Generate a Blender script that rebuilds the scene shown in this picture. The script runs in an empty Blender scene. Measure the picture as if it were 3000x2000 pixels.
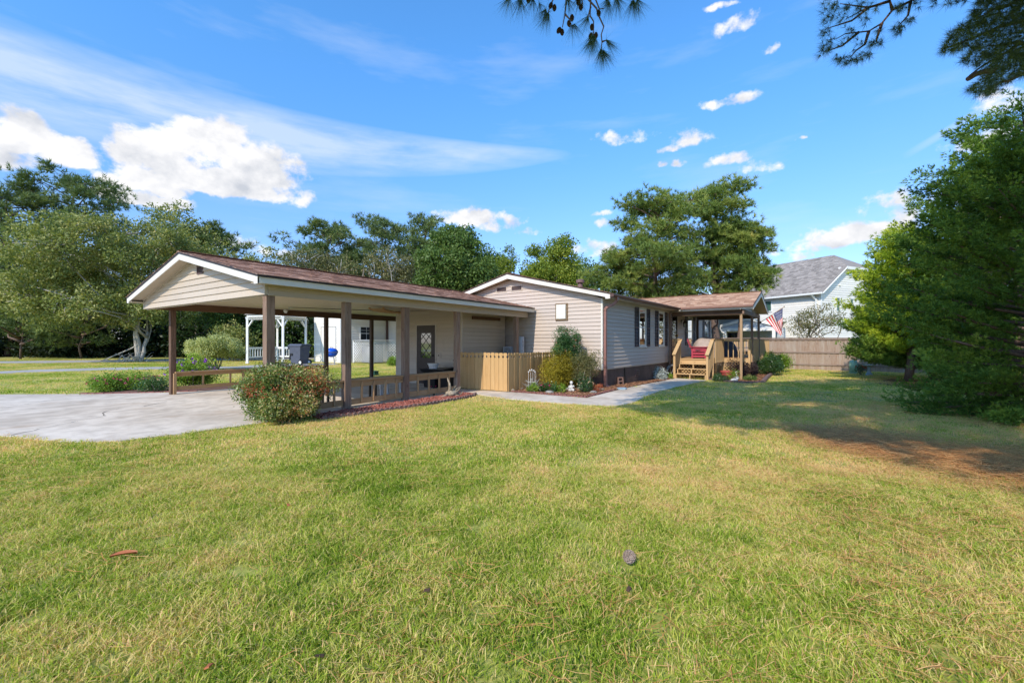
import bpy, math, random
import numpy as np
from mathutils import Matrix, Vector

R = math.radians
rnd = random.Random(7)
sc = bpy.context.scene

# ------------------------------------------------------------------ camera
CAM = np.array([-4.20, -8.52, 1.5])
FPX = 1275.0
HEAD = math.atan2(870, FPX)
FW = np.array([math.cos(HEAD), math.sin(HEAD), 0.0])
RT = np.array([math.sin(HEAD), -math.cos(HEAD), 0.0])
cd = bpy.data.cameras.new('camera')
cam = bpy.data.objects.new('camera', cd)
sc.collection.objects.link(cam)
cam.location = CAM
cam.rotation_euler = (R(90), 0, HEAD - R(90))
cd.sensor_width = 36
cd.lens = 36 * FPX / 3000
cd.shift_y = 0.0003
cd.clip_start = 0.05
cd.clip_end = 3000
sc.camera = cam

# ------------------------------------------------------------------ light
SUN_EL = 38.5
SUN_DIR = Vector((-1.0, -0.07, 0.8)).normalized()      # towards the sun
sl = bpy.data.lights.new('sun', 'SUN')
sl.energy = 2.55
sl.angle = R(0.55)
sl.color = (1.0, 0.89, 0.74)
so = bpy.data.objects.new('sun', sl)
sc.collection.objects.link(so)
so.rotation_euler = SUN_DIR.to_track_quat('Z', 'Y').to_euler()

sc.view_settings.view_transform = 'Standard'
sc.view_settings.look = 'None'
sc.view_settings.gamma = 1
sc.view_settings.use_curve_mapping = False
sc.view_settings.exposure = 0.82
sc.render.engine = 'CYCLES'
sc.cycles.max_bounces = 6
sc.cycles.diffuse_bounces = 3
sc.cycles.transparent_max_bounces = 8

world = bpy.data.worlds.new('World')
sc.world = world
world.use_nodes = True
SKY_STRENGTH = 0.15


def cam_dir(px, py):
    d = FW + RT * (px - 1500) / FPX + np.array([0, 0, 1.0]) * (1001 - py) / FPX
    return d / np.linalg.norm(d)


def azel(px, py):
    d = cam_dir(px, py)
    return math.atan2(d[1], d[0]), math.asin(d[2])


def build_world():
    nt = world.node_tree
    N, L = nt.nodes, nt.links
    N.clear()

    def node(t, **kw):
        n = N.new(t)
        for k, v in kw.items():
            setattr(n, k, v)
        return n

    def plug(sock, v):
        if isinstance(v, (int, float)):
            sock.default_value = v
        else:
            L.new(v, sock)

    def m(op, a, b=None, c=None):
        n = node('ShaderNodeMath', operation=op)
        plug(n.inputs[0], a)
        if b is not None:
            plug(n.inputs[1], b)
        if c is not None:
            plug(n.inputs[2], c)
        return n.outputs[0]

    out = node('ShaderNodeOutputWorld')
    bg = node('ShaderNodeBackground')
    bg.inputs['Strength'].default_value = SKY_STRENGTH
    sky = node('ShaderNodeTexSky', sky_type='NISHITA')
    sky.sun_disc = False
    sky.sun_elevation = R(SUN_EL)
    sky.sun_rotation = math.atan2(SUN_DIR.x, SUN_DIR.y)
    sky.air_density = 1.15
    sky.dust_density = 0.6
    sky.ozone_density = 2.6
    tc = node('ShaderNodeTexCoord')
    sep = node('ShaderNodeSeparateXYZ')
    L.new(tc.outputs['Generated'], sep.inputs[0])
    az = m('ARCTAN2', sep.outputs[1], sep.outputs[0])
    el = m('ARCSINE', sep.outputs[2])

    def noise(scale, detail, rough, vec=None, offset=(0, 0, 0), sc3=(1, 1, 1)):
        mp = node('ShaderNodeMapping')
        mp.inputs['Location'].default_value = offset
        mp.inputs['Scale'].default_value = sc3
        L.new(vec if vec is not None else tc.outputs['Generated'], mp.inputs[0])
        n = node('ShaderNodeTexNoise')
        n.inputs['Scale'].default_value = scale
        n.inputs['Detail'].default_value = detail
        n.inputs['Roughness'].default_value = rough
        L.new(mp.outputs[0], n.inputs['Vector'])
        return n.outputs['Fac']

    # cumulus: each cloud is an ellipse in azimuth / elevation broken up by noise
    clouds = [(620, 430, 150, 95), (475, 465, 190, 105), (765, 500, 165, 95), (640, 540, 330, 62), (430, 540, 150, 60),
              (60, 400, 150, 88), (190, 445, 150, 65), (20, 465, 130, 48), (420, 585, 190, 30),
              (1395, 638, 130, 40), (1450, 655, 110, 32), (1310, 640, 60, 25), (1545, 682, 40, 16),
              (2030, 415, 85, 36), (1830, 400, 100, 26), (1960, 440, 50, 18), (1985, 490, 30, 16), (1930, 490, 24, 12),
              (2225, 490, 80, 28), (2135, 472, 60, 22), (2185, 62, 100, 44), (2265, 150, 35, 24), (2130, 305, 95, 28), (2100, 10, 60, 14),
              (2490, 690, 190, 52), (2600, 640, 110, 62), (2620, 590, 90, 40), (2400, 720, 90, 25), (2950, 310, 90, 60), (2880, 420, 110, 60), (2800, 560, 110, 60),
              (700, 712, 110, 34), (820, 740, 90, 24), (1730, 735, 110, 36), (1765, 655, 40, 18), (1770, 625, 35, 10), (1650, 800, 60, 20),
              (2260, 745, 30, 18), (2340, 752, 50, 22), (2350, 410, 16, 8)]
    # thinner cover of the same kind over the rest of the sky
    for k in range(10):
        clouds.append(None)
    warpn = node('ShaderNodeTexNoise')
    warpn.inputs['Scale'].default_value = 9
    warpn.inputs['Detail'].default_value = 5
    L.new(tc.outputs['Generated'], warpn.inputs['Vector'])
    wsep = node('ShaderNodeSeparateColor')
    L.new(warpn.outputs['Color'], wsep.inputs[0])
    warpn.inputs['Roughness'].default_value = 0.6
    azw = m('ADD', az, m('MULTIPLY', m('SUBTRACT', wsep.outputs[0], 0.5), 0.09))
    elw = m('ADD', el, m('MULTIPLY', m('SUBTRACT', wsep.outputs[1], 0.5), 0.05))
    best = None
    rr = random.Random(3)
    for c in clouds:
        if c is None:
            a0 = math.atan2(FW[1], FW[0]) + R(rr.uniform(65, 295))
            e0 = R(rr.uniform(8, 40))
            aw, ew = R(rr.uniform(5, 11)), R(rr.uniform(1.5, 4))
            if a0 > math.pi:
                a0 -= 2 * math.pi
        else:
            x, y, w, h = c
            a0, e0 = azel(x, y)
            a1, _ = azel(x - w, y)
            a2, _ = azel(x + w, y)
            _, e1 = azel(x, y - h)
            _, e2 = azel(x, y + h)
            aw, ew = abs(a1 - a2) / 2, abs(e1 - e2) / 2
        dx = m('DIVIDE', m('SUBTRACT', azw, a0), aw)
        up = m('DIVIDE', m('SUBTRACT', elw, e0), ew)
        # flat bases: below the centre the falloff is quicker
        up = m('MULTIPLY', up, m('ADD', 1.0, m('MULTIPLY', m('LESS_THAN', up, 0.0), 0.45)))
        r2 = m('MULTIPLY_ADD', dx, dx, m('MULTIPLY', up, up))
        v = m('SUBTRACT', 1.0, r2)
        if c is not None and c[2] <= 110:
            v = m('SUBTRACT', m('MULTIPLY', v, 0.70), 0.02)
        elif c is not None and c[2] >= 140:
            v = m('MULTIPLY', v, 1.6)
        best = v if best is None else m('MAXIMUM', best, v)
    n1 = noise(26, 9, 0.60, sc3=(1, 1, 1.35))
    n1b = noise(26, 5, 0.60, offset=(-0.006, 0.0, 0.018), sc3=(1, 1, 1.35))
    dens = m('ADD', m('MULTIPLY', best, 0.85), m('MULTIPLY', m('SUBTRACT', n1, 0.52), 2.7))
    mr = node('ShaderNodeMapRange', interpolation_type='SMOOTHSTEP')
    plug(mr.inputs[0], dens)
    mr.inputs[1].default_value = -0.02
    mr.inputs[2].default_value = 0.75
    alpha = m('MULTIPLY', mr.outputs[0], m('GREATER_THAN', best, -1.2))
    nl1 = noise(11, 5, 0.5, sc3=(1, 1, 1.3))
    nl2 = noise(11, 5, 0.5, offset=(-0.012, 0.0, 0.045), sc3=(1, 1, 1.3))
    relief = m('ADD', m('MULTIPLY', m('SUBTRACT', nl1, nl2), 0.9), m('MULTIPLY', m('SUBTRACT', n1, n1b), 0.5))
    shade = m('ADD', 0.95, m('ADD', relief, m('MULTIPLY', best, -0.02)))
    shade = m('MINIMUM', m('MAXIMUM', shade, 0.62), 1.08)

    # cirrus: long soft bands, laid along a great sweep from upper left to the middle
    aA, eA = azel(-100, 190)
    aB, eB = azel(1650, 452)
    L_ = math.hypot(aB - aA, eB - eA)
    ux, uy = (aB - aA) / L_, (eB - eA) / L_
    da, de = m('SUBTRACT', az, aA), m('SUBTRACT', el, eA)
    along = m('ADD', m('MULTIPLY', da, ux), m('MULTIPLY', de, uy))
    across = m('ADD', m('MULTIPLY', da, -uy), m('MULTIPLY', de, ux))
    comb = node('ShaderNodeCombineXYZ')
    plug(comb.inputs[0], m('MULTIPLY', along, 1.6))
    plug(comb.inputs[1], m('MULTIPLY', across, 9.0))
    streak = noise(2.2, 7, 0.6, vec=comb.outputs[0])
    t = m('DIVIDE', m('SUBTRACT', along, L_ * 0.30), L_ * 0.72)
    width = m('SUBTRACT', 0.080, m('MULTIPLY', m('MAXIMUM', m('DIVIDE', along, L_), 0.0), 0.054))
    w = m('DIVIDE', across, width)
    band = m('SUBTRACT', 1.0, m('ADD', m('MULTIPLY', t, m('MULTIPLY', t, m('MULTIPLY', t, t))), m('MULTIPLY', w, w)))
    band = m('MAXIMUM', band, 0.0)
    cir = m('MULTIPLY', m('POWER', band, 0.8), m('MAXIMUM', m('SUBTRACT', m('MULTIPLY', streak, 2.3), 0.62), 0.0))
    comb2 = node('ShaderNodeCombineXYZ')
    plug(comb2.inputs[0], m('MULTIPLY', az, 1.3))
    plug(comb2.inputs[1], m('MULTIPLY', el, 7.0))
    wisps = noise(1.7, 6, 0.58, vec=comb2.outputs[0], offset=(3.1, 1.7, 0))
    wis = m('MULTIPLY', m('MAXIMUM', m('SUBTRACT', wisps, 0.53), 0.0), 1.2)
    wis = m('MULTIPLY', wis, m('GREATER_THAN', el, 0.0))
    # contrail at the right
    c1, d1 = azel(2655, 455)
    c2, d2 = azel(2960, 270)
    Lc = math.hypot(c2 - c1, d2 - d1)
    vx, vy = (c2 - c1) / Lc, (d2 - d1) / Lc
    al2 = m('ADD', m('MULTIPLY', m('SUBTRACT', az, c1), vx), m('MULTIPLY', m('SUBTRACT', el, d1), vy))
    ac2 = m('ADD', m('MULTIPLY', m('SUBTRACT', az, c1), -vy), m('MULTIPLY', m('SUBTRACT', el, d1), vx))
    tr = m('SUBTRACT', 1.0, m('POWER', m('ABSOLUTE', m('DIVIDE', ac2, 0.007)), 2.0))
    tt = m('DIVIDE', m('SUBTRACT', al2, Lc * 0.5), Lc * 0.55)
    tr = m('MULTIPLY', m('MAXIMUM', tr, 0.0), m('MAXIMUM', m('SUBTRACT', 1.0, m('MULTIPLY', tt, tt)), 0.0))
    thin = m('MINIMUM', m('ADD', m('MULTIPLY', m('ADD', cir, wis), 0.85), m('MULTIPLY', tr, 0.3)), 0.62)

    def mix(fac, a, b):
        n = node('ShaderNodeMix', data_type='RGBA')
        plug(n.inputs[0], fac)
        for s, v_ in ((n.inputs[6], a), (n.inputs[7], b)):
            if isinstance(v_, tuple):
                s.default_value = v_
            else:
                L.new(v_, s)
        return n.outputs[2]
    W = 0.57 / SKY_STRENGTH
    tint = node('ShaderNodeMix', data_type='RGBA', blend_type='MULTIPLY')
    tint.inputs[0].default_value = 1.0
    L.new(sky.outputs[0], tint.inputs[6])
    hz = node('ShaderNodeMapRange', interpolation_type='SMOOTHSTEP')
    plug(hz.inputs[0], el)
    hz.inputs[1].default_value = 0.0
    hz.inputs[2].default_value = 0.62
    L.new(mix(hz.outputs[0], (0.54, 0.59, 0.82, 1), (0.45, 0.88, 1.20, 1)), tint.inputs[7])
    s1 = mix(thin, tint.outputs[2], (W * 0.84, W * 0.93, W * 1.08, 1))
    cc = node('ShaderNodeCombineColor')
    sh2 = m('MULTIPLY', shade, W)
    plug(cc.inputs[0], sh2)
    plug(cc.inputs[1], m('MULTIPLY', m('ADD', m('MULTIPLY', shade, 0.90), 0.10), W))
    plug(cc.inputs[2], m('MULTIPLY', m('ADD', m('MULTIPLY', shade, 0.75), 0.27), W))
    s2 = mix(alpha, s1, cc.outputs[0])
    L.new(s2, bg.inputs['Color'])
    L.new(bg.outputs[0], out.inputs[0])


build_world()

# ------------------------------------------------------------------ materials
MATS = {}


class NT:
    def __init__(self, name, rough=0.6, spec=0.35, metallic=0.0):
        self.m = bpy.data.materials.new(name)
        self.m.use_nodes = True
        self.nt = self.m.node_tree
        self.N, self.L = self.nt.nodes, self.nt.links
        self.b = self.N['Principled BSDF']
        self.b.inputs['Roughness'].default_value = rough
        self.b.inputs['Specular IOR Level'].default_value = spec
        self.b.inputs['Metallic'].default_value = metallic
        MATS[name] = self.m

    def n(self, t, **kw):
        n = self.N.new(t)
        for k, v in kw.items():
            setattr(n, k, v)
        return n

    def plug(self, s, v):
        if isinstance(v, (int, float)):
            s.default_value = v
        elif isinstance(v, (tuple, list)):
            s.default_value = (*v, 1) if len(v) == 3 and s.type == 'RGBA' else v
        else:
            self.L.new(v, s)

    def math(self, op, a, b=0.0):
        n = self.n('ShaderNodeMath', operation=op)
        self.plug(n.inputs[0], a)
        self.plug(n.inputs[1], b)
        return n.outputs[0]

    def coord(self, kind='Object', scale=(1, 1, 1), loc=(0, 0, 0)):
        mp = self.n('ShaderNodeMapping')
        mp.inputs['Scale'].default_value = scale
        mp.inputs['Location'].default_value = loc
        if kind == 'World':
            g = self.n('ShaderNodeNewGeometry')
            self.L.new(g.outputs['Position'], mp.inputs[0])
        else:
            g = self.n('ShaderNodeTexCoord')
            self.L.new(g.outputs[kind], mp.inputs[0])
        return mp.outputs[0]

    def noise(self, scale, detail=4, rough=0.55, kind='Object', sc3=(1, 1, 1), loc=(0, 0, 0), out='Fac'):
        n = self.n('ShaderNodeTexNoise')
        n.inputs['Scale'].default_value = scale
        n.inputs['Detail'].default_value = detail
        n.inputs['Roughness'].default_value = rough
        self.L.new(self.coord(kind, sc3, loc), n.inputs['Vector'])
        return n.outputs[out]

    def ramp(self, fac, stops):
        r = self.n('ShaderNodeValToRGB')
        self.L.new(fac, r.inputs[0])
        el = r.color_ramp.elements
        while len(el) < len(stops):
            el.new(0.5)
        for e, (p, c) in zip(el, stops):
            e.position = p
            e.color = (*c, 1)
        return r.outputs[0]

    def mix(self, fac, a, b, blend='MIX'):
        n = self.n('ShaderNodeMix', data_type='RGBA', blend_type=blend)
        self.plug(n.inputs[0], fac)
        self.plug(n.inputs[6], a)
        self.plug(n.inputs[7], b)
        return n.outputs[2]

    def rng(self, v, a, b, c=0.0, d=1.0):
        n = self.n('ShaderNodeMapRange')
        self.plug(n.inputs[0], v)
        n.inputs[1].default_value, n.inputs[2].default_value = a, b
        n.inputs[3].default_value, n.inputs[4].default_value = c, d
        return n.outputs[0]

    def attr(self, name):
        a = self.n('ShaderNodeAttribute', attribute_name=name)
        return a.outputs['Fac']

    def rand(self):
        return self.n('ShaderNodeObjectInfo').outputs['Random']

    def color(self, c):
        self.plug(self.b.inputs['Base Color'], c)

    def bump(self, h, strength=0.3, dist=0.01):
        b = self.n('ShaderNodeBump')
        b.inputs['Strength'].default_value = strength
        b.inputs['Distance'].default_value = dist
        self.L.new(h, b.inputs['Height'])
        self.L.new(b.outputs[0], self.b.inputs['Normal'])

    def translucent(self, col, fac):
        t = self.n('ShaderNodeBsdfTranslucent')
        self.plug(t.inputs[0], col)
        mx = self.n('ShaderNodeMixShader')
        mx.inputs[0].default_value = fac
        self.L.new(self.b.outputs[0], mx.inputs[1])
        self.L.new(t.outputs[0], mx.inputs[2])
        out = [n for n in self.N if n.type == 'OUTPUT_MATERIAL'][0]
        self.L.new(mx.outputs[0], out.inputs[0])


def mul(c, k):
    return tuple(min(1, x * k) for x in c)


def m_plain(name, c, rough=0.6, spec=0.35, metallic=0.0, var=0.12, scale=6, bump=0.0):
    t = NT(name, rough, spec, metallic)
    f = t.noise(scale, 5)
    f2 = t.noise(scale * 9, 3, loc=(3, 1, 2))
    base = t.ramp(f, [(0.3, mul(c, 1 - var)), (0.7, mul(c, 1 + var))])
    t.color(t.mix(t.rng(f2, 0.3, 0.7, 0.0, 0.25), base, mul(c, 1 - 2 * var)))
    if bump:
        t.bump(f2, bump, 0.005)
    return t.m


def m_siding(name, c, dirt=(0.30, 0.24, 0.18), amt=0.25):
    t = NT(name, 0.45, 0.4)
    f = t.noise(1.3, 4, sc3=(0.5, 0.5, 1.5), kind='World')
    r = t.rand()
    base = t.mix(t.rng(r, 0, 1, 0, 1), mul(c, 0.93), mul(c, 1.05))
    f2 = t.noise(7, 6, 0.65, kind='World', sc3=(1, 1, 0.35))
    d = t.mix(t.math('MULTIPLY', t.rng(f2, 0.52, 0.78), amt), base, dirt)
    t.color(t.mix(t.rng(f, 0.35, 0.7, 0, 0.10), d, mul(c, 0.8)))
    g = t.noise(40, 3, kind='World', sc3=(0.3, 0.3, 4))
    t.bump(g, 0.06, 0.004)
    return t.m


def m_wood(name, c1, c2, c3, axis=2, rough=0.75, knots=True):
    """axis: the grain direction in object space"""
    t = NT(name, rough, 0.25)
    s = [16, 16, 16]
    s[axis] = 0.9
    rr = t.rand()
    off = t.n('ShaderNodeCombineXYZ')
    t.plug(off.inputs[0], t.math('MULTIPLY', rr, 37.0))
    t.plug(off.inputs[1], t.math('MULTIPLY', rr, 11.0))
    add = t.n('ShaderNodeVectorMath', operation='ADD')
    t.L.new(t.coord('Object', tuple(s)), add.inputs[0])
    t.L.new(off.outputs[0], add.inputs[1])
    n = t.n('ShaderNodeTexNoise')
    n.inputs['Scale'].default_value = 2.2
    n.inputs['Detail'].default_value = 7
    n.inputs['Roughness'].default_value = 0.65
    n.inputs['Distortion'].default_value = 0.6
    t.L.new(add.outputs[0], n.inputs['Vector'])
    grain = t.ramp(n.outputs['Fac'], [(0.28, c3), (0.48, c1), (0.72, c2)])
    big = t.noise(1.1, 4, kind='World')
    g2 = t.mix(t.rng(big, 0.4, 0.65, 0, 0.5), grain, mul(c2, 0.85))
    g3 = t.mix(t.rng(rr, 0, 1, 0, 0.45), g2, mul(c3, 1.3))
    if knots:
        v = t.n('ShaderNodeTexVoronoi')
        v.inputs['Scale'].default_value = 1.0
        s2 = [7, 7, 7]
        s2[axis] = 2.2
        t.L.new(t.coord('World', tuple(s2)), v.inputs['Vector'])
        g3 = t.mix(t.rng(v.outputs['Distance'], 0.06, 0.13, 0.75, 0), g3, mul(c3, 0.35))
    t.color(g3)
    t.bump(n.outputs['Fac'], 0.35, 0.006)
    return t.m


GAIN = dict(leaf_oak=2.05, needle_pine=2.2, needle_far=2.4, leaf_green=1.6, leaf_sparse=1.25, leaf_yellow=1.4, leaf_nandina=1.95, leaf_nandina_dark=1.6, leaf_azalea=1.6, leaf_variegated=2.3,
            leaf_silver=1.0, twig_grey=1.0, needle_near=3.2, leaf_cedar=3.4, leaf_cedar_sunlit=2.3, leaf_dark=0.9, leaf_flowerbed=2.1)


def m_leaf(name, stops, trans=0.25, rough=0.5, spec=0.3, big=0.3):
    stops = [(p, tuple(min(0.85, q * GAIN.get(name, 1.25)) for q in c_)) for p, c_ in stops]
    t = NT(name, rough, spec)
    f = t.attr('tint')
    nz = t.noise(0.9, 3, kind='World')
    k = t.math('ADD', t.math('MULTIPLY', f, 1 - big), t.math('MULTIPLY', t.rng(nz, 0.3, 0.7), big))
    c = t.ramp(k, stops)
    t.color(c)
    t.translucent(t.mix(1.0, c, (1.2, 1.25, 0.6), 'MULTIPLY'), trans)
    return t.m


def m_shingle(name, dark, mid, light):
    t = NT(name, 0.9, 0.12)
    f = t.attr('tint')
    nz = t.noise(70, 3, 0.7, kind='World')
    k = t.math('ADD', t.math('MULTIPLY', f, 0.75), t.math('MULTIPLY', nz, 0.3))
    c = t.ramp(k, [(0.1, dark), (0.5, mid), (0.95, light)])
    st = t.noise(0.6, 3, kind='World')
    t.color(t.mix(t.rng(st, 0.45, 0.75, 0, 0.25), c, mul(mid, 0.6)))
    t.bump(nz, 0.4, 0.004)
    return t.m


TAN = (0.52, 0.43, 0.335)
m_siding('siding_tan', TAN, amt=0.22)
m_siding('siding_house', (0.53, 0.445, 0.385), amt=0.16)
m_siding('siding_white', (0.82, 0.785, 0.73), dirt=(0.5, 0.5, 0.5), amt=0.15)
m_siding('siding_bluegrey', (0.42, 0.47, 0.54), amt=0.1)
m_plain('trim_white', (0.69, 0.65, 0.59), 0.4, var=0.06, scale=2)
m_plain('paint_white', (0.80, 0.80, 0.79), 0.45, var=0.06, scale=2)
m_plain('paint_grey_top', (0.45, 0.45, 0.45), 0.5)
m_plain('trim_tan', (0.53, 0.45, 0.37), 0.45, var=0.07, scale=2)
m_plain('metal_brown', (0.105, 0.055, 0.045), 0.38, 0.5, var=0.15)
m_plain('downspout_brown', (0.27, 0.135, 0.115), 0.4, 0.5, var=0.12)
m_plain('drip_edge', (0.035, 0.024, 0.022), 0.5)
m_plain('gutter_tan', (0.36, 0.20, 0.16), 0.4, 0.5, var=0.1)
m_plain('shutter_dark', (0.045, 0.035, 0.045), 0.45)
m_plain('skirting', (0.135, 0.085, 0.065), 0.75, var=0.25, scale=2)
m_plain('door_brown', (0.055, 0.035, 0.03), 0.4)
m_plain('iron_black', (0.012, 0.012, 0.013), 0.45)
m_plain('plastic_black', (0.015, 0.015, 0.017), 0.35)
m_plain('rubber_black', (0.02, 0.02, 0.02), 0.8)
m_plain('plastic_grey', (0.085, 0.095, 0.125), 0.42, var=0.1)
m_plain('plastic_white', (0.72, 0.72, 0.72), 0.35)
m_plain('metal_galv', (0.45, 0.46, 0.47), 0.35, metallic=0.6)
m_plain('tank_grey', (0.42, 0.45, 0.50), 0.4, var=0.15, scale=3)
m_plain('plastic_blue', (0.01, 0.09, 0.55), 0.25)
m_plain('plastic_green', (0.02, 0.17, 0.10), 0.35)
m_plain('tank_green', (0.36, 0.58, 0.44), 0.5, var=0.25, scale=4)
m_plain('box_green', (0.03, 0.10, 0.075), 0.5)
m_plain('pot_red', (0.42, 0.09, 0.075), 0.5, var=0.15)
m_plain('chair_red', (0.40, 0.045, 0.075), 0.42, var=0.1)
m_plain('cloth_tan', (0.42, 0.35, 0.32), 0.8, var=0.12)
m_plain('cloth_slate', (0.075, 0.085, 0.13), 0.7, var=0.12)
m_plain('cushion_dark', (0.06, 0.05, 0.06), 0.8)
m_plain('statue_white', (0.62, 0.60, 0.57), 0.7, var=0.2, scale=14, bump=0.3)
m_plain('birdbath_blue', (0.35, 0.47, 0.55), 0.55, var=0.2)
m_plain('stone_grey', (0.30, 0.28, 0.25), 0.85, var=0.25, scale=9, bump=0.5)
m_plain('block_brown', (0.20, 0.12, 0.10), 0.85, var=0.2, scale=12, bump=0.4)
m_plain('edging_brown', (0.20, 0.13, 0.12), 0.85, var=0.3, scale=8, bump=0.4)
m_plain('edging_red', (0.24, 0.10, 0.09), 0.85, var=0.3, scale=8, bump=0.4)
m_plain('foundation_blue', (0.13, 0.16, 0.22), 0.8)
m_plain('driftwood', (0.36, 0.30, 0.22), 0.8, var=0.35, scale=15, bump=0.5)
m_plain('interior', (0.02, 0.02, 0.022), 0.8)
m_plain('blinds', (0.62, 0.62, 0.64), 0.5)
m_plain('vent_brown', (0.16, 0.10, 0.095), 0.6)
m_plain('mesh_dark', (0.03, 0.028, 0.03), 0.7)
m_plain('board_white', (0.72, 0.69, 0.63), 0.3, var=0.03)
m_plain('frame_bronze', (0.20, 0.13, 0.07), 0.45)
m_plain('soffit', (0.50, 0.41, 0.31), 0.5, var=0.05)
m_plain('hose', (0.32, 0.32, 0.32), 0.5)
m_plain('flag_red', (0.62, 0.015, 0.025), 0.75, var=0.06)
m_plain('flag_white', (0.80, 0.80, 0.80), 0.75, var=0.04)
m_plain('flag_blue', (0.02, 0.03, 0.14), 0.75, var=0.06)
m_plain('brass', (0.55, 0.35, 0.12), 0.35, metallic=0.8)
m_plain('cone_brown', (0.09, 0.05, 0.03), 0.8, var=0.3, scale=60, bump=0.6)
m_plain('cone_grey', (0.34, 0.26, 0.21), 0.85, var=0.35, scale=60, bump=0.6)
m_plain('dead_leaf', (0.42, 0.13, 0.05), 0.6, var=0.15, scale=20)
m_plain('asphalt', (0.40, 0.375, 0.35), 0.9, var=0.1, scale=0.6)

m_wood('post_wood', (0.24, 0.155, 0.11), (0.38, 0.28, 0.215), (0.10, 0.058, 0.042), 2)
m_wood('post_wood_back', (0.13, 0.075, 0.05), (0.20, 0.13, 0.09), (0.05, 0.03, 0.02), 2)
m_wood('beam_wood', (0.15, 0.075, 0.04), (0.22, 0.13, 0.075), (0.07, 0.035, 0.02), 0)
m_wood('rail_wood', (0.42, 0.26, 0.13), (0.52, 0.35, 0.19), (0.27, 0.15, 0.075), 0)
m_wood('rail_wood_v', (0.42, 0.26, 0.13), (0.52, 0.35, 0.19), (0.27, 0.15, 0.075), 2)
m_wood('deck_wood', (0.55, 0.37, 0.185), (0.62, 0.44, 0.24), (0.40, 0.24, 0.11), 2, knots=False)
m_wood('deck_wood_h', (0.55, 0.37, 0.185), (0.62, 0.44, 0.24), (0.40, 0.24, 0.11), 1, knots=False)
m_wood('porch_post', (0.40, 0.27, 0.15), (0.48, 0.34, 0.20), (0.26, 0.16, 0.09), 2, knots=False)
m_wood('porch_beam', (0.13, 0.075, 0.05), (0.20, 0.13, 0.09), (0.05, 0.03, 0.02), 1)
m_wood('picket_wood', (0.54, 0.34, 0.15), (0.62, 0.42, 0.21), (0.38, 0.22, 0.09), 2, knots=False)
m_wood('old_fence', (0.35, 0.26, 0.20), (0.46, 0.41, 0.36), (0.20, 0.11, 0.07), 2)
m_wood('old_fence_h', (0.27, 0.19, 0.15), (0.36, 0.30, 0.26), (0.14, 0.09, 0.07), 1)
m_wood('bark_pale', (0.40, 0.37, 0.33), (0.55, 0.53, 0.48), (0.13, 0.115, 0.10), 2, knots=False)
m_wood('bark_pine', (0.17, 0.11, 0.085), (0.27, 0.19, 0.15), (0.05, 0.035, 0.03), 2, knots=False)
m_wood('bark_grey', (0.20, 0.17, 0.14), (0.30, 0.27, 0.23), (0.08, 0.065, 0.055), 2, knots=False)

m_shingle('shingle_brown', (0.20, 0.10, 0.068), (0.42, 0.235, 0.16), (0.66, 0.42, 0.31))
m_shingle('shingle_tan', (0.28, 0.15, 0.095), (0.44, 0.26, 0.17), (0.62, 0.42, 0.29))
m_shingle('shingle_grey', (0.20, 0.175, 0.155), (0.30, 0.265, 0.235), (0.40, 0.35, 0.31))

G = lambda *a: a
m_leaf('leaf_oak', [(0.0, (0.04, 0.055, 0.015)), (0.45, (0.11, 0.13, 0.035)), (0.8, (0.21, 0.20, 0.07)), (1.0, (0.30, 0.18, 0.09))], 0.3)
m_leaf('leaf_green', [(0.0, (0.025, 0.055, 0.012)), (0.5, (0.07, 0.115, 0.025)), (1.0, (0.15, 0.19, 0.05))], 0.28)
m_leaf('leaf_sparse', [(0.0, (0.07, 0.08, 0.03)), (0.5, (0.15, 0.15, 0.06)), (0.85, (0.24, 0.20, 0.09)), (1.0, (0.30, 0.13, 0.07))], 0.3)
m_leaf('leaf_yellow', [(0.0, (0.05, 0.09, 0.012)), (0.5, (0.15, 0.20, 0.025)), (1.0, (0.32, 0.33, 0.05))], 0.35)
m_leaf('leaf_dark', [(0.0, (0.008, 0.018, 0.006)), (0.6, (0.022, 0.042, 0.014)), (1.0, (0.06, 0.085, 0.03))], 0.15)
m_leaf('needle_far', [(0.0, (0.025, 0.045, 0.018)), (0.5, (0.06, 0.085, 0.028)), (0.9, (0.12, 0.14, 0.045)), (1.0, (0.22, 0.13, 0.05))], 0.2)
m_leaf('needle_pine', [(0.0, (0.025, 0.05, 0.014)), (0.45, (0.075, 0.11, 0.024)), (0.8, (0.17, 0.19, 0.045)), (1.0, (0.30, 0.19, 0.05))], 0.25)
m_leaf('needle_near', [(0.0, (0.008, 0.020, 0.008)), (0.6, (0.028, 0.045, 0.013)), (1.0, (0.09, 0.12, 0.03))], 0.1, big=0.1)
m_leaf('leaf_cedar', [(0.0, (0.014, 0.032, 0.007)), (0.45, (0.042, 0.075, 0.013)), (0.85, (0.10, 0.135, 0.020)), (1.0, (0.17, 0.18, 0.045))], 0.25)
m_leaf('leaf_cedar_sunlit', [(0.0, (0.05, 0.09, 0.01)), (0.5, (0.17, 0.22, 0.02)), (1.0, (0.38, 0.40, 0.045))], 0.35)  # cedar leaf turned golden: the sunlight is put into its colour
m_leaf('leaf_nandina', [(0.0, (0.012, 0.03, 0.008)), (0.38, (0.065, 0.105, 0.02)), (0.62, (0.20, 0.21, 0.07)), (0.76, (0.30, 0.19, 0.09)), (1.0, (0.40, 0.09, 0.06))], 0.25, spec=0.6, rough=0.35, big=0.25)
m_leaf('leaf_red', [(0.0, (0.25, 0.03, 0.02)), (0.5, (0.40, 0.09, 0.05)), (1.0, (0.40, 0.22, 0.08))], 0.3)
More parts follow.
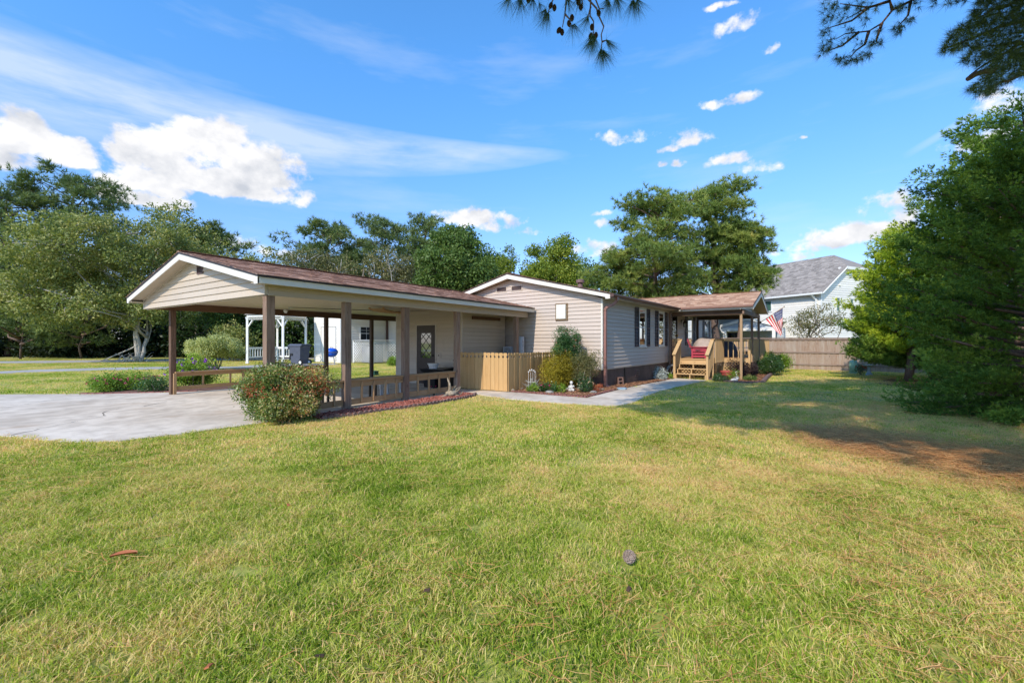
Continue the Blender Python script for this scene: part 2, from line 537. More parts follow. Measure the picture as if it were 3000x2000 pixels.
m_leaf('leaf_nandina_dark', [(0.0, (0.012, 0.045, 0.015)), (0.6, (0.045, 0.105, 0.028)), (0.88, (0.13, 0.17, 0.05)), (1.0, (0.30, 0.14, 0.07))], 0.25, spec=0.5, rough=0.4)
m_leaf('leaf_azalea', [(0.0, (0.05, 0.05, 0.008)), (0.45, (0.15, 0.125, 0.012)), (0.8, (0.30, 0.25, 0.02)), (1.0, (0.22, 0.11, 0.04))], 0.25)
m_leaf('leaf_variegated', [(0.0, (0.06, 0.075, 0.02)), (0.5, (0.19, 0.20, 0.07)), (1.0, (0.42, 0.40, 0.20))], 0.25)
m_leaf('leaf_box', [(0.0, (0.012, 0.04, 0.014)), (0.6, (0.035, 0.085, 0.02)), (1.0, (0.12, 0.18, 0.035))], 0.2, spec=0.6, rough=0.35)
m_leaf('leaf_purple', [(0.0, (0.015, 0.012, 0.012)), (0.5, (0.05, 0.03, 0.035)), (1.0, (0.10, 0.085, 0.05))], 0.2)
m_leaf('leaf_silver', [(0.0, (0.30, 0.36, 0.36)), (0.6, (0.50, 0.55, 0.54)), (1.0, (0.70, 0.73, 0.70))], 0.15)
m_leaf('leaf_lime', [(0.0, (0.07, 0.15, 0.015)), (0.5, (0.17, 0.27, 0.03)), (1.0, (0.34, 0.40, 0.05))], 0.35)
m_leaf('leaf_flowerbed', [(0.0, (0.035, 0.08, 0.012)), (0.5, (0.11, 0.18, 0.025)), (1.0, (0.24, 0.30, 0.05))], 0.3)
m_leaf('petal_pink', [(0.0, (0.45, 0.01, 0.12)), (1.0, (0.75, 0.08, 0.30))], 0.3)
m_leaf('petal_purple', [(0.0, (0.13, 0.01, 0.35)), (1.0, (0.30, 0.05, 0.62))], 0.3)
m_leaf('petal_red', [(0.0, (0.55, 0.01, 0.02)), (1.0, (0.75, 0.04, 0.05))], 0.2)
m_leaf('petal_peach', [(0.0, (0.75, 0.35, 0.22)), (1.0, (0.80, 0.55, 0.40))], 0.3)
m_leaf('twig_grey', [(0.0, (0.12, 0.10, 0.08)), (1.0, (0.30, 0.27, 0.24))], 0.0)

t = NT('grass_blade', 0.7, 0.12)
a = t.attr('tint')
ob = t.rand()
big = t.noise(0.28, 5, 0.6, kind='World')
mid = t.noise(1.7, 4, 0.6, kind='World', loc=(5, 2, 0))
sepw = t.n('ShaderNodeSeparateXYZ')
t.L.new(t.coord('World'), sepw.inputs[0])
# the lawn is drier towards the pine on the right (-y) and in the middle distance
dry = t.math('ADD', t.rng(big, 0.38, 0.62, -0.14, 0.26), t.rng(mid, 0.35, 0.65, -0.12, 0.15))
k = t.math('ADD', t.math('ADD', t.math('MULTIPLY', a, 0.62), t.math('MULTIPLY', ob, 0.16)), dry)
k = t.math('ADD', k, t.rng(sepw.outputs[1], -4.0, -11.0, 0.0, 0.14))
c = t.ramp(k, [(0.0, (0.11, 0.20, 0.015)), (0.25, (0.29, 0.42, 0.035)), (0.45, (0.52, 0.56, 0.09)), (0.66, (0.80, 0.66, 0.27)), (1.0, (0.86, 0.56, 0.30))])
t.color(c)
t.translucent(t.mix(1.0, c, (1.1, 1.1, 0.7), 'MULTIPLY'), 0.38)

t = NT('lawn_ground', 0.9, 0.1)
n1 = t.noise(0.28, 5, 0.6, kind='World')
n2 = t.noise(30, 6, 0.7, kind='World')
n3 = t.noise(2.5, 4, 0.6, kind='World', loc=(9, 0, 0))
c1 = t.ramp(n2, [(0.3, (0.10, 0.12, 0.02)), (0.5, (0.28, 0.30, 0.06)), (0.7, (0.50, 0.44, 0.15))])
c2 = t.mix(t.rng(n1, 0.4, 0.62, 0, 0.45), c1, (0.56, 0.46, 0.20))
c2 = t.mix(t.rng(n3, 0.5, 0.7, 0, 0.35), c2, (0.30, 0.35, 0.06))
far = t.n('ShaderNodeSeparateXYZ')
t.L.new(t.coord('World'), far.inputs[0])
t.color(c2)
t.bump(n2, 0.3, 0.01)

t = NT('concrete', 0.92, 0.04)
n1 = t.noise(0.35, 5, 0.6, kind='World')
n2 = t.noise(3.0, 6, 0.6, kind='World')
n3 = t.noise(60, 3, 0.6, kind='World')
c1 = t.ramp(n1, [(0.3, (0.42, 0.345, 0.27)), (0.5, (0.68, 0.59, 0.485)), (0.7, (0.79, 0.70, 0.59))])
c1 = t.mix(t.rng(n2, 0.42, 0.70, 0, 0.6), c1, (0.36, 0.30, 0.24))
n4 = t.noise(0.8, 3, 0.6, kind='World', loc=(4, 4, 0))
c1 = t.mix(t.rng(n4, 0.56, 0.70, 0, 0.5), c1, (0.40, 0.28, 0.18))
t.color(t.mix(t.rng(n3, 0.3, 0.7, 0, 0.12), c1, (0.35, 0.32, 0.3)))
t.bump(n3, 0.15, 0.003)

m_plain('crack', (0.06, 0.055, 0.05), 0.95)
m_plain('joint', (0.22, 0.20, 0.18), 0.95)

t = NT('mulch', 0.9, 0.1)
n2 = t.noise(26, 5, 0.7, kind='World', sc3=(1, 2.2, 1))
t.color(t.ramp(n2, [(0.3, (0.05, 0.025, 0.018)), (0.55, (0.19, 0.09, 0.05)), (0.75, (0.38, 0.20, 0.11))]))
t.bump(n2, 1.0, 0.03)
t = NT('litter', 0.9, 0.1)
n2 = t.noise(30, 6, 0.7, kind='World', sc3=(1, 1.6, 1))
t.color(t.ramp(n2, [(0.3, (0.12, 0.07, 0.045)), (0.55, (0.28, 0.185, 0.13)), (0.75, (0.42, 0.31, 0.23))]))
t.bump(n2, 1.0, 0.03)
t = NT('dirt', 0.9, 0.1)
n2 = t.noise(18, 6, 0.7, kind='World')
t.color(t.ramp(n2, [(0.3, (0.10, 0.055, 0.045)), (0.7, (0.26, 0.16, 0.13))]))
t.bump(n2, 1.0, 0.03)
t = NT('red_rock', 0.85, 0.2)
f = t.attr('tint')
t.color(t.ramp(f, [(0.0, (0.10, 0.03, 0.025)), (0.5, (0.30, 0.09, 0.065)), (1.0, (0.48, 0.20, 0.15))]))
t = NT('straw', 0.7, 0.2)
f = t.attr('tint')
t.color(t.ramp(f, [(0.0, (0.30, 0.12, 0.045)), (0.5, (0.62, 0.27, 0.085)), (1.0, (0.82, 0.50, 0.20))]))
t = NT('chips', 0.85, 0.15)
f = t.attr('tint')
t.color(t.ramp(f, [(0.0, (0.07, 0.03, 0.02)), (0.5, (0.24, 0.11, 0.06)), (1.0, (0.44, 0.25, 0.14))]))

t = NT('glass_pane', 0.03, 1.0)
t.b.inputs['IOR'].default_value = 1.6
t.b.inputs['Metallic'].default_value = 0.0
t.color((0.012, 0.014, 0.018))
t = NT('glass_dull', 0.35, 0.2)
t.color((0.015, 0.018, 0.025))
t = NT('glass_mirror', 0.04, 1.0, 0.0)
t.b.inputs['IOR'].default_value = 2.2
t.color((0.03, 0.035, 0.04))
t = NT('glass_green', 0.08, 0.9)
t.color((0.06, 0.13, 0.10))


def M(n):
    return MATS[n]


# ------------------------------------------------------------------ mesh helpers
FRAME_H = Matrix.Translation((9.3, -2.9, 0)) @ Matrix.Rotation(R(-2.4), 4, 'Z')
FRAME_W = Matrix.Identity(4)


def np_mesh(name, V, F, tint=None):
    """V (n,3) float, F (m,k) int array"""
    V = np.ascontiguousarray(V, dtype=np.float32)
    F = np.ascontiguousarray(F, dtype=np.int32)
    me = bpy.data.meshes.new(name)
    me.vertices.add(len(V))
    me.vertices.foreach_set('co', V.ravel())
    k = F.shape[1]
    me.loops.add(F.size)
    me.loops.foreach_set('vertex_index', F.ravel())
    me.polygons.add(len(F))
    me.polygons.foreach_set('loop_start', np.arange(0, F.size, k, dtype=np.int32))
    me.polygons.foreach_set('loop_total', np.full(len(F), k, dtype=np.int32))
    if tint is not None:
        at = me.attributes.new('tint', 'FLOAT', 'FACE')
        at.data.foreach_set('value', np.ascontiguousarray(tint, dtype=np.float32))
    me.update(calc_edges=True)
    return me


class MB:
    """collects simple solids, then builds one mesh"""

    def __init__(self):
        self.v, self.f, self.t, self.mi, self.cur = [], [], [], [], 0

    def _add(self, vs, fs, tint=0.5):
        o = len(self.v)
        self.v += [tuple(p) for p in vs]
        self.f += [tuple(i + o for i in f) for f in fs]
        self.t += [tint] * len(fs)
        self.mi += [self.cur] * len(fs)
        return self

    def hexa(self, p, tint=0.5):
        """p: 8 points, bottom ring 0-3, top ring 4-7"""
        return self._add(p, [(0, 3, 2, 1), (4, 5, 6, 7), (0, 1, 5, 4), (1, 2, 6, 5), (2, 3, 7, 6), (3, 0, 4, 7)], tint)

    def box(self, x0, x1, y0, y1, z0, z1, tint=0.5):
        return self.hexa([(x0, y0, z0), (x1, y0, z0), (x1, y1, z0), (x0, y1, z0),
                          (x0, y0, z1), (x1, y0, z1), (x1, y1, z1), (x0, y1, z1)], tint)

    def post(self, x0, x1, y0, y1, z0, z1, c=0.006):
        """a box with chamfered upright edges"""
        ring = [(x0 + c, y0), (x1 - c, y0), (x1, y0 + c), (x1, y1 - c), (x1 - c, y1), (x0 + c, y1), (x0, y1 - c), (x0, y0 + c)]
        return self.prism([(x, y) for x, y in ring], z0, z1)

    def prism(self, ring, z0, z1, tint=0.5):
        n = len(ring)
        vs = [(x, y, z0) for x, y in ring] + [(x, y, z1) for x, y in ring]
        fs = [tuple(reversed(range(n))), tuple(range(n, 2 * n))] + [(i, (i + 1) % n, n + (i + 1) % n, n + i) for i in range(n)]
        return self._add(vs, fs, tint)

    def bar(self, a, b, w, h, up=(0, 0, 1), tint=0.5, ext=0.0):
        a, b = Vector(a), Vector(b)
        d = (b - a).normalized()
        a, b = a - d * ext, b + d * ext
        s = d.cross(Vector(up))
        if s.length < 1e-4:
            s = d.cross(Vector((1, 0, 0)))
        s.normalize()
        u = s.cross(d).normalized()
        q = lambda p, i, j: p + s * (w / 2 * i) + u * (h / 2 * j)
        return self.hexa([q(a, -1, -1), q(a, 1, -1), q(a, 1, 1), q(a, -1, 1), q(b, -1, -1), q(b, 1, -1), q(b, 1, 1), q(b, -1, 1)], tint)

    def tube(self, pts, rads, n=8, cap=True, tint=0.5):
        pts = [Vector(p) for p in pts]
        if isinstance(rads, (int, float)):
            rads = [rads] * len(pts)
        vs, fs = [], []
        ref = None
        for i, p in enumerate(pts):
            d = (pts[min(i + 1, len(pts) - 1)] - pts[max(i - 1, 0)]).normalized()
            if ref is None:
                ref = Vector((0, 0, 1)) if abs(d.z) < 0.9 else Vector((1, 0, 0))
            s = d.cross(ref).normalized()
            u = s.cross(d).normalized()
            ref = u
            for k in range(n):
                a_ = 2 * math.pi * k / n
                vs.append(p + (s * math.cos(a_) + u * math.sin(a_)) * rads[i])
        for i in range(len(pts) - 1):
            for k in range(n):
                fs.append((i * n + k, i * n + (k + 1) % n, (i + 1) * n + (k + 1) % n, (i + 1) * n + k))
        if cap:
            fs.append(tuple(reversed(range(n))))
            fs.append(tuple((len(pts) - 1) * n + k for k in range(n)))
        return self._add(vs, fs, tint)

    def lathe(self, prof, n=16, c=(0, 0, 0), tint=0.5):
        """prof: list of (r, z)"""
        vs, fs = [], []
        for r_, z in prof:
            for k in range(n):
                a_ = 2 * math.pi * k / n
                vs.append((c[0] + r_ * math.cos(a_), c[1] + r_ * math.sin(a_), c[2] + z))
        for i in range(len(prof) - 1):
            for k in range(n):
                fs.append((i * n + k, i * n + (k + 1) % n, (i + 1) * n + (k + 1) % n, (i + 1) * n + k))
        fs.append(tuple(reversed(range(n))))
        fs.append(tuple((len(prof) - 1) * n + k for k in range(n)))
        return self._add(vs, fs, tint)

    def blob(self, c, r, n=10, rough=0.0, rg=rnd):
        m_ = n // 2 + 1
        vs, fs = [], []
        for i in range(m_ + 1):
            ph = math.pi * i / m_
            for k in range(n):
                a_ = 2 * math.pi * k / n
                q = 1 + rg.uniform(-rough, rough)
                vs.append((c[0] + r[0] * q * math.sin(ph) * math.cos(a_), c[1] + r[1] * q * math.sin(ph) * math.sin(a_), c[2] - r[2] * q * math.cos(ph)))
        for i in range(m_):
            for k in range(n):
                fs.append((i * n + k, i * n + (k + 1) % n, (i + 1) * n + (k + 1) % n, (i + 1) * n + k))
        return self._add(vs, fs)

    def mesh(self, name, mats, tint=False, smooth=False, off=(0, 0, 0)):
        me = bpy.data.meshes.new(name)
        me.from_pydata([(x - off[0], y - off[1], z - off[2]) for x, y, z in self.v], [], self.f)
        if isinstance(mats, str):
            mats = [mats]
        for q in mats:
            me.materials.append(M(q))
        if len(mats) > 1:
            me.polygons.foreach_set('material_index', self.mi)
        if tint:
            at = me.attributes.new('tint', 'FLOAT', 'FACE')
            at.data.foreach_set('value', self.t)
        if smooth:
            me.polygons.foreach_set('use_smooth', [True] * len(self.f))
        me.update()
        return me


col = sc.collection


def link(name, me, parent=None, loc=None, rot=None):
    o = bpy.data.objects.new(name, me)
    col.objects.link(o)
    if parent is not None:
        o.parent = parent
    if loc is not None:
        o.location = loc
    if rot is not None:
        o.rotation_euler = rot
    return o


def tag(o, label=None, cat=None, group=None, kind=None):
    if label:
        o['label'] = label
    if cat:
        o['category'] = cat
    if group:
        o['group'] = group
    if kind:
        o['kind'] = kind
    return o


class Thing:
    """an Empty at the thing's base; parts are given in the frame's coordinates"""

    def __init__(self, name, label, cat, origin=(0, 0, 0), frame=FRAME_W, rot=0.0, local=False, group=None):
        e = bpy.data.objects.new(name, None)
        col.objects.link(e)
        e.matrix_world = frame @ Matrix.Translation(origin) @ Matrix.Rotation(rot, 4, 'Z')
        e.empty_display_size = 0.2
        tag(e, label, cat, group)
        self.e = e
        self.off = (0, 0, 0) if local else origin

    def part(self, name, mb, mats, tint=False, smooth=False, label=None, kind=None, parent=None):
        me = mb.mesh(name, mats, tint, smooth, self.off)
        o = link(name, me, parent or self.e)
        tag(o, label, kind=kind)
        return o

    def shared(self, name, me, loc, rot=(0, 0, 0), parent=None, label=None):
        o = link(name, me, parent or self.e, [loc[i] - self.off[i] for i in range(3)], rot)
        tag(o, label)
        return o


def box_mesh(name, x0, x1, y0, y1, z0, z1, mat):
    return MB().box(x0, x1, y0, y1, z0, z1).mesh(name, mat)


def smooth(x, a, b):
    t_ = np.clip((x - a) / (b - a), 0, 1)
    return t_ * t_ * (3 - 2 * t_)


def ground_z(x, y):
    """the lawn falls a little towards the far right"""
    return -0.02 - 0.11 * smooth(np.asarray(x, float), 9, 16) * smooth(-np.asarray(y, float), -1, 2.6)


def gz(x, y):
    return float(ground_z(x, y))


def cam_pos(px, Y):
    p = CAM + RT * (px - 1500) / FPX * Y + FW * Y
    return float(p[0]), float(p[1])


# ------------------------------------------------------------------ foliage helpers
def unit(rg, n):
    v = rg.normal(size=(n, 3))
    return v / np.linalg.norm(v, axis=1, keepdims=True)


def leaves(P, L, W, rg, bias=None, bk=0.0, droop=0.0):
    """rhombus leaves at points P; returns V, F"""
    n = len(P)
    d = unit(rg, n)
    if bias is not None:
        d = d + bias * bk
    d[:, 2] -= droop
    d /= np.linalg.norm(d, axis=1, keepdims=True) + 1e-9
    q = unit(rg, n)
    s = np.cross(d, q)
    s /= np.linalg.norm(s, axis=1, keepdims=True) + 1e-9
    nn = np.cross(d, s)
    ls = (L * rg.uniform(0.65, 1.35, n))[:, None]
    ws = (W * rg.uniform(0.7, 1.3, n))[:, None]
    V = np.empty((n, 4, 3))
    V[:, 0] = P
    V[:, 1] = P + d * ls * 0.5 + s * ws * 0.5 + nn * ws * 0.18
    V[:, 2] = P + d * ls
    V[:, 3] = P + d * ls * 0.5 - s * ws * 0.5 + nn * ws * 0.18
    F = np.arange(n * 4).reshape(n, 4)
    return V.reshape(-1, 3), F


def needles(P, D, per, L, W, rg, spread=0.75, curve=0.0):
    """radial needle tufts: at each point P with axis D, `per` thin triangles"""
    n = len(P)
    P2 = np.repeat(P, per, axis=0)
    D2 = np.repeat(D, per, axis=0)
    d = D2 + unit(rg, n * per) * spread
    d /= np.linalg.norm(d, axis=1, keepdims=True) + 1e-9
    q = unit(rg, n * per)
    s = np.cross(d, q)
    s /= np.linalg.norm(s, axis=1, keepdims=True) + 1e-9
    ls = (L * rg.uniform(0.7, 1.2, n * per))[:, None]
    V = np.empty((n * per, 3, 3))
    V[:, 0] = P2 + s * W / 2
    V[:, 1] = P2 - s * W / 2
    V[:, 2] = P2 + d * ls
    V[:, 2, 2] -= curve * ls[:, 0]
    F = np.arange(n * per * 3).reshape(-1, 3)
    return V.reshape(-1, 3), F


def clump_points(centers, radii, n_each, rg, flat=1.0, shell=0.55):
    """points scattered in lumpy ellipsoids, denser near the shell; returns P, outward dirs, clump index"""
    m_ = len(centers)
    idx = np.repeat(np.arange(m_), n_each)
    u = unit(rg, len(idx))
    rad = rg.uniform(0, 1, len(idx)) ** (1 / 3.0)
    rad = shell * np.sqrt(rad) + (1 - shell) * rad
    lump = 1 + 0.22 * np.sin(u[:, 0] * 7 + idx) * np.sin(u[:, 1] * 6 + idx * 2) + 0.12 * rg.normal(size=len(idx))
    v = u * (rad * lump)[:, None] * radii[idx][:, None]
    v[:, 2] *= flat
    return centers[idx] + v, u, idx


def limb(mb, a, b, r0, r1, rg, bend=0.12, n=6, seg=5):
    a, b = np.array(a, float), np.array(b, float)
    L_ = np.linalg.norm(b - a)
    off = rg.normal(size=3) * L_ * bend
    pts, rs = [], []
    for i in range(seg + 1):
        t_ = i / seg
        p = a + (b - a) * t_ + off * math.sin(math.pi * t_) + np.array([0, 0, L_ * 0.08 * math.sin(math.pi * t_)])
        if 0 < i < seg:
            p = p + rg.normal(size=3) * L_ * 0.012
        pts.append(p)
        rs.append(r0 + (r1 - r0) * t_ ** 0.8)
    mb.tube(pts, rs, n)
    return pts


def leaf_object(name, V, F, tint, mat, root, off):
    me = np_mesh(name, V - np.array(off), F, tint)
    me.materials.append(M(mat))
    return link(name, me, root)


def broad_tree(name, label, base, h, crown, mat, bark, seed, nclump=60, per=260, leaf=0.16, width=0.10,
               trunk_r=0.22, trunks=1, flat=0.8, group=None, fill=0.62, fork=0.3, cr=(0.55, 1.1), twigs=True, extra=None, plume=0, twig_r=1.0):
    """crown: list of ellipsoids (dx, dy, z, rx, ry, rz) about the base"""
    rg = np.random.default_rng(seed)
    T = Thing(name, label, 'tree', base, group=group)
    b = np.array(base)
    vol = np.array([c[3] * c[4] * c[5] for c in crown])
    which = rg.choice(len(crown), nclump, p=vol / vol.sum())
    cs = []
    for w in which:
        c = crown[w]
        u = unit(rg, 1)[0]
        rr_ = fill + (1 - fill) * rg.uniform() ** 0.5
        if rg.uniform() < 0.25:
            rr_ *= rg.uniform(0.3, 0.9)
        cs.append(b + np.array([c[0], c[1], c[2]]) + u * np.array([c[3], c[4], c[5]]) * rr_)
    cs = np.array(cs)
    rad = rg.uniform(cr[0], cr[1], nclump)
    P, U, idx = clump_points(cs, rad, per, rg, flat)
    if plume:
        out = cs - (b + np.array([0, 0, h * 0.45]))
        out /= np.linalg.norm(out, axis=1, keepdims=True)
        ax = U * 0.45 + out[idx] * 0.75 + np.array([0, 0, 0.15])
        V, F = needles(P, ax, plume, leaf, width, rg, 0.55, 0.1)
    else:
        V, F = leaves(P, leaf, width, rg, U, 0.5, 0.15)
    tc = rg.uniform(0, 1, nclump)
    tint = np.clip(0.55 * rg.uniform(0, 1, len(P)) + 0.45 * tc[idx], 0, 1)
    if plume:
        tint = np.repeat(tint, plume)
    leaf_object('crown', V, F, tint, mat, T.e, base)
    mb = MB()
    fz = b + np.array([0, 0, h * fork])
    tops = []
    for k in range(trunks):
        s = np.array([rg.uniform(-0.15, 0.15), rg.uniform(-0.15, 0.15), 0]) * (k > 0) * 2
        top = b + s + np.array([rg.uniform(-0.5, 0.5) * trunks * 0.6, rg.uniform(-0.5, 0.5) * trunks * 0.6, h * (fork + 0.12 * k)])
        limb(mb, b + s * 0.5 - np.array([0, 0, 0.1]), top, trunk_r * (1 if k == 0 else 0.75), trunk_r * 0.55, rg, 0.04, 10, 6)
        tops.append(top)
    order = rg.permutation(nclump)[:max(10, nclump // 2)]
    mains = []
    for j, i in enumerate(order[:7 * trunks]):
        top = tops[j % trunks]
        pts = limb(mb, top - np.array([0, 0, rg.uniform(0, h * 0.08)]), cs[i], trunk_r * 0.42, 0.03, rg, 0.10, 6, 6)
        mains.append(pts)
    if twigs:
        for i in order[7 * trunks:]:
            cand = [p for pts in mains for p in pts[1:-1]]
            dd = [np.linalg.norm(p - cs[i]) for p in cand]
            p = cand[int(np.argmin(dd))]
            limb(mb, p, cs[i], 0.045 * twig_r, 0.015 * twig_r, rg, 0.12, 5, 4)
    T.part('trunk', mb, bark, smooth=True)
    return T


def pine_tree(name, label, base, h, mat, seed, crown_r=3.0, crown_z0=0.45, ntuft=900, per=16, L=0.28, W=0.02,
              trunk_r=0.22, nb=26, lean=(0, 0), group=None, clump=0.75, top_flat=0.5, cols=1.0):
    rg = np.random.default_rng(seed)
    T = Thing(name, label, 'tree', base, group=group)
    b = np.array(base, float)
    mb = MB()
    top = b + np.array([lean[0], lean[1], h])
    limb(mb, b - np.array([0, 0, 0.1]), top - np.array([0, 0, h * 0.03]), trunk_r, trunk_r * 0.22, rg, 0.012, 9, 9)
    cs, dirs = [], []
    ga = rg.uniform(0, 6.28)
    for i in range(nb):
        t_ = crown_z0 + (0.99 - crown_z0) * (i + 0.5) / nb
        ga += 2.4 + rg.uniform(-0.5, 0.5)
        prof = math.sin(math.pi * min(1, ((t_ - crown_z0) / (1 - crown_z0)) * 0.80 + 0.16)) ** 0.7
        ln = crown_r * prof * rg.uniform(0.6, 1.12)
        a0 = b + (top - b) * t_
        d = np.array([math.cos(ga), math.sin(ga), rg.uniform(0.1, 0.55)])
        e = a0 + d * ln
        pts = limb(mb, a0, e, 0.06 + 0.02 * crown_r * (1 - t_), 0.018, rg, 0.08, 5, 5)
        k = max(2, int(3 + ln * 1.1))
        for j in range(k):
            q = np.array(pts[-1]) * (0.35 + 0.65 * rg.uniform()) ** 0.5
            s_ = rg.uniform(0.4, 1.05)
            q = a0 + (np.array(pts[-1]) - a0) * s_ + rg.normal(size=3) * np.array([0.30, 0.30, 0.14]) * (0.4 + ln * 0.28)
            cs.append(q)
            dirs.append(d)
            if rg.uniform() < 0.5:
                mb.tube([a0 + (np.array(pts[-1]) - a0) * (s_ * 0.7), q], [0.02, 0.01], 4, False)
    cs, dirs = np.array(cs), np.array(dirs)
    n_each = max(4, ntuft // len(cs))
    P, U, idx = clump_points(cs, rg.uniform(clump * 0.55, clump * 1.15, len(cs)), n_each, rg, top_flat, 0.5)
    ax = U * 0.7 + dirs[idx] * 0.4
    ax[:, 2] += 0.5
    ax /= np.linalg.norm(ax, axis=1, keepdims=True)
    V, F = needles(P, ax, per, L, W, rg, 0.95)
    tc = rg.uniform(0, 1, len(cs))
    up = np.clip((U[:, 2] + 1) / 2, 0, 1)
    tint = np.repeat(np.clip(0.35 * rg.uniform(0, 1, len(P)) + 0.55 * tc[idx] + 0.08 * up, 0, 1), per)
    leaf_object('crown', V, F, tint, mat, T.e, base)
    T.part('trunk', mb, 'bark_pine', smooth=True)
    return T


def shrub(name, label, base, r, z, mat, seed, n=6000, L=0.05, W=0.025, cat='shrub', lumps=26, lr=0.4, flat=1.0,
          stems=0, stem_z=0.0, extra=None, bias=0.6, droop=0.0, low=0.12, shell=0.75, group=None, stem_mat='bark_grey', fill=None):
    """r = (rx, ry, rz) about centre height z above the base"""
    rg = np.random.default_rng(seed)
    T = Thing(name, label, cat, base, group=group)
    b = np.array(base, float)
    c = b + np.array([0, 0, z])
    u = unit(rg, lumps)
    cs = c + u * np.array(r) * np.where(rg.uniform(size=lumps) < 0.16, rg.uniform(0.92, 1.10, lumps), rg.uniform(0.35, 0.82, lumps))[:, None]
    rad = np.full(lumps, min(r) * lr) * rg.uniform(0.55, 1.45, lumps)
    P, U, idx = clump_points(cs, rad, n // lumps, rg, flat, shell)
    keep = P[:, 2] > b[2] + 0.02
    P, U, idx = P[keep], U[keep], idx[keep]
    V, F = leaves(P, L, W, rg, U, bias, droop)
    tc = rg.uniform(0, 1, lumps)
    tint = np.clip(0.6 * rg.uniform(0, 1, len(P)) + 0.4 * tc[idx], 0, 1)
    leaf_object('foliage', V, F, tint, mat, T.e, base)
    if extra:
        em, en, eL, eW, zmin, ename = extra
        up = unit(rg, en)
        up[:, 2] = np.abs(up[:, 2]) * (1 - zmin) + zmin * rg.uniform(-0.2, 1, en)
        Pe = c + up * np.array(r) * rg.uniform(0.95, 1.12, en)[:, None]
        V2, F2 = leaves(np.repeat(Pe, 5, axis=0) + rg.normal(size=(en * 5, 3)) * eL * 0.3, eL, eW, rg, np.repeat(up, 5, axis=0), 0.8)
        leaf_object(ename, V2, F2, rg.uniform(0, 1, len(F2)), em, T.e, base)
    mb = MB()
    k = max(stems, 5)
    for i in range(k):
        a_ = 6.28 * i / k + rg.uniform(-0.3, 0.3)
        st = b + np.array([math.cos(a_), math.sin(a_), 0]) * min(r) * 0.12
        en_ = c + np.array([math.cos(a_) * r[0] * 0.6, math.sin(a_) * r[1] * 0.6, r[2] * rg.uniform(-0.2, 0.5)])
        limb(mb, st - np.array([0, 0, 0.03]), en_, 0.03 if stems else 0.012, 0.008, rg, 0.12, 5, 4)
    T.part('stem', mb, stem_mat)
    return T


# ------------------------------------------------------------------ more builders
def extrude(mb, prof, vec, tint=0.5):
    """prof: closed 3D outline, vec: extrusion"""
    n = len(prof)
    vs = list(prof) + [(p[0] + vec[0], p[1] + vec[1], p[2] + vec[2]) for p in prof]
    fs = [tuple(reversed(range(n))), tuple(range(n, 2 * n))] + [(i, (i + 1) % n, n + (i + 1) % n, n + i) for i in range(n)]
    mb._add(vs, fs, tint)
    return mb


def siding(T, mat, P, spans, z0, z1, exp=0.13, out=0.028, name='siding_board', parent=None, holes=(), joint=None):
    """P(s, z, d) -> point; spans(z) -> list of (a, b); holes: (a0, a1, z0, z1)"""
    z = z0
    k = 0
    rg = random.Random(hash((round(z0, 3), round(z1, 3), len(holes))) & 0xffff)
    while z < z1 - 0.02:
        zt = min(z + exp, z1)
        zm = (z + zt) / 2
        lo, hi = spans(z), spans(zt - 0.001)
        segs = []
        for (a, b), (c, d) in zip(lo, hi):
            cuts = [(a, b, c, d)]
            for h in holes:
                if h[2] < zm < h[3]:
                    nc = []
                    for (a_, b_, c_, d_) in cuts:
                        if h[1] <= a_ or h[0] >= b_:
                            nc.append((a_, b_, c_, d_))
                        else:
                            if h[0] > a_:
                                nc.append((a_, h[0], c_, h[0]))
                            if h[1] < b_:
                                nc.append((h[1], b_, h[1], d_))
                    cuts = nc
            segs += cuts
        if joint and len(segs) == 1 and segs[0][1] - segs[0][0] > joint:
            a, b, c, d = segs[0]
            j = a + (b - a) * rg.uniform(0.3, 0.7)
            segs = [(a, j - 0.001, c, j - 0.001), (j + 0.001, b, j + 0.001, d)]
        for a, b, c, d in segs:
            if b - a < 0.02:
                continue
            c, d = min(c, b - 0.01), max(d, a + 0.01)
            if d - c < 0.01:
                c, d = (a + b) / 2 - 0.005, (a + b) / 2 + 0.005
            mb = MB()
            mb.hexa([P(a, z, 0), P(b, z, 0), P(b, z, out), P(a, z, out),
                     P(c, zt + 0.004, 0), P(d, zt + 0.004, 0), P(d, zt + 0.004, 0.003), P(c, zt + 0.004, 0.003)])
            # the rolled butt edge of the course
            mb.hexa([P(a, z - 0.006, 0), P(b, z - 0.006, 0), P(b, z - 0.006, out - 0.010), P(a, z - 0.006, out - 0.010),
                     P(a, z - 0.0002, 0), P(b, z - 0.0002, 0), P(b, z - 0.0002, out - 0.001), P(a, z - 0.0002, out - 0.001)])
            T.part(name, mb, mat, parent=parent)
        z = zt
        k += 1


def tabs(o, ax, up, nrm, length, rows, exp=0.14, tab=0.30, seed=1, th=0.010):
    """shingle tabs: list of (corner, along-width, row) with jitter"""
    rg = random.Random(seed)
    res = []
    for r_ in range(rows):
        s = -rg.uniform(0, tab)
        while s < length:
            w = tab * rg.uniform(0.55, 1.35)
            a, b = max(s, 0), min(s + w - 0.006, length)
            if b - a > 0.02:
                res.append((r_, a, b, rg.uniform(0, 1), th * rg.uniform(0.6, 1.3), rg.uniform(-0.006, 0.006)))
            s += w
    return res


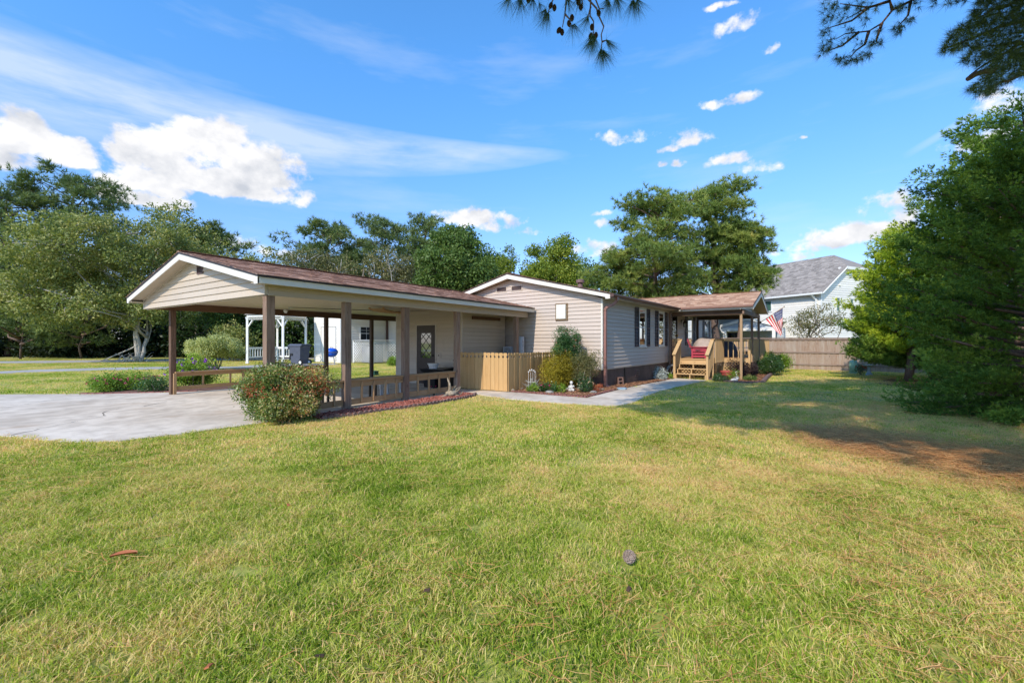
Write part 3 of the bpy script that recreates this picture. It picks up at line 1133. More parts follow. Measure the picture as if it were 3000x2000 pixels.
def tab_geom(mb, o, ax, up, nrm, tb, exp):
    r_, a, b, ti, th, j = tb
    q = lambda s, u_, d: tuple(o[i] + ax[i] * s + up[i] * u_ + nrm[i] * d for i in range(3))
    u0, u1 = r_ * exp - 0.01 + j, r_ * exp + exp + 0.01
    mb._add([q(a, u0, 0.0), q(b, u0, 0.0), q(b, u1, 0.0), q(a, u1, 0.0), q(a, u0, th), q(b, u0, th), q(b, u1, 0.002), q(a, u1, 0.002)],
            [(4, 5, 6, 7), (0, 1, 5, 4), (1, 2, 6, 5), (3, 0, 4, 7)], ti)


def roof_tabs(T, mat, o, ax, up, length, rows, exp=0.14, tab=0.30, seed=1, singles=0, ref=None, parent=None, clip=None):
    ax, up = Vector(ax).normalized(), Vector(up).normalized()
    nrm = ax.cross(up)
    if nrm.z < 0:
        nrm = -nrm
    tl = tabs(o, ax, up, nrm, length, rows, exp, tab, seed)
    if clip:
        tl = [x for x in tl if clip(x)]
    if singles:
        key = lambda t_: (Vector(o) + ax * ((t_[1] + t_[2]) / 2) + up * (t_[0] * exp) - Vector(ref)).length
        tl.sort(key=key)
        for t_ in tl[:singles]:
            mb = MB()
            tab_geom(mb, o, ax, up, nrm, t_, exp)
            T.part('shingle', mb, mat, tint=True, parent=parent)
        tl = tl[singles:]
    mb = MB()
    for t_ in tl:
        tab_geom(mb, o, ax, up, nrm, t_, exp)
    T.part('shingles', mb, mat, tint=True, kind='stuff', parent=parent)


def window(T, P, a0, a1, z0, z1, frame='trim_white', fw=0.06, sash=True, blinds=None, grid=(0, 0), glass='glass_clear', parent=None, proud=0.035, sill=True):
    """P(s, z, d) -> point. frame > pane, sash bars"""
    def bx(mb, s0, s1, q0, q1, d0, d1):
        mb.hexa([P(s0, q0, d0), P(s1, q0, d0), P(s1, q0, d1), P(s0, q0, d1), P(s0, q1, d0), P(s1, q1, d0), P(s1, q1, d1), P(s0, q1, d1)])
        return mb
    mb = MB()
    bx(mb, a0, a0 + fw, z0, z1, 0.001, proud)
    bx(mb, a1 - fw, a1, z0, z1, 0.001, proud)
    bx(mb, a0 + fw, a1 - fw, z1 - fw, z1, 0.001, proud)
    bx(mb, a0 + fw, a1 - fw, z0, z0 + fw, 0.001, proud + (0.02 if sill else 0))
    f = T.part('window', mb, frame, parent=parent)
    sub = f
    if parent is not None:
        sub = parent
    zm = (z0 + z1) / 2
    if sash:
        mb = MB()
        bx(mb, a0 + fw, a1 - fw, zm - 0.022, zm + 0.022, 0.004, proud - 0.008)
        for k in range(grid[0]):
            s = a0 + fw + (a1 - a0 - 2 * fw) * (k + 1) / (grid[0] + 1)
            bx(mb, s - 0.008, s + 0.008, z0 + fw, z1 - fw, 0.006, proud - 0.012)
        for k in range(grid[1]):
            s = zm + (z1 - fw - zm) * (k + 1) / (grid[1] + 1)
            bx(mb, a0 + fw, a1 - fw, s - 0.008, s + 0.008, 0.007, proud - 0.013)
        T.part('sash', mb, frame, parent=sub)
    mb = bx(MB(), a0 + fw - 0.002, a1 - fw + 0.002, z0 + fw - 0.002, z1 - fw + 0.002, 0.0085, 0.0125)
    T.part('pane', mb, glass, parent=sub)
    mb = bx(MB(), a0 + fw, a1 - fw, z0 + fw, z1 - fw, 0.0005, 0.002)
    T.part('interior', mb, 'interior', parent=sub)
    if blinds:
        mb = MB()
        z = blinds[1] - 0.01
        while z > blinds[0]:
            bx(mb, a0 + fw + 0.01, a1 - fw - 0.01, z - 0.022, z, 0.0032, 0.0065)
            z -= 0.03
        T.part('blind', mb, 'blinds', parent=sub)
    return f


def glass_mat():
    m_ = bpy.data.materials.new('glass_clear')
    m_.use_nodes = True
    nt = m_.node_tree
    nt.nodes.clear()
    o = nt.nodes.new('ShaderNodeOutputMaterial')
    mx = nt.nodes.new('ShaderNodeMixShader')
    tr = nt.nodes.new('ShaderNodeBsdfTransparent')
    tr.inputs[0].default_value = (0.75, 0.8, 0.8, 1)
    gl = nt.nodes.new('ShaderNodeBsdfGlossy')
    gl.inputs['Roughness'].default_value = 0.02
    fr = nt.nodes.new('ShaderNodeFresnel')
    fr.inputs[0].default_value = 1.7
    nt.links.new(fr.outputs[0], mx.inputs[0])
    nt.links.new(tr.outputs[0], mx.inputs[1])
    nt.links.new(gl.outputs[0], mx.inputs[2])
    nt.links.new(mx.outputs[0], o.inputs[0])
    MATS['glass_clear'] = m_


glass_mat()


def at(px, py, z=0.0):
    d = FW + RT * (px - 1500) / FPX + np.array([0, 0, 1.0]) * (1001 - py) / FPX
    t_ = (z - CAM[2]) / d[2]
    p = CAM + d * t_
    return float(p[0]), float(p[1])


# ================================================================== SETTING
def make_ground():
    def axis(lo, hi, c, w, n):
        t_ = np.linspace(-1, 1, n)
        s = np.sinh(t_ * 4.2) / np.sinh(4.2)
        return np.where(s < 0, c + s * (c - lo), c + s * (hi - c))
    xs = axis(-300, 500, 8, 0, 150)
    ys = axis(-400, 400, -2, 0, 150)
    X, Y = np.meshgrid(xs, ys)
    Z = ground_z(X, Y)
    V = np.stack([X.ravel(), Y.ravel(), Z.ravel()], 1)
    n = 150
    i = np.arange(n - 1)
    A, B = np.meshgrid(i, i)
    a_ = (B * n + A).ravel()
    F = np.stack([a_, a_ + 1, a_ + n + 1, a_ + n], 1)
    me = np_mesh('lawn', V, F)
    me.materials.append(M('lawn_ground'))
    tag(link('lawn', me), kind='structure')


make_ground()

DRIVE = [(1.2, -0.14), (-0.4, -0.12), (-1.23, -0.04), (-2.1, 0.14), (-2.6, 0.72), (-3.06, 2.2), (-6, 7), (-14, 13), (-11, 17),
         (-4.2, 12.4), (-2.18, 10.55), (-0.59, 8.5), (0.68, 7.4), (1.5, 6.78), (7.7, 6.78), (7.7, 4.25), (6.84, 4.2), (6.84, 0.98), (6.44, 0.98), (6.44, -0.14)]
WALK_F = [(5.55, -0.14), (5.55, -0.7), (5.24, -2.0), (5.24, -3.1), (5.36, -4.35), (5.6, -4.78), (6.3, -4.93), (7.5, -4.82), (9, -4.74), (11, -4.80), (13.2, -4.86), (15.5, -4.97)]
WALK_B = [(6.44, -0.142), (6.5, -0.75), (6.52, -1.4), (6.53, -2.4), (6.54, -3.2), (6.56, -3.6), (6.9, -3.60), (7.8, -3.60), (9.4, -3.6), (11.2, -3.61), (13.4, -3.62), (15.85, -3.64)]
PATH1 = [(-14, 21.5), (-0.81, 23.4), (0.25, 23.1), (2.69, 22.5), (4.77, 20.75), (7.2, 18.4), (10.0, 17.4), (13.2, 17.2), (14.0, 19.2), (12.0, 21.5), (9.4, 21.0), (8.2, 20.4), (5.63, 23.6), (3.24, 25.2), (0.75, 26.0), (-0.58, 25.6), (-14, 24)]
ROAD = [(-60, 46), (0.67, 38.0), (5.22, 34.6), (10.12, 31.4), (30, 22), (60, 8), (62, 12), (32, 27), (11.0, 36.5), (6.3, 39.5), (1.3, 43), (-58, 52)]


def slab(name, poly, z0, z1, mat):
    return tag(link(name, MB().prism(poly, z0, z1).mesh(name, mat)), kind='structure')


slab('driveway', DRIVE, -0.15, 0.0, 'concrete')


def walk_mesh():
    mb = MB()
    n = len(WALK_F)
    for i in range(n - 1):
        f0, f1, b0, b1 = WALK_F[i], WALK_F[i + 1], WALK_B[i], WALK_B[i + 1]
        if i > 0:
            g = 0.008 if i % 2 == 0 else 0.0
            d = (f1[0] - f0[0], f1[1] - f0[1])
            L_ = math.hypot(*d)
            f0 = (f0[0] + d[0] / L_ * g, f0[1] + d[1] / L_ * g)
            d = (b1[0] - b0[0], b1[1] - b0[1])
            L_ = math.hypot(*d)
            b0 = (b0[0] + d[0] / L_ * g, b0[1] + d[1] / L_ * g)
        zz = lambda p: gz(*p) + 0.022
        ps = [f0, f1, b1, b0]
        mb.hexa([(x, y, zz((x, y)) - 0.14) for x, y in ps] + [(x, y, zz((x, y))) for x, y in ps])
    return mb.mesh('garden_walk', 'concrete')


tag(link('garden_walk', walk_mesh()), kind='structure')
slab('path', PATH1, -0.12, -0.004, 'asphalt')
slab('road', ROAD, -0.12, -0.002, 'asphalt')


def ribbon(mb, pts, w, z, jag=0.0, rg=random.Random(5)):
    pts = [Vector((p[0], p[1], z)) for p in pts]
    fine = []
    for a, b in zip(pts[:-1], pts[1:]):
        k = max(1, int((b - a).length / 0.12))
        for i in range(k):
            fine.append(a + (b - a) * i / k)
    fine.append(pts[-1])
    L_, Rr = [], []
    for i, p in enumerate(fine):
        d = (fine[min(i + 1, len(fine) - 1)] - fine[max(i - 1, 0)]).normalized()
        s = Vector((-d.y, d.x, 0))
        c = p + s * rg.uniform(-jag, jag)
        ww = w * rg.uniform(0.4, 1.3)
        L_.append(c + s * ww / 2)
        Rr.append(c - s * ww / 2)
    n = len(fine)
    mb._add(L_ + Rr, [(i, i + 1, n + i + 1, n + i) for i in range(n - 1)])


def cracks():
    z = lambda pts: [at(x / 3.92, 900 + y / 3.92) for x, y in pts]
    mb = MB()
    ribbon(mb, z([(130, 1470), (600, 1365), (900, 1305), (1210, 1245), (1170, 1215), (1280, 1180), (1365, 1160)]), 0.012, 0.004, 0.02)
    ribbon(mb, z([(1640, 1138), (1780, 1110), (1920, 1080)]), 0.02, 0.004, 0.02)
    ribbon(mb, [at(600, 1181), at(650, 1176), at(715, 1171)], 0.006, 0.004, 0.015)
    o = link('concrete_cracks', mb.mesh('concrete_cracks', 'crack'))
    tag(o, kind='structure')
    mb = MB()
    ribbon(mb, z([(-200, 1195), (1000, 1000)]), 0.012, 0.004)
    tag(link('concrete_joint', mb.mesh('concrete_joint', 'joint')), kind='structure')


cracks()

BED_HOUSE = [(6.56, -1.12), (9.26, -1.12), (9.26, -2.95), (15.7, -3.2), (15.8, -3.62), (11.2, -3.6), (9.4, -3.58), (6.58, -3.58)]
BED_DECK = [(15.9, -5.02), (15.1, -5.9), (15.0, -6.5), (15.7, -6.95), (17.2, -6.9), (20.5, -6.95), (24.0, -6.95), (24.0, -6.1), (17.0, -4.9)]
BED_ROCK = [(0.7, -0.15), (5.5, -0.15), (5.5, -0.62), (5.15, -0.84), (4.3, -0.97), (3.12, -1.0), (2.2, -0.9), (1.34, -0.82), (0.7, -0.72)]
BED_FLOWER = [(-0.75, 8.75), (1.45, 6.85), (3.2, 6.85), (3.2, 8.2), (1.5, 9.1), (0.4, 9.4)]


def bed(name, poly, mat, hgt=0.025):
    mb = MB()
    top = [(x, y, gz(x, y) + hgt) for x, y in poly]
    bot = [(x, y, gz(x, y) - 0.05) for x, y in poly]
    n = len(poly)
    mb._add(bot + top, [tuple(range(n, 2 * n))] + [(i, (i + 1) % n, n + (i + 1) % n, n + i) for i in range(n)])
    o = link(name, mb.mesh(name, mat))
    return tag(o, kind='structure')


bed('mulch_bed', BED_HOUSE, 'mulch')
bed('mulch_bed', BED_DECK, 'mulch')
bed('rock_bed', BED_ROCK, 'red_rock', 0.015)
bed('flower_bed', BED_FLOWER, 'dirt')


def inside(P, poly):
    x, y = P[:, 0], P[:, 1]
    res = np.zeros(len(P), bool)
    n = len(poly)
    for i in range(n):
        x0, y0 = poly[i]
        x1, y1 = poly[(i + 1) % n]
        c = ((y0 > y) != (y1 > y))
        with np.errstate(divide='ignore', invalid='ignore'):
            xi = (x1 - x0) * (y - y0) / (y1 - y0) + x0
        res ^= c & (x < xi)
    return res


def in_poly_points(poly, n, rg):
    a = np.array(poly)
    lo, hi = a.min(0), a.max(0)
    out = np.empty((0, 2))
    while len(out) < n:
        q = rg.uniform(lo, hi, (n * 2, 2))
        out = np.vstack([out, q[inside(q, poly)]])
    return out[:n]


def chunks(name, poly, n, size, mat, seed, label=None, z=0.03, flat=0.6, long=1.0, cat=None):
    """many small lumps (rock, bark chips) as one object"""
    rg = np.random.default_rng(seed)
    p = in_poly_points(poly, n, rg)
    zz = ground_z(p[:, 0], p[:, 1]) + z
    base = np.array([[1, 0, 0], [-1, 0, 0], [0, 1, 0], [0, -1, 0], [0, 0, 1], [0, 0, -1]], float)
    F0 = np.array([[0, 2, 4], [2, 1, 4], [1, 3, 4], [3, 0, 4], [2, 0, 5], [1, 2, 5], [3, 1, 5], [0, 3, 5]])
    s = size * rg.uniform(0.5, 1.5, (n, 1, 1)) * rg.uniform(0.7, 1.3, (n, 6, 1))
    V = base[None] * s * np.array([long, 1, flat])
    a_ = rg.uniform(0, 6.28, n)
    ca, sa = np.cos(a_)[:, None], np.sin(a_)[:, None]
    x, y = V[:, :, 0] * ca - V[:, :, 1] * sa, V[:, :, 0] * sa + V[:, :, 1] * ca
    V[:, :, 0], V[:, :, 1] = x + p[:, 0:1], y + p[:, 1:2]
    V[:, :, 2] += (zz + rg.uniform(0, size * 0.7, n))[:, None]
    F = (F0[None] + (np.arange(n) * 6)[:, None, None]).reshape(-1, 3)
    me = np_mesh(name, V.reshape(-1, 3), F, np.repeat(rg.uniform(0, 1, n), 8))
    me.materials.append(M(mat))
    return tag(link(name, me), label, cat, kind='stuff')


chunks('red_rocks', BED_ROCK, 5200, 0.026, 'red_rock', 3, 'reddish lava rocks filling the bed along the carport')
chunks('bark_mulch', BED_HOUSE, 9000, 0.022, 'chips', 4, 'brown bark and needle mulch in the bed by the house', flat=0.3, long=2.6)
chunks('bark_mulch', BED_DECK, 5000, 0.022, 'chips', 5, 'brown mulch in the bed in front of the deck', flat=0.3, long=2.4)


# ================================================================== CARPORT
def carport():
    T = Thing('carport', 'open gabled carport with brown shingle roof, tan siding and wooden posts', 'carport')
    ry, rz, ez, hw = 3.3, 3.55, 2.73, 3.6
    sl_ = (rz - ez) / hw
    top = lambda y: rz - sl_ * abs(y - ry)
    x0, x1 = -0.30, 9.28
    # roof deck
    mb = MB()
    for s in (-1, 1):
        ye = ry + s * hw
        extrude(mb, [(x0, ye, ez - 0.05), (x0, ry, rz - 0.05), (x0, ry, rz - 0.012), (x0, ye, ez - 0.012)][::s], (x1 - x0, 0, 0))
    roof = T.part('roof', mb, 'drip_edge')
    L_ = math.hypot(hw, rz - ez)
    rows = int(L_ / 0.14)
    roof_tabs(T, 'shingle_brown', (x0 - 0.02, ry - hw - 0.02, ez - 0.012), (1, 0, 0), (0, hw, rz - ez), x1 - x0 + 0.02, rows + 1, 0.14, 0.30, 11, 300, (-4.2, -8.5, 1.5), parent=roof)
    roof_tabs(T, 'shingle_brown', (x0 - 0.02, ry + hw + 0.02, ez - 0.012), (1, 0, 0), (0, -hw, rz - ez), x1 - x0 + 0.02, rows + 1, 0.14, 0.30, 12, parent=roof)
    mb = MB()
    mb.bar((x0, ry, rz + 0.012), (x1, ry, rz + 0.012), 0.22, 0.014)
    T.part('ridge_cap', mb, 'shingle_brown', parent=roof)
    # rake boards (front gable), with the boxed return at each foot
    for s in (-1, 1):
        ye = ry + s * hw
        mb = MB()
        extrude(mb, [(x0, ye, ez - 0.052), (x0, ye, ez - 0.17), (x0, ry, rz - 0.185), (x0, ry, rz - 0.052)][::s], (0.022, 0, 0))
        extrude(mb, [(x0 - 0.002, ye, ez - 0.06), (x0 - 0.002, ye, ez - 0.175), (x0 - 0.002, ye - s * 0.14, ez - 0.175), (x0 - 0.002, ye - s * 0.14, ez - 0.03)][::s], (0.024, 0, 0))
        T.part('rake_board', mb, 'trim_white', smooth=False)
        mb = MB()
        extrude(mb, [(x0 - 0.012, ye - s * -0.02, ez - 0.05), (x0 - 0.012, ry, rz - 0.05), (x0 - 0.012, ry, rz + 0.004), (x0 - 0.012, ye - s * -0.02, ez + 0.0)][::s], (0.02, 0, 0))
        T.part('drip_edge', mb, 'drip_edge')
    # sloping soffit under the rake, laid in strips
    for s in (-1, 1):
        n = 26
        for i in range(n):
            ya, yb = ry + s * hw * i / n, ry + s * hw * (i + 1) / n - s * 0.006
            za, zb = top(ya) - 0.150, top(yb) - 0.150
            mb = MB()
            mb.hexa([(x0 + 0.023, ya, za), (-0.018, ya, za), (-0.018, yb, zb), (x0 + 0.023, yb, zb),
                     (x0 + 0.023, ya, za + 0.02), (-0.018, ya, za + 0.02), (-0.018, yb, zb + 0.02), (x0 + 0.023, yb, zb + 0.02)])
            T.part('soffit_strip', mb, 'soffit')
        mb = MB()
        mb.bar((-0.028, ry, rz - 0.162), (-0.028, ry + s * (hw - 0.3), top(ry + s * (hw - 0.3)) - 0.162), 0.02, 0.03)
        T.part('soffit_trim', mb, 'trim_tan')
    # eave fascias and flat eave soffits
    for y, s in ((ry - hw, -1), (ry + hw, 1)):
        mb = MB().box(x0 + 0.024, x1, min(y, y - s * 0.02), max(y, y - s * 0.02), ez - 0.165, ez - 0.052)
        T.part('fascia', mb, 'trim_white', label='white fascia board under the shingle edge')
        mb = MB().box(x0 - 0.01, x1, min(y, y + s * 0.025), max(y, y + s * 0.025), ez - 0.05, ez - 0.012)
        T.part('drip_edge', mb, 'drip_edge')
        yy = (y - s * 0.022, y - s * 0.29)
        mb = MB().box(x0 + 0.024, x1, min(yy), max(yy), ez - 0.150, ez - 0.135)
        T.part('soffit', mb, 'soffit')
    # gable siding in courses
    P = lambda s, z, d: (-0.002 - d, s, z)

    def sp(z):
        w = (rz - 0.165 - z) / sl_
        return [(max(0.05, ry - w), min(6.56, ry + w))]
    siding(T, 'siding_tan', P, sp, 2.40, 3.37, 0.138, holes=[(2.78, 3.06, 3.06, 3.29)], joint=2.2)
    mb = MB()
    extrude(mb, [(0.03, 0.03, 2.38), (0.03, 6.58, 2.38), (0.03, 6.58, 2.62), (0.03, ry, 3.40), (0.03, 0.03, 2.62)], (0.05, 0, 0))
    T.part('gable_backing', mb, 'trim_tan')
    mb = MB().box(-0.03, 0.028, 0.0, 0.045, 2.395, 2.66).box(-0.03, 0.03, 6.562, 6.60, 2.395, 2.66)
    T.part('corner_trim', mb, 'trim_tan')
    # small louvred vent
    mb = MB()
    mb.box(-0.035, 0.0, 2.76, 3.08, 3.04, 3.065).box(-0.035, 0.0, 2.76, 3.08, 3.285, 3.31).box(-0.035, 0, 2.76, 2.785, 3.065, 3.285).box(-0.035, 0, 3.055, 3.08, 3.065, 3.285)
    v = T.part('gable_vent', mb, 'vent_brown')
    mb = MB().box(-0.008, 0.0, 2.786, 3.054, 3.066, 3.284)
    T.part('screen', mb, 'mesh_dark', parent=v)
    mb = MB()
    for k in range(6):
        mb.box(-0.022, -0.012, 2.786 + 0.045 * k, 2.794 + 0.045 * k, 3.066, 3.284)
    for k in range(5):
        mb.box(-0.026, -0.014, 2.786, 3.054, 3.09 + 0.045 * k, 3.098 + 0.045 * k)
    T.part('louvre', mb, 'vent_brown', parent=v)
    # siding-wrapped header on the right, two courses
    P2 = lambda s, z, d: (s, -0.005 - d, z)
    siding(T, 'siding_tan', P2, lambda z: [(0.032, x1 - 0.0)], 2.385, 2.60, 0.115, name='header_board')
    T.part('header_beam', MB().box(0.09, x1, -0.003, 0.14, 2.385, 2.60), 'trim_tan')
    # left side exposed wooden beam, in lengths
    for a, b in ((0.09, 3.2), (3.204, 6.2), (6.204, x1)):
        T.part('header_beam', MB().box(a, b, 6.46, 6.56, 2.40, 2.60), 'beam_wood', label='exposed brown wooden beam')
    # ceiling of long narrow panels
    n = 42
    for i in range(n):
        ya = 0.141 + (6.459 - 0.141) * i / n
        yb = 0.141 + (6.459 - 0.141) * (i + 1) / n - 0.008
        T.part('ceiling_panel', MB().box(0.085, x1, ya, yb, 2.60, 2.612 + 0.003 * (i % 2)), 'soffit')
    T.part('ceiling_backing', MB().box(0.085, x1, 0.141, 6.459, 2.63, 2.65), 'trim_tan')
    # posts
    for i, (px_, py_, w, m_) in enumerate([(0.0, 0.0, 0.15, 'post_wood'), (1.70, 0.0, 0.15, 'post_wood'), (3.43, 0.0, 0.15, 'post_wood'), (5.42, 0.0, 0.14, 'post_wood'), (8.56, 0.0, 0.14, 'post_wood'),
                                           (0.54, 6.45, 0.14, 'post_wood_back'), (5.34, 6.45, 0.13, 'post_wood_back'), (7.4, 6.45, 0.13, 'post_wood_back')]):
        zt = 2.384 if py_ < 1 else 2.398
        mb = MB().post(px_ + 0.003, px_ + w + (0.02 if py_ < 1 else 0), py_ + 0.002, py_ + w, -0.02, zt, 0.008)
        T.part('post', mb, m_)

    # low railings between the posts
    def rail(xa, xb, y, s, npk, slant=0.0):
        """s: +1 the broad cap leans to +y"""
        T.part('rail_cap', MB().box(xa, xb, min(y - 0.03 * s, y + 0.22 * s), max(y - 0.03 * s, y + 0.22 * s), 0.602, 0.64), 'rail_wood')
        T.part('rail_board', MB().box(xa, xb, min(y, y + 0.04 * s), max(y, y + 0.04 * s), 0.468, 0.60), 'rail_wood')
        T.part('rail_board', MB().box(xa, xb, min(y, y + 0.04 * s), max(y, y + 0.04 * s), 0.07, 0.20), 'rail_wood')
        for k in range(npk):
            x = xa + (xb - xa) * (k + 0.75) / (npk + 0.5)
            mb = MB()
            mb.hexa([(x, y - s * 0.04, 0.10), (x + 0.04, y - s * 0.04, 0.10), (x + 0.04, y - s * 0.001, 0.10), (x, y - s * 0.001, 0.10),
                     (x + slant, y - s * 0.04, 0.575), (x + slant + 0.04, y - s * 0.04, 0.575), (x + slant + 0.04, y - s * 0.001, 0.575), (x + slant, y - s * 0.001, 0.575)])
            T.part('baluster', mb, 'rail_wood_v')
    rail(0.18, 1.69, 0.06, 1, 4)
    rail(1.88, 3.42, 0.06, 1, 4, 0.02)
    rail(3.61, 5.41, 0.06, 1, 4, -0.01)
    # left bench-like rail
    y = 6.47
    T.part('rail_cap', MB().box(0.64, 3.0, y - 0.09, y + 0.12, 0.602, 0.64), 'rail_wood')
    T.part('rail_cap', MB().box(3.004, 5.33, y - 0.09, y + 0.12, 0.602, 0.64), 'rail_wood')
    T.part('rail_board', MB().box(0.69, 5.33, y, y + 0.04, 0.50, 0.60), 'rail_wood')
    T.part('rail_board', MB().box(0.69, 5.33, y, y + 0.04, 0.12, 0.22), 'rail_wood')
    for x in (1.35, 2.1, 2.85, 3.5, 4.2, 4.8):
        T.part('baluster', MB().box(x, x + 0.045, y + 0.041, y + 0.075, 0.16, 0.58), 'rail_wood_v')
    for x in (0.60, 2.42):
        mb = MB().hexa([(x, y - 0.06, 0.0), (x + 0.07, y - 0.06, 0.0), (x + 0.07, y - 0.001, 0.0), (x, y - 0.001, 0.0),
                        (x, y - 0.085, 0.60), (x + 0.07, y - 0.085, 0.60), (x + 0.07, y - 0.03, 0.60), (x, y - 0.03, 0.60)])
        T.part('brace', mb, 'rail_wood_v')
    # ceiling floodlight
    lx, ly = 3.25, 5.1
    f = T.part('floodlight', MB().lathe([(0.06, -0.03), (0.06, 0)], 12, (lx, ly, 2.60)), 'metal_galv')
    T.part('lamp_arm', MB().tube([(lx, ly, 2.58), (lx - 0.02, ly + 0.02, 2.53), (lx - 0.06, ly + 0.04, 2.51)], 0.015, 6), 'metal_galv', parent=f)
    a, b = Vector((lx - 0.05, ly + 0.035, 2.52)), Vector((lx - 0.16, ly + 0.0, 2.45))
    T.part('lamp_head', MB().tube([a, a + (b - a) * 0.3, a + (b - a) * 0.75, b], [0.025, 0.03, 0.06, 0.062], 12), 'plastic_white', smooth=True, parent=f)
    # conduit on the ceiling
    T.part('conduit', MB().tube([(3.25, 5.1, 2.592), (6.6, 3.6, 2.592)], 0.008, 5), 'iron_black')


carport()


# ---------------------------------------------------------------- storage room in the carport corner
def storage():
    T = Thing('storage_room', 'tan sided storage room with dark door at the back of the carport', 'storage room', (6.8, 1.0, 0))
    x, y0, y1 = 6.8, 1.0, 4.2
    T.part('wall', MB().box(x + 0.004, 9.27, y0 + 0.004, y1 - 0.004, -0.02, 2.595), 'trim_tan')
    Pf = lambda s, z, d: (x + 0.002 - d, s, z)
    siding(T, 'siding_tan', Pf, lambda z: [(y0 + 0.03, y1 - 0.03)], 0.02, 2.59, 0.13, holes=[(2.15, 3.16, 0.0, 2.14)])
    Ps = lambda s, z, d: (s, y0 + 0.002 - d, z)
    siding(T, 'siding_tan', Ps, lambda z: [(x + 0.03, 9.27)], 0.02, 2.59, 0.13)
    T.part('corner_trim', MB().box(x - 0.022, x + 0.028, y0 - 0.022, y0 + 0.028, -0.01, 2.597), 'trim_tan')
    T.part('corner_trim', MB().box(x - 0.022, x + 0.028, y1 - 0.028, y1 + 0.02, -0.01, 2.597), 'trim_tan')
    a0, a1, z0, z1 = 2.20, 3.11, 0.02, 2.08
    mb = MB().box(x - 0.03, x, a0 - 0.05, a0, z0, z1 + 0.05).box(x - 0.03, x, a1, a1 + 0.05, z0, z1 + 0.05).box(x - 0.03, x, a0, a1, z1, z1 + 0.05)
    T.part('door_frame', mb, 'trim_tan')
    mb = MB()
    mb.box(x - 0.02, x + 0.001, a0 + 0.002, a1 - 0.002, z0, 0.93).box(x - 0.02, x + 0.001, a0 + 0.002, a1 - 0.002, 1.80, z1 - 0.002)
    mb.box(x - 0.02, x + 0.001, a0 + 0.002, a0 + 0.20, 0.93, 1.80).box(x - 0.02, x + 0.001, a1 - 0.20, a1 - 0.002, 0.93, 1.80)
    d = T.part('door', mb, 'door_brown')
    T.part('pane', MB().box(x - 0.008, x - 0.004, a0 + 0.2, a1 - 0.2, 0.93, 1.80), 'glass_mirror', parent=d)
    mb = MB()
    ya, yb = a0 + 0.2, a1 - 0.2
    w = yb - ya
    for (p, q) in (((ya, 0.93), (yb, 1.45)), ((yb, 0.93), (ya, 1.45)), ((ya, 1.28), (yb, 1.80)), ((yb, 1.28), (ya, 1.80)),
                   ((ya + w / 2, 0.93), (yb, 1.15)), ((ya + w / 2, 0.93), (ya, 1.15)), ((ya + w / 2, 1.80), (yb, 1.58)), ((ya + w / 2, 1.80), (ya, 1.58))):
        mb.bar((x - 0.013, p[0], p[1]), (x - 0.013, q[0], q[1]), 0.014, 0.014, up=(1, 0, 0))
    T.part('lattice_bar', mb, 'door_brown', parent=d)
    T.part('handle', MB().blob((x - 0.05, a0 + 0.09, 1.02), (0.03, 0.03, 0.03)), 'iron_black', smooth=True, parent=d)
    T.part('outlet_box', MB().box(x - 0.035, x - 0.016, 1.92, 2.10, 0.93, 1.13).box(x - 0.045, x - 0.035, 1.95, 2.07, 0.96, 1.10), 'trim_tan')
    T.part('socket', MB().box(x - 0.052, x - 0.045, 1.99, 2.03, 1.01, 1.05), 'iron_black')
    T.part('wall_board', MB().box(7.3, 8.9, y0 - 0.06, y0 - 0.018, 2.27, 2.38), 'beam_wood')


storage()


# ================================================================== HOUSE
H_LEN, H_W = 15.44, 7.42
RY, RZ, EZ = 3.71, 4.07, 3.06        # ridge and right-hand eave (outer edge at y = -0.41)
HS = (RZ - EZ) / (RY + 0.41)


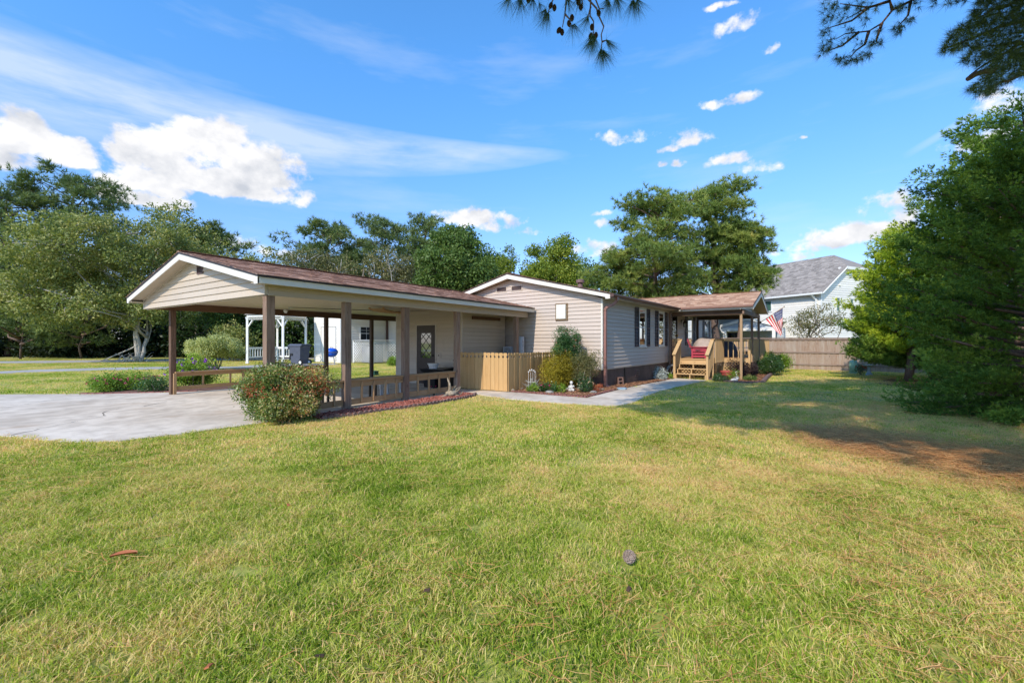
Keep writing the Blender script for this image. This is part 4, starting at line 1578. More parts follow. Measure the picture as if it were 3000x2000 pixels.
def house():
    T = Thing('house', 'long single-storey tan house with dark shuttered windows and low gable roof', 'house', frame=FRAME_H)
    top = lambda y: RZ - HS * abs(y - RY)
    # body of the walls
    mb = MB()
    extrude(mb, [(0.004, 0.004, 0.56), (0.004, H_W - 0.004, 0.56), (0.004, H_W - 0.004, 2.93), (0.004, RY, 3.86), (0.004, 0.004, 2.93)], (H_LEN - 0.008, 0, 0))
    T.part('wall', mb, 'trim_tan')
    gv = [(3.24, 3.70, 3.42, 3.65), (3.96, 4.42, 3.42, 3.65)]
    Pg = lambda s, z, d: (0.001 - d, s, z)

    def sp(z):
        w = (RZ - 0.19 - z) / HS
        return [(max(0.04, RY - w), min(H_W - 0.03, RY + w))]
    siding(T, 'siding_house', Pg, sp, 0.60, 3.83, 0.13, holes=[(a - 0.02, b + 0.02, c, d) for a, b, c, d in gv] + [(1.27, 1.76, 2.24, 2.84)])
    wins = [(3.26, 4.07, 1.32, 2.81), (5.57, 6.38, 1.32, 2.80), (10.15, 11.15, 1.32, 2.78), (13.75, 14.65, 1.32, 2.76)]
    door = (7.44, 8.34, 0.76, 2.80)
    Ps = lambda s, z, d: (s, 0.001 - d, z)
    siding(T, 'siding_house', Ps, lambda z: [(0.04, H_LEN - 0.03)], 0.60, 2.92, 0.13, holes=[(a, b, c - 0.03, d + 0.05) for a, b, c, d in wins] + [door])
    T.part('corner_trim', MB().box(-0.024, 0.036, -0.024, 0.036, 0.58, 2.93), 'board_white', label='white corner trim at the near corner')
    T.part('corner_trim', MB().box(H_LEN - 0.03, H_LEN + 0.02, -0.024, 0.03, 0.58, 2.93), 'trim_tan')
    # skirting panels under the siding
    xs = [0.02, 1.05, 2.0, 4.6, 6.9]
    for a, b in zip(xs[:-1], xs[1:]):
        T.part('skirting_panel', MB().box(a + 0.012, b, 0.03, 0.05, -0.2, 0.585), 'skirting')
    T.part('skirting_panel', MB().box(6.91, H_LEN, 0.03, 0.05, -0.2, 0.585), 'skirting')
    T.part('skirting_panel', MB().box(0.015, 0.032, 0.03, 2.2, -0.1, 0.585), 'skirting')
    T.part('skirting_panel', MB().box(0.015, 0.032, 2.21, H_W, -0.1, 0.585), 'skirting')
    T.part('skirting_post', MB().box(1.93, 2.0, 0.005, 0.028, -0.15, 0.58), 'iron_black')
    mb = MB().box(3.0, 3.42, 0.012, 0.029, 0.18, 0.42)
    v = T.part('foundation_vent', mb, 'vent_brown')
    mb = MB()
    for k in range(3):
        mb.box(3.05, 3.37, 0.004, 0.0115, 0.205 + 0.07 * k, 0.24 + 0.07 * k)
    T.part('opening', mb, 'iron_black', parent=v)
    # windows with shutters
    for i, (a, b, c, d) in enumerate(wins):
        bl = (c + (d - c) * 0.5, d - 0.06) if i >= 2 else None
        window(T, Ps, a, b, c, d, 'trim_white', 0.07, blinds=bl, grid=(1, 1) if False else (0, 0), glass='glass_clear' if i >= 2 else 'glass_clear')
        mb = MB().box(a, b, -0.04, 0.0, d + 0.001, d + 0.05).box(a - 0.02, b + 0.02, -0.06, 0.0, c - 0.05, c - 0.001)
        T.part('window_trim', mb, 'trim_white')
        for s0, s1 in ((a - 0.42, a - 0.02), (b + 0.02, b + 0.42)):
            mb = MB()
            mb.box(s0, s0 + 0.05, -0.045, -0.017, c - 0.01, d + 0.02).box(s1 - 0.05, s1, -0.045, -0.017, c - 0.01, d + 0.02)
            for zz in (c - 0.01, (c + d) / 2 - 0.05, d - 0.05):
                mb.box(s0 + 0.05, s1 - 0.05, -0.045, -0.017, zz, zz + 0.07)
            sh = T.part('shutter', mb, 'shutter_dark')
            mb = MB()
            z = c + 0.07
            while z < d - 0.07:
                if not ((c + d) / 2 - 0.06 < z < (c + d) / 2 + 0.02):
                    mb.hexa([(s0 + 0.05, -0.040, z), (s1 - 0.05, -0.040, z), (s1 - 0.05, -0.020, z + 0.012), (s0 + 0.05, -0.020, z + 0.012),
                             (s0 + 0.05, -0.036, z + 0.008), (s1 - 0.05, -0.036, z + 0.008), (s1 - 0.05, -0.018, z + 0.03), (s0 + 0.05, -0.018, z + 0.03)])
                z += 0.035
            T.part('slats', mb, 'shutter_dark', parent=sh, kind='stuff')
    # front door with full glass
    a, b, c, d = door
    mb = MB().box(a, a + 0.07, -0.04, 0.002, c, d).box(b - 0.07, b, -0.04, 0.002, c, d).box(a + 0.07, b - 0.07, -0.04, 0.002, d - 0.09, d).box(a + 0.07, b - 0.07, -0.04, 0.002, c, c + 0.14)
    dr = T.part('door', mb, 'door_brown')
    T.part('pane', MB().box(a + 0.07, b - 0.07, -0.016, -0.010, c + 0.14, d - 0.09), 'glass_clear', parent=dr)
    mb = MB().box(a + 0.07, b - 0.07, -0.004, -0.001, c + 0.14, d - 0.09)
    T.part('inner_door', mb, 'interior', parent=dr)
    T.part('door_mat_panel', MB().box(a + 0.2, b - 0.2, -0.009, -0.005, c + 0.3, d - 0.55), 'blinds', parent=dr)
    T.part('handle', MB().box(b - 0.06, b - 0.03, -0.08, -0.04, 1.72, 1.86), 'brass', parent=dr)
    # wall lantern beside the door
    lx = 9.0
    ln = T.part('wall_lantern', MB().box(lx - 0.05, lx + 0.05, -0.04, -0.016, 2.42, 2.60), 'iron_black')
    T.part('arm', MB().tube([(lx, -0.04, 2.52), (lx, -0.12, 2.60), (lx, -0.20, 2.56)], 0.012, 6), 'iron_black', parent=ln)
    T.part('lantern_cap', MB().lathe([(0.10, 0), (0.085, 0.04), (0.03, 0.11), (0.012, 0.15)], 8, (lx, -0.20, 2.42)), 'iron_black', parent=ln)
    T.part('lantern_glass', MB().lathe([(0.06, -0.20), (0.075, 0.0)], 8, (lx, -0.20, 2.42)), 'glass_clear', parent=ln)
    mb = MB()
    for k in range(4):
        a_ = k * math.pi / 2 + 0.78
        mb.bar((lx + 0.062 * math.cos(a_), -0.2 + 0.062 * math.sin(a_), 2.21), (lx + 0.08 * math.cos(a_), -0.2 + 0.08 * math.sin(a_), 2.42), 0.01, 0.01)
    T.part('cage', mb, 'iron_black', parent=ln)
    # roof
    x0, x1 = -0.30, H_LEN + 0.3
    mb = MB()
    for s in (-1, 1):
        ye = RY + s * (RY + 0.41)
        extrude(mb, [(x0, ye, EZ - 0.045), (x0, RY, RZ - 0.045), (x0, RY, RZ - 0.01), (x0, ye, EZ - 0.01)][::s], (x1 - x0, 0, 0))
    roof = T.part('roof', mb, 'drip_edge')
    hw = RY + 0.41
    rows = int(math.hypot(hw, RZ - EZ) / 0.14)
    roof_tabs(T, 'shingle_brown', (x0 - 0.02, -0.41 - 0.02, EZ - 0.01), (1, 0, 0), (0, hw, RZ - EZ), x1 - x0 + 0.02, rows + 1, 0.14, 0.32, 21, parent=roof)
    roof_tabs(T, 'shingle_brown', (x0 - 0.02, 2 * RY + 0.41 + 0.02, EZ - 0.01), (1, 0, 0), (0, -hw, RZ - EZ), x1 - x0 + 0.02, rows + 1, 0.14, 0.5, 22, parent=roof)
    for s in (-1, 1):
        ye = RY + s * hw
        mb = MB()
        extrude(mb, [(x0, ye, EZ - 0.047), (x0, ye, EZ - 0.165), (x0, RY, RZ - 0.21), (x0, RY, RZ - 0.047)][::s], (0.022, 0, 0))
        extrude(mb, [(x0 - 0.003, ye, EZ - 0.05), (x0 - 0.003, ye, EZ - 0.185), (x0 - 0.003, ye - s * 0.16, EZ - 0.185), (x0 - 0.003, ye - s * 0.16, EZ - 0.02)][::s], (0.025, 0, 0))
        T.part('rake_board', mb, 'trim_white')
        mb = MB()
        extrude(mb, [(x0 - 0.012, ye + s * 0.02, EZ - 0.048), (x0 - 0.012, RY, RZ - 0.046), (x0 - 0.012, RY, RZ + 0.006), (x0 - 0.012, ye + s * 0.02, EZ + 0.004)][::s], (0.02, 0, 0))
        T.part('drip_edge', mb, 'drip_edge')
        mb = MB()
        mb.hexa([(x0 + 0.023, ye, EZ - 0.155), (-0.017, ye, EZ - 0.155), (-0.017, RY, RZ - 0.175), (x0 + 0.023, RY, RZ - 0.175),
                 (x0 + 0.023, ye, EZ - 0.13), (-0.017, ye, EZ - 0.13), (-0.017, RY, RZ - 0.15), (x0 + 0.023, RY, RZ - 0.15)])
        T.part('rake_soffit', mb, 'soffit')
    T.part('soffit', MB().box(-0.016, x1, -0.385, -0.018, 2.925, 2.94), 'soffit')
    T.part('fascia', MB().box(x0 + 0.023, x1, -0.408, -0.388, 2.91, EZ - 0.046), 'trim_tan')
    for k in range(2):
        T.part('frieze_board', MB().box(0.04, x1 - 0.3, -0.03 + 0.01 * k, -0.017 + 0.01 * k, 2.82 + 0.0 * k, 2.924), 'trim_tan') if k == 0 else None
    # gutter along the right eave
    mb = MB()
    prof = lambda yo, z: [(x0, yo, z), (x0, yo - 0.09, z + 0.02), (x0, yo - 0.125, z + 0.07), (x0, yo - 0.125, z + 0.105), (x0, yo - 0.112, z + 0.105), (x0, yo - 0.112, z + 0.075), (x0, yo - 0.08, z + 0.032), (x0, yo, z + 0.012)]
    extrude(mb, prof(-0.411, EZ - 0.135), (7.45, 0, 0))
    g = T.part('gutter', mb, 'metal_brown')
    T.part('end_cap', MB().box(x0 - 0.006, x0 - 0.001, -0.53, -0.412, EZ - 0.13, EZ - 0.03), 'metal_brown', parent=g)
    # downspout at the near corner: outlet, offset elbow, long pipe, shoe
    def rpipe(pts, w, d):
        mb = MB()
        for p, q in zip(pts[:-1], pts[1:]):
            mb.bar(p, q, w, d, up=(0, 1, 0), ext=0.012)
        return mb
    px_ = 0.10
    T.part('downspout', rpipe([(px_, -0.47, EZ - 0.11), (px_, -0.47, EZ - 0.2), (px_, -0.44, EZ - 0.27), (px_, -0.34, EZ - 0.345), (px_, -0.17, EZ - 0.40), (px_, -0.085, EZ - 0.46), (px_, -0.07, EZ - 0.54), (px_, -0.068, 0.62)], 0.085, 0.075), 'downspout_brown')
    T.part('downspout', rpipe([(px_, -0.07, 0.66), (px_, -0.072, 0.10), (px_ + 0.02, -0.10, 0.03), (px_ + 0.10, -0.16, -0.02), (px_ + 0.2, -0.24, -0.045)], 0.10, 0.085), 'downspout_brown')
    T.part('bracket', MB().box(px_ - 0.06, px_ + 0.06, -0.118, -0.02, 0.64, 0.67), 'metal_brown')
    # gable attic vents with curtains-like screens
    for a, b, c, d in gv:
        mb = MB().box(-0.026, 0.0, a - 0.03, b + 0.03, c - 0.03, c).box(-0.026, 0.0, a - 0.03, b + 0.03, d, d + 0.03).box(-0.026, 0, a - 0.03, a, c, d).box(-0.026, 0, b, b + 0.03, c, d)
        v = T.part('gable_vent', mb, 'trim_tan')
        T.part('screen', MB().box(-0.006, 0.0, a, b, c, d), 'mesh_dark', parent=v)
        mb = MB()
        for k in range(9):
            y = a + 0.02 + (b - a - 0.04) * k / 8
            mb.box(-0.014, -0.008, y - 0.012, y + 0.006, c, d)
        T.part('louvre', mb, 'vent_brown', parent=v)
    # closed white hatch on the gable wall
    mb = MB().box(-0.05, 0.0, 1.27, 1.31, 2.24, 2.84).box(-0.05, 0.0, 1.72, 1.76, 2.24, 2.84).box(-0.05, 0, 1.31, 1.72, 2.80, 2.84).box(-0.05, 0, 1.31, 1.72, 2.24, 2.28)
    w = T.part('hatch', mb, 'frame_bronze')
    T.part('hatch_cover', MB().box(-0.075, 0.0, 1.34, 1.715, 2.30, 2.80), 'board_white', parent=w)
    # roof vent
    c = (1.5, 1.6, top(1.6) - 0.02)
    v = T.part('roof_vent', MB().lathe([(0.14, 0.0), (0.09, 0.05), (0.085, 0.20)], 12, c), 'vent_brown', smooth=True)
    T.part('vent_cap', MB().lathe([(0.10, 0.19), (0.155, 0.20), (0.155, 0.30), (0.10, 0.32)], 14, c), 'vent_brown', parent=v)
    # dark downspout at the far corner
    T.part('downspout', rpipe([(H_LEN + 0.15, -0.36, EZ - 0.12), (H_LEN + 0.15, -0.36, EZ - 0.5), (H_LEN + 0.12, -0.1, EZ - 0.72), (H_LEN + 0.12, -0.08, 0.0)], 0.08, 0.08), 'metal_brown')
    # end wall far side siding as one backing
    Pe = lambda s, z, d: (H_LEN - 0.001 + d, s, z)


house()


# ================================================================== PORCH ROOF, DECK, STEPS
DG = -0.14


def porch():
    T = Thing('porch', 'gabled porch roof with light brown shingles on slim wooden posts over the deck', 'porch', (7.2, -3.42, DG), FRAME_H)
    x0, xr, x1 = 7.2, 9.65, 12.1
    ze, zr = 3.05, 3.81
    y0, y1 = -3.42, 2.7
    mb = MB()
    extrude(mb, [(x0, y0, ze - 0.06), (xr, y0, zr - 0.06), (xr, y0, zr - 0.012), (x0, y0, ze - 0.012)], (0, y1 - y0, 0))
    extrude(mb, [(x1, y0, ze - 0.06), (xr, y0, zr - 0.06), (xr, y0, zr - 0.012), (x1, y0, ze - 0.012)], (0, y1 - y0, 0))
    roof = T.part('roof', mb, 'drip_edge')
    sl_ = (zr - ze) / (xr - x0)

    def clip(t_):
        # keep what stands clear of the house roof
        u = t_[0] * 0.125
        z = ze + u * sl_ / math.hypot(1, sl_)
        y = y0 - 0.01 + t_[1]
        return EZ + HS * (y + 0.41) < z + 0.12
    rows = int(math.hypot(xr - x0, zr - ze) / 0.125)
    roof_tabs(T, 'shingle_tan', (x0 - 0.02, y0 - 0.01, ze - 0.012), (0, 1, 0), (xr - x0, 0, zr - ze), y1 - y0, rows + 1, 0.125, 0.28, 31, parent=roof, clip=clip)
    roof_tabs(T, 'shingle_tan', (x1 + 0.02, y0 - 0.01, ze - 0.012), (0, 1, 0), (xr - x1, 0, zr - ze), y1 - y0, rows + 1, 0.125, 0.4, 32, parent=roof, clip=clip)
    mb = MB()
    mb.bar((xr, y0, zr + 0.008), (xr, 2.5, zr + 0.008), 0.20, 0.014)
    T.part('ridge_cap', mb, 'shingle_tan', parent=roof)
    for s, xe in ((1, x0), (-1, x1)):
        mb = MB()
        extrude(mb, [(xe, y0, ze - 0.062), (xe, y0, ze - 0.20), (xr, y0, zr - 0.22), (xr, y0, zr - 0.062)], (0, 0.025, 0))
        T.part('rake_board', mb, 'trim_white')
        mb = MB()
        extrude(mb, [(xe - s * 0.02, y0 - 0.012, ze - 0.062), (xr, y0 - 0.012, zr - 0.06), (xr, y0 - 0.012, zr + 0.004), (xe - s * 0.02, y0 - 0.012, ze - 0.002)], (0, 0.02, 0))
        T.part('drip_edge', mb, 'drip_edge')
        # sloping soffit strips beyond the end beam
        n = 18
        for i in range(n):
            xa, xb = xe + (xr - xe) * i / n, xe + (xr - xe) * (i + 1) / n - s * 0.008
            za, zb = ze - 0.16 + sl_ * abs(xa - xe), ze - 0.16 + sl_ * abs(xb - xe)
            mb = MB().hexa([(xa, y0 + 0.026, za), (xb, y0 + 0.026, zb), (xb, -2.93, zb), (xa, -2.93, za),
                            (xa, y0 + 0.026, za + 0.02), (xb, y0 + 0.026, zb + 0.02), (xb, -2.93, zb + 0.02), (xa, -2.93, za + 0.02)])
            T.part('soffit_strip', mb, 'soffit')
    # gable infill
    P = lambda s, z, d: (s, -2.925 - d, z)
    siding(T, 'siding_tan', P, lambda z: [(xr - (zr - 0.17 - z) / sl_, xr + (zr - 0.17 - z) / sl_)], 2.86, 3.62, 0.12)
    T.part('ceiling', MB().box(x0 + 0.05, x1 - 0.05, -2.9, -0.03, 2.86, 2.88), 'soffit')
    # near eave: fascia and pinkish gutter in two steps
    T.part('fascia', MB().box(x0 - 0.002, x0 + 0.02, y0 + 0.026, -0.42, 2.89, ze - 0.062), 'trim_white')
    mb = MB()
    extrude(mb, [(x0 - 0.003, y0, 2.945), (x0 - 0.08, y0, 2.955), (x0 - 0.10, y0, 2.985), (x0 - 0.115, y0, 3.045), (x0 - 0.10, y0, 3.045), (x0 - 0.09, y0, 2.99), (x0 - 0.003, y0, 2.965)], (0, 2.92, 0))
    T.part('gutter', mb, 'gutter_tan')
    # beams
    T.part('beam', MB().box(x0 + 0.24, x0 + 0.34, -2.98, -0.05, 2.68, 2.86), 'porch_beam')
    T.part('beam', MB().box(11.9, 12.0, -2.98, -0.05, 2.68, 2.86), 'porch_beam')
    mb = MB().box(x0 + 0.10, 9.70, -3.06, -2.985, 2.68, 2.86)
    T.part('end_beam', mb, 'post_wood')
    T.part('end_beam', MB().box(9.705, 12.05, -3.06, -2.985, 2.68, 2.86), 'post_wood')
    mb = MB().box(x0 + 0.10, x1 - 0.1, -3.0, -2.93, 2.861, 2.89)
    T.part('ledger', mb, 'porch_beam')
    for x, y, m_ in ((7.42, -2.975, 'porch_post'), (9.72, -3.06, 'post_wood'), (11.93, -3.06, 'post_wood')):
        T.part('post', MB().post(x, x + 0.10, y, y + 0.10, DG - 0.1, 2.678, 0.006), m_)
    T.part('post', MB().post(6.97, 7.07, -0.13, -0.03, DG - 0.05, 2.86, 0.006), 'post_wood')
    T.part('post', MB().post(11.9, 12.0, -0.13, -0.03, DG - 0.05, 2.678, 0.006), 'post_wood_back')


porch()


def lattice(mb, P, a0, a1, z0, z1, pitch=0.10, w=0.034, th=0.008):
    """two layers of diagonal strips clipped to a rectangle"""
    for sg in (1, -1):
        W_, H_ = a1 - a0, z1 - z0
        c = -H_
        while c < W_ + H_:
            # line: a = a0 + c + t, z = z0 + t  (or mirrored)
            t0, t1 = max(0, -c), min(H_, W_ - c)
            if t1 - t0 > 0.02:
                A0, A1 = c + t0, c + t1
                if sg < 0:
                    A0, A1 = W_ - A0, W_ - A1
                d0, d1 = (0.0, th) if sg > 0 else (th + 0.001, 2 * th + 0.001)
                k = w * 0.7
                s1, s2 = (a0 + A0, z0 + t0), (a0 + A1, z0 + t1)
                q = lambda s, dz, d: P(s[0], min(max(s[1] + dz, z0), z1), d)
                mb.hexa([q(s1, -k, d0), q(s2, -k, d0), q(s2, -k, d1), q(s1, -k, d1), q(s1, k, d0), q(s2, k, d0), q(s2, k, d1), q(s1, k, d1)])
            c += pitch * 1.414
    return mb


def deck():
    T = Thing('deck', 'yellow wooden deck with railing and lattice skirt on the front of the house', 'deck', (7.3, -1.8, DG), FRAME_H)
    zt = 0.745
    # floor boards
    for (x0, x1, ya, yb) in ((7.3, 9.5, -1.79, -0.04), (9.503, 16.2, -2.92, -0.04)):
        y = ya
        while y < yb:
            T.part('deck_board', MB().box(x0, x1, y, min(y + 0.132, yb), zt - 0.035, zt), 'rail_wood')
            y += 0.139
    # rim boards
    for a, b, c, d in ((7.31, 9.49, -1.79, -1.75), (7.27, 7.309, -1.79, -0.1), (9.46, 9.498, -2.92, -1.795), (9.5, 16.2, -2.96, -2.923)):
        T.part('rim_board', MB().box(a, b, c, d, zt - 0.22, zt - 0.036), 'deck_wood_h')
    # lattice skirts
    T.part('lattice', lattice(MB(), lambda s, z, d: (s, -1.782 - d, z), 7.42, 9.42, DG, 0.52), 'deck_wood', kind='stuff')
    T.part('lattice', lattice(MB(), lambda s, z, d: (9.475 - d, s, z), -2.86, -1.84, DG, 0.52), 'deck_wood', kind='stuff')
    T.part('lattice', lattice(MB(), lambda s, z, d: (s, -2.945 - d, z), 9.6, 16.1, DG, 0.52, 0.14), 'deck_wood', kind='stuff')
    T.part('lattice', lattice(MB(), lambda s, z, d: (7.33 - d, s, z), -1.74, -0.5, DG, 0.52), 'deck_wood', kind='stuff')
    # posts of the railing
    for x, y in ((7.29, -0.47), (7.29, -1.87), (9.43, -1.87), (9.40, -3.0), (12.5, -3.0), (16.15, -3.0), (16.15, -0.12)):
        T.part('rail_post', MB().post(x, x + 0.09, y, y + 0.09, DG - 0.1, 1.598, 0.005), 'deck_wood')

    def run(a, b, off, step, name='baluster'):
        a, b, off = Vector(a), Vector(b), Vector(off)
        L_ = (b - a).length
        d = (b - a).normalized()
        mb = MB()
        mb.bar(a + Vector((0, 0, 1.618)), b + Vector((0, 0, 1.618)), 0.15, 0.036, ext=0.03)
        T.part('rail_cap', mb, 'deck_wood_h' if abs(d.y) > 0.5 else 'rail_wood')
        T.part('rail_board', MB().bar(a + off * 0.019 + Vector((0, 0, 1.55)) + d * 0.05, b + off * 0.019 + Vector((0, 0, 1.55)) - d * 0.05, 0.036, 0.085), 'deck_wood')
        n = int(L_ / step)
        for k in range(1, n):
            p = a + d * (L_ * k / n) + off * 0.056
            mb = MB().box(p.x - 0.018, p.x + 0.018, p.y - 0.018, p.y + 0.018, 0.56, 1.50)
            mb = MB()
            mb.bar((p.x, p.y, 0.56), (p.x, p.y, 1.596), 0.036, 0.036, up=(0, 1, 0))
            T.part(name, mb, 'deck_wood')
    run((7.36, -1.84, 0), (9.46, -1.82, 0), (0, -1, 0), 0.125)
    run((9.46, -1.86, 0), (9.46, -2.93, 0), (-1, 0, 0), 0.21)
    run((9.5, -2.96, 0), (16.2, -2.96, 0), (0, -1, 0), 0.155)
    run((16.2, -2.9, 0), (16.2, -0.1, 0), (1, 0, 0), 0.16)
    run((7.33, -0.40, 0), (7.33, -0.13, 0), (-1, 0, 0), 0.13)
    # steps
    ya, yb = -1.74, -0.48
    tr = [(7.29, 6.98, 0.535), (7.01, 6.70, 0.325), (6.73, 6.42, 0.115)]
    for a, b, z in tr:
        T.part('tread', MB().box(b, a - 0.012, ya + 0.045, yb - 0.045, z - 0.036, z), 'deck_wood_h')
    for y in (ya, (ya + yb) / 2, yb - 0.042):
        mb = MB()
        pts = [(7.26, y, DG - 0.03), (6.44, y, DG - 0.03), (6.44, y, 0.078), (6.715, y, 0.078), (6.715, y, 0.288), (6.995, y, 0.288), (6.995, y, 0.498), (7.26, y, 0.498), (7.26, y, 0.60)]
        extrude(mb, pts, (0, 0.04, 0))
        T.part('stringer', mb, 'deck_wood')
    T.part('edge_board', MB().box(7.235, 7.27, ya, yb, zt - 0.04, zt + 0.0), 'deck_wood_h')
    # newels and sloping handrails with balusters
    for y, yo in ((-1.80, -1), (-0.44, 1)):
        T.part('newel_post', MB().post(6.42, 6.51, y - 0.045, y + 0.045, DG - 0.1, 0.925, 0.005), 'deck_wood')
        a, b = Vector((6.36, y, 0.93)), Vector((7.40, y, 1.60))
        mb = MB()
        mb.bar(a, b, 0.15, 0.04)
        T.part('handrail', mb, 'deck_wood_h')
        mb = MB()
        mb.bar(a + Vector((0.10, 0, -0.03)), b + Vector((-0.06, 0, -0.10)), 0.036, 0.10)
        T.part('rail_board', mb, 'deck_wood_h')
        for k in range(6):
            x = 6.60 + 0.112 * k
            zt_ = 0.93 + (x - 6.36) * 0.644 - 0.06
            zb_ = max(DG + 0.05, -0.10 + (x - 6.44) * 0.75)
            mb = MB()
            mb.bar((x, y + yo * 0.037, zb_), (x, y + yo * 0.037, zt_), 0.034, 0.034, up=(0, 1, 0))
            T.part('baluster', mb, 'deck_wood')


deck()


# ================================================================== FENCES
def picket_profile(w, h):
    n = []
    n += [(0, 0), (w, 0), (w, h - 0.175), (w - 0.036, h - 0.125), (w, h - 0.075), (w - 0.006, h - 0.03), (w - 0.03, h - 0.004), (0.03, h - 0.004), (0.006, h - 0.03), (0, h - 0.075), (0.036, h - 0.125), (0, h - 0.175)]
    return n


def picket_fence():
    T = Thing('picket_fence', 'yellow wooden picket fence and gate with rounded tops beside the carport', 'fence', (6.45, -1.1, 0))
    h, th = 1.15, 0.018
    # gate run, facing -x
    n = 13
    w = (0.93 + 1.10) / n
    mb = MB()
    extrude(mb, [(0, -y, z) for y, z in picket_profile(w - 0.008, h)], (th, 0, 0))
    me = mb.mesh('picket', 'picket_wood')
    for k in range(n):
        T.shared('picket', me, (6.44 + rnd.uniform(-0.003, 0.003), 0.935 - k * w, 0.02 + rnd.uniform(-0.006, 0.006)), (0, rnd.uniform(-0.006, 0.006), 0))
    n2 = 18
    w2 = (9.24 - 6.47) / n2
    mb = MB()
    extrude(mb, [(y, 0, z) for y, z in picket_profile(w2 - 0.008, h)], (0, th, 0))
    me = mb.mesh('picket', 'picket_wood')
    for k in range(n2):
        T.shared('picket', me, (6.465 + k * w2, -1.115 + rnd.uniform(-0.004, 0.004), 0.01 + rnd.uniform(-0.01, 0.008)), (rnd.uniform(-0.008, 0.008), 0, 0))
    for z in (0.28, 0.86):
        T.part('rail', MB().box(6.462, 6.50, -1.05, 0.94, z, z + 0.09), 'picket_wood')
        T.part('rail', MB().box(6.60, 9.23, -1.094, -1.056, z, z + 0.09), 'picket_wood')
    T.part('post', MB().box(6.51, 6.60, -1.09, -1.0, -0.02, 1.05), 'post_wood')
    T.part('latch', MB().box(6.40, 6.435, 0.94, 1.04, 0.88, 0.91), 'iron_black')


picket_fence()


def privacy_fence():
    x = 26.4
    T = Thing('privacy_fence', 'tall weathered grey-brown board fence across the back of the lawn', 'fence', (x, -1, -0.1))
    rg = random.Random(9)
    w = 0.137
    meshes = []
    for k in range(8):
        ww = w + 0.012 + rg.uniform(-0.006, 0.003)
        meshes.append(MB().box(0, 0.018, -ww, 0, 0, 1.80 + rg.uniform(-0.01, 0.01)).mesh('fence_board', 'old_fence'))
    y = -1.0
    k = 0
    while y > -23:
        z = -0.10 - 0.04 * smooth(-y, 2, 10)
        dx = 0.02 if k % 2 else 0.0
        if y < -10.45:
            z -= 0.03
        o = T.shared('fence_board', meshes[rg.randrange(8)], (x + dx, y, float(z)), (rg.uniform(-0.004, 0.004), 0, 0))
        y -= w * 0.985
        k += 1
    for a, b in ((-1.0, -4.2), (-4.203, -7.3), (-7.303, -10.4), (-10.46, -13.6), (-13.603, -16.8), (-16.803, -20), (-20.003, -23)):
        for z in (0.14, 0.84):
            T.part('rail', MB().box(x - 0.04, x - 0.002, b, a, z, z + 0.085), 'old_fence_h')
        T.part('rail', MB().box(x - 0.045, x - 0.002, b, a, 1.60, 1.70), 'old_fence_h')
        T.part('cap_board', MB().box(x - 0.08, x + 0.08, b, a, 1.715, 1.75), 'old_fence_h')
    T.part('end_board', MB().box(x - 0.06, x + 0.0, -10.455, -10.405, -0.2, 0.14), 'old_fence')
    for y in (-1.0, -4.2, -7.3, -10.43, -13.6, -16.8, -20):
        T.part('post', MB().box(x + 0.045, x + 0.14, y - 0.05, y + 0.05, -0.2, 1.70), 'old_fence')


privacy_fence()


# ================================================================== NEIGHBOURING BUILDINGS
def v2(a, b):
    """camera-aligned ground vector -> world"""
    p = RT * a + FW * b
    return float(p[0]), float(p[1])


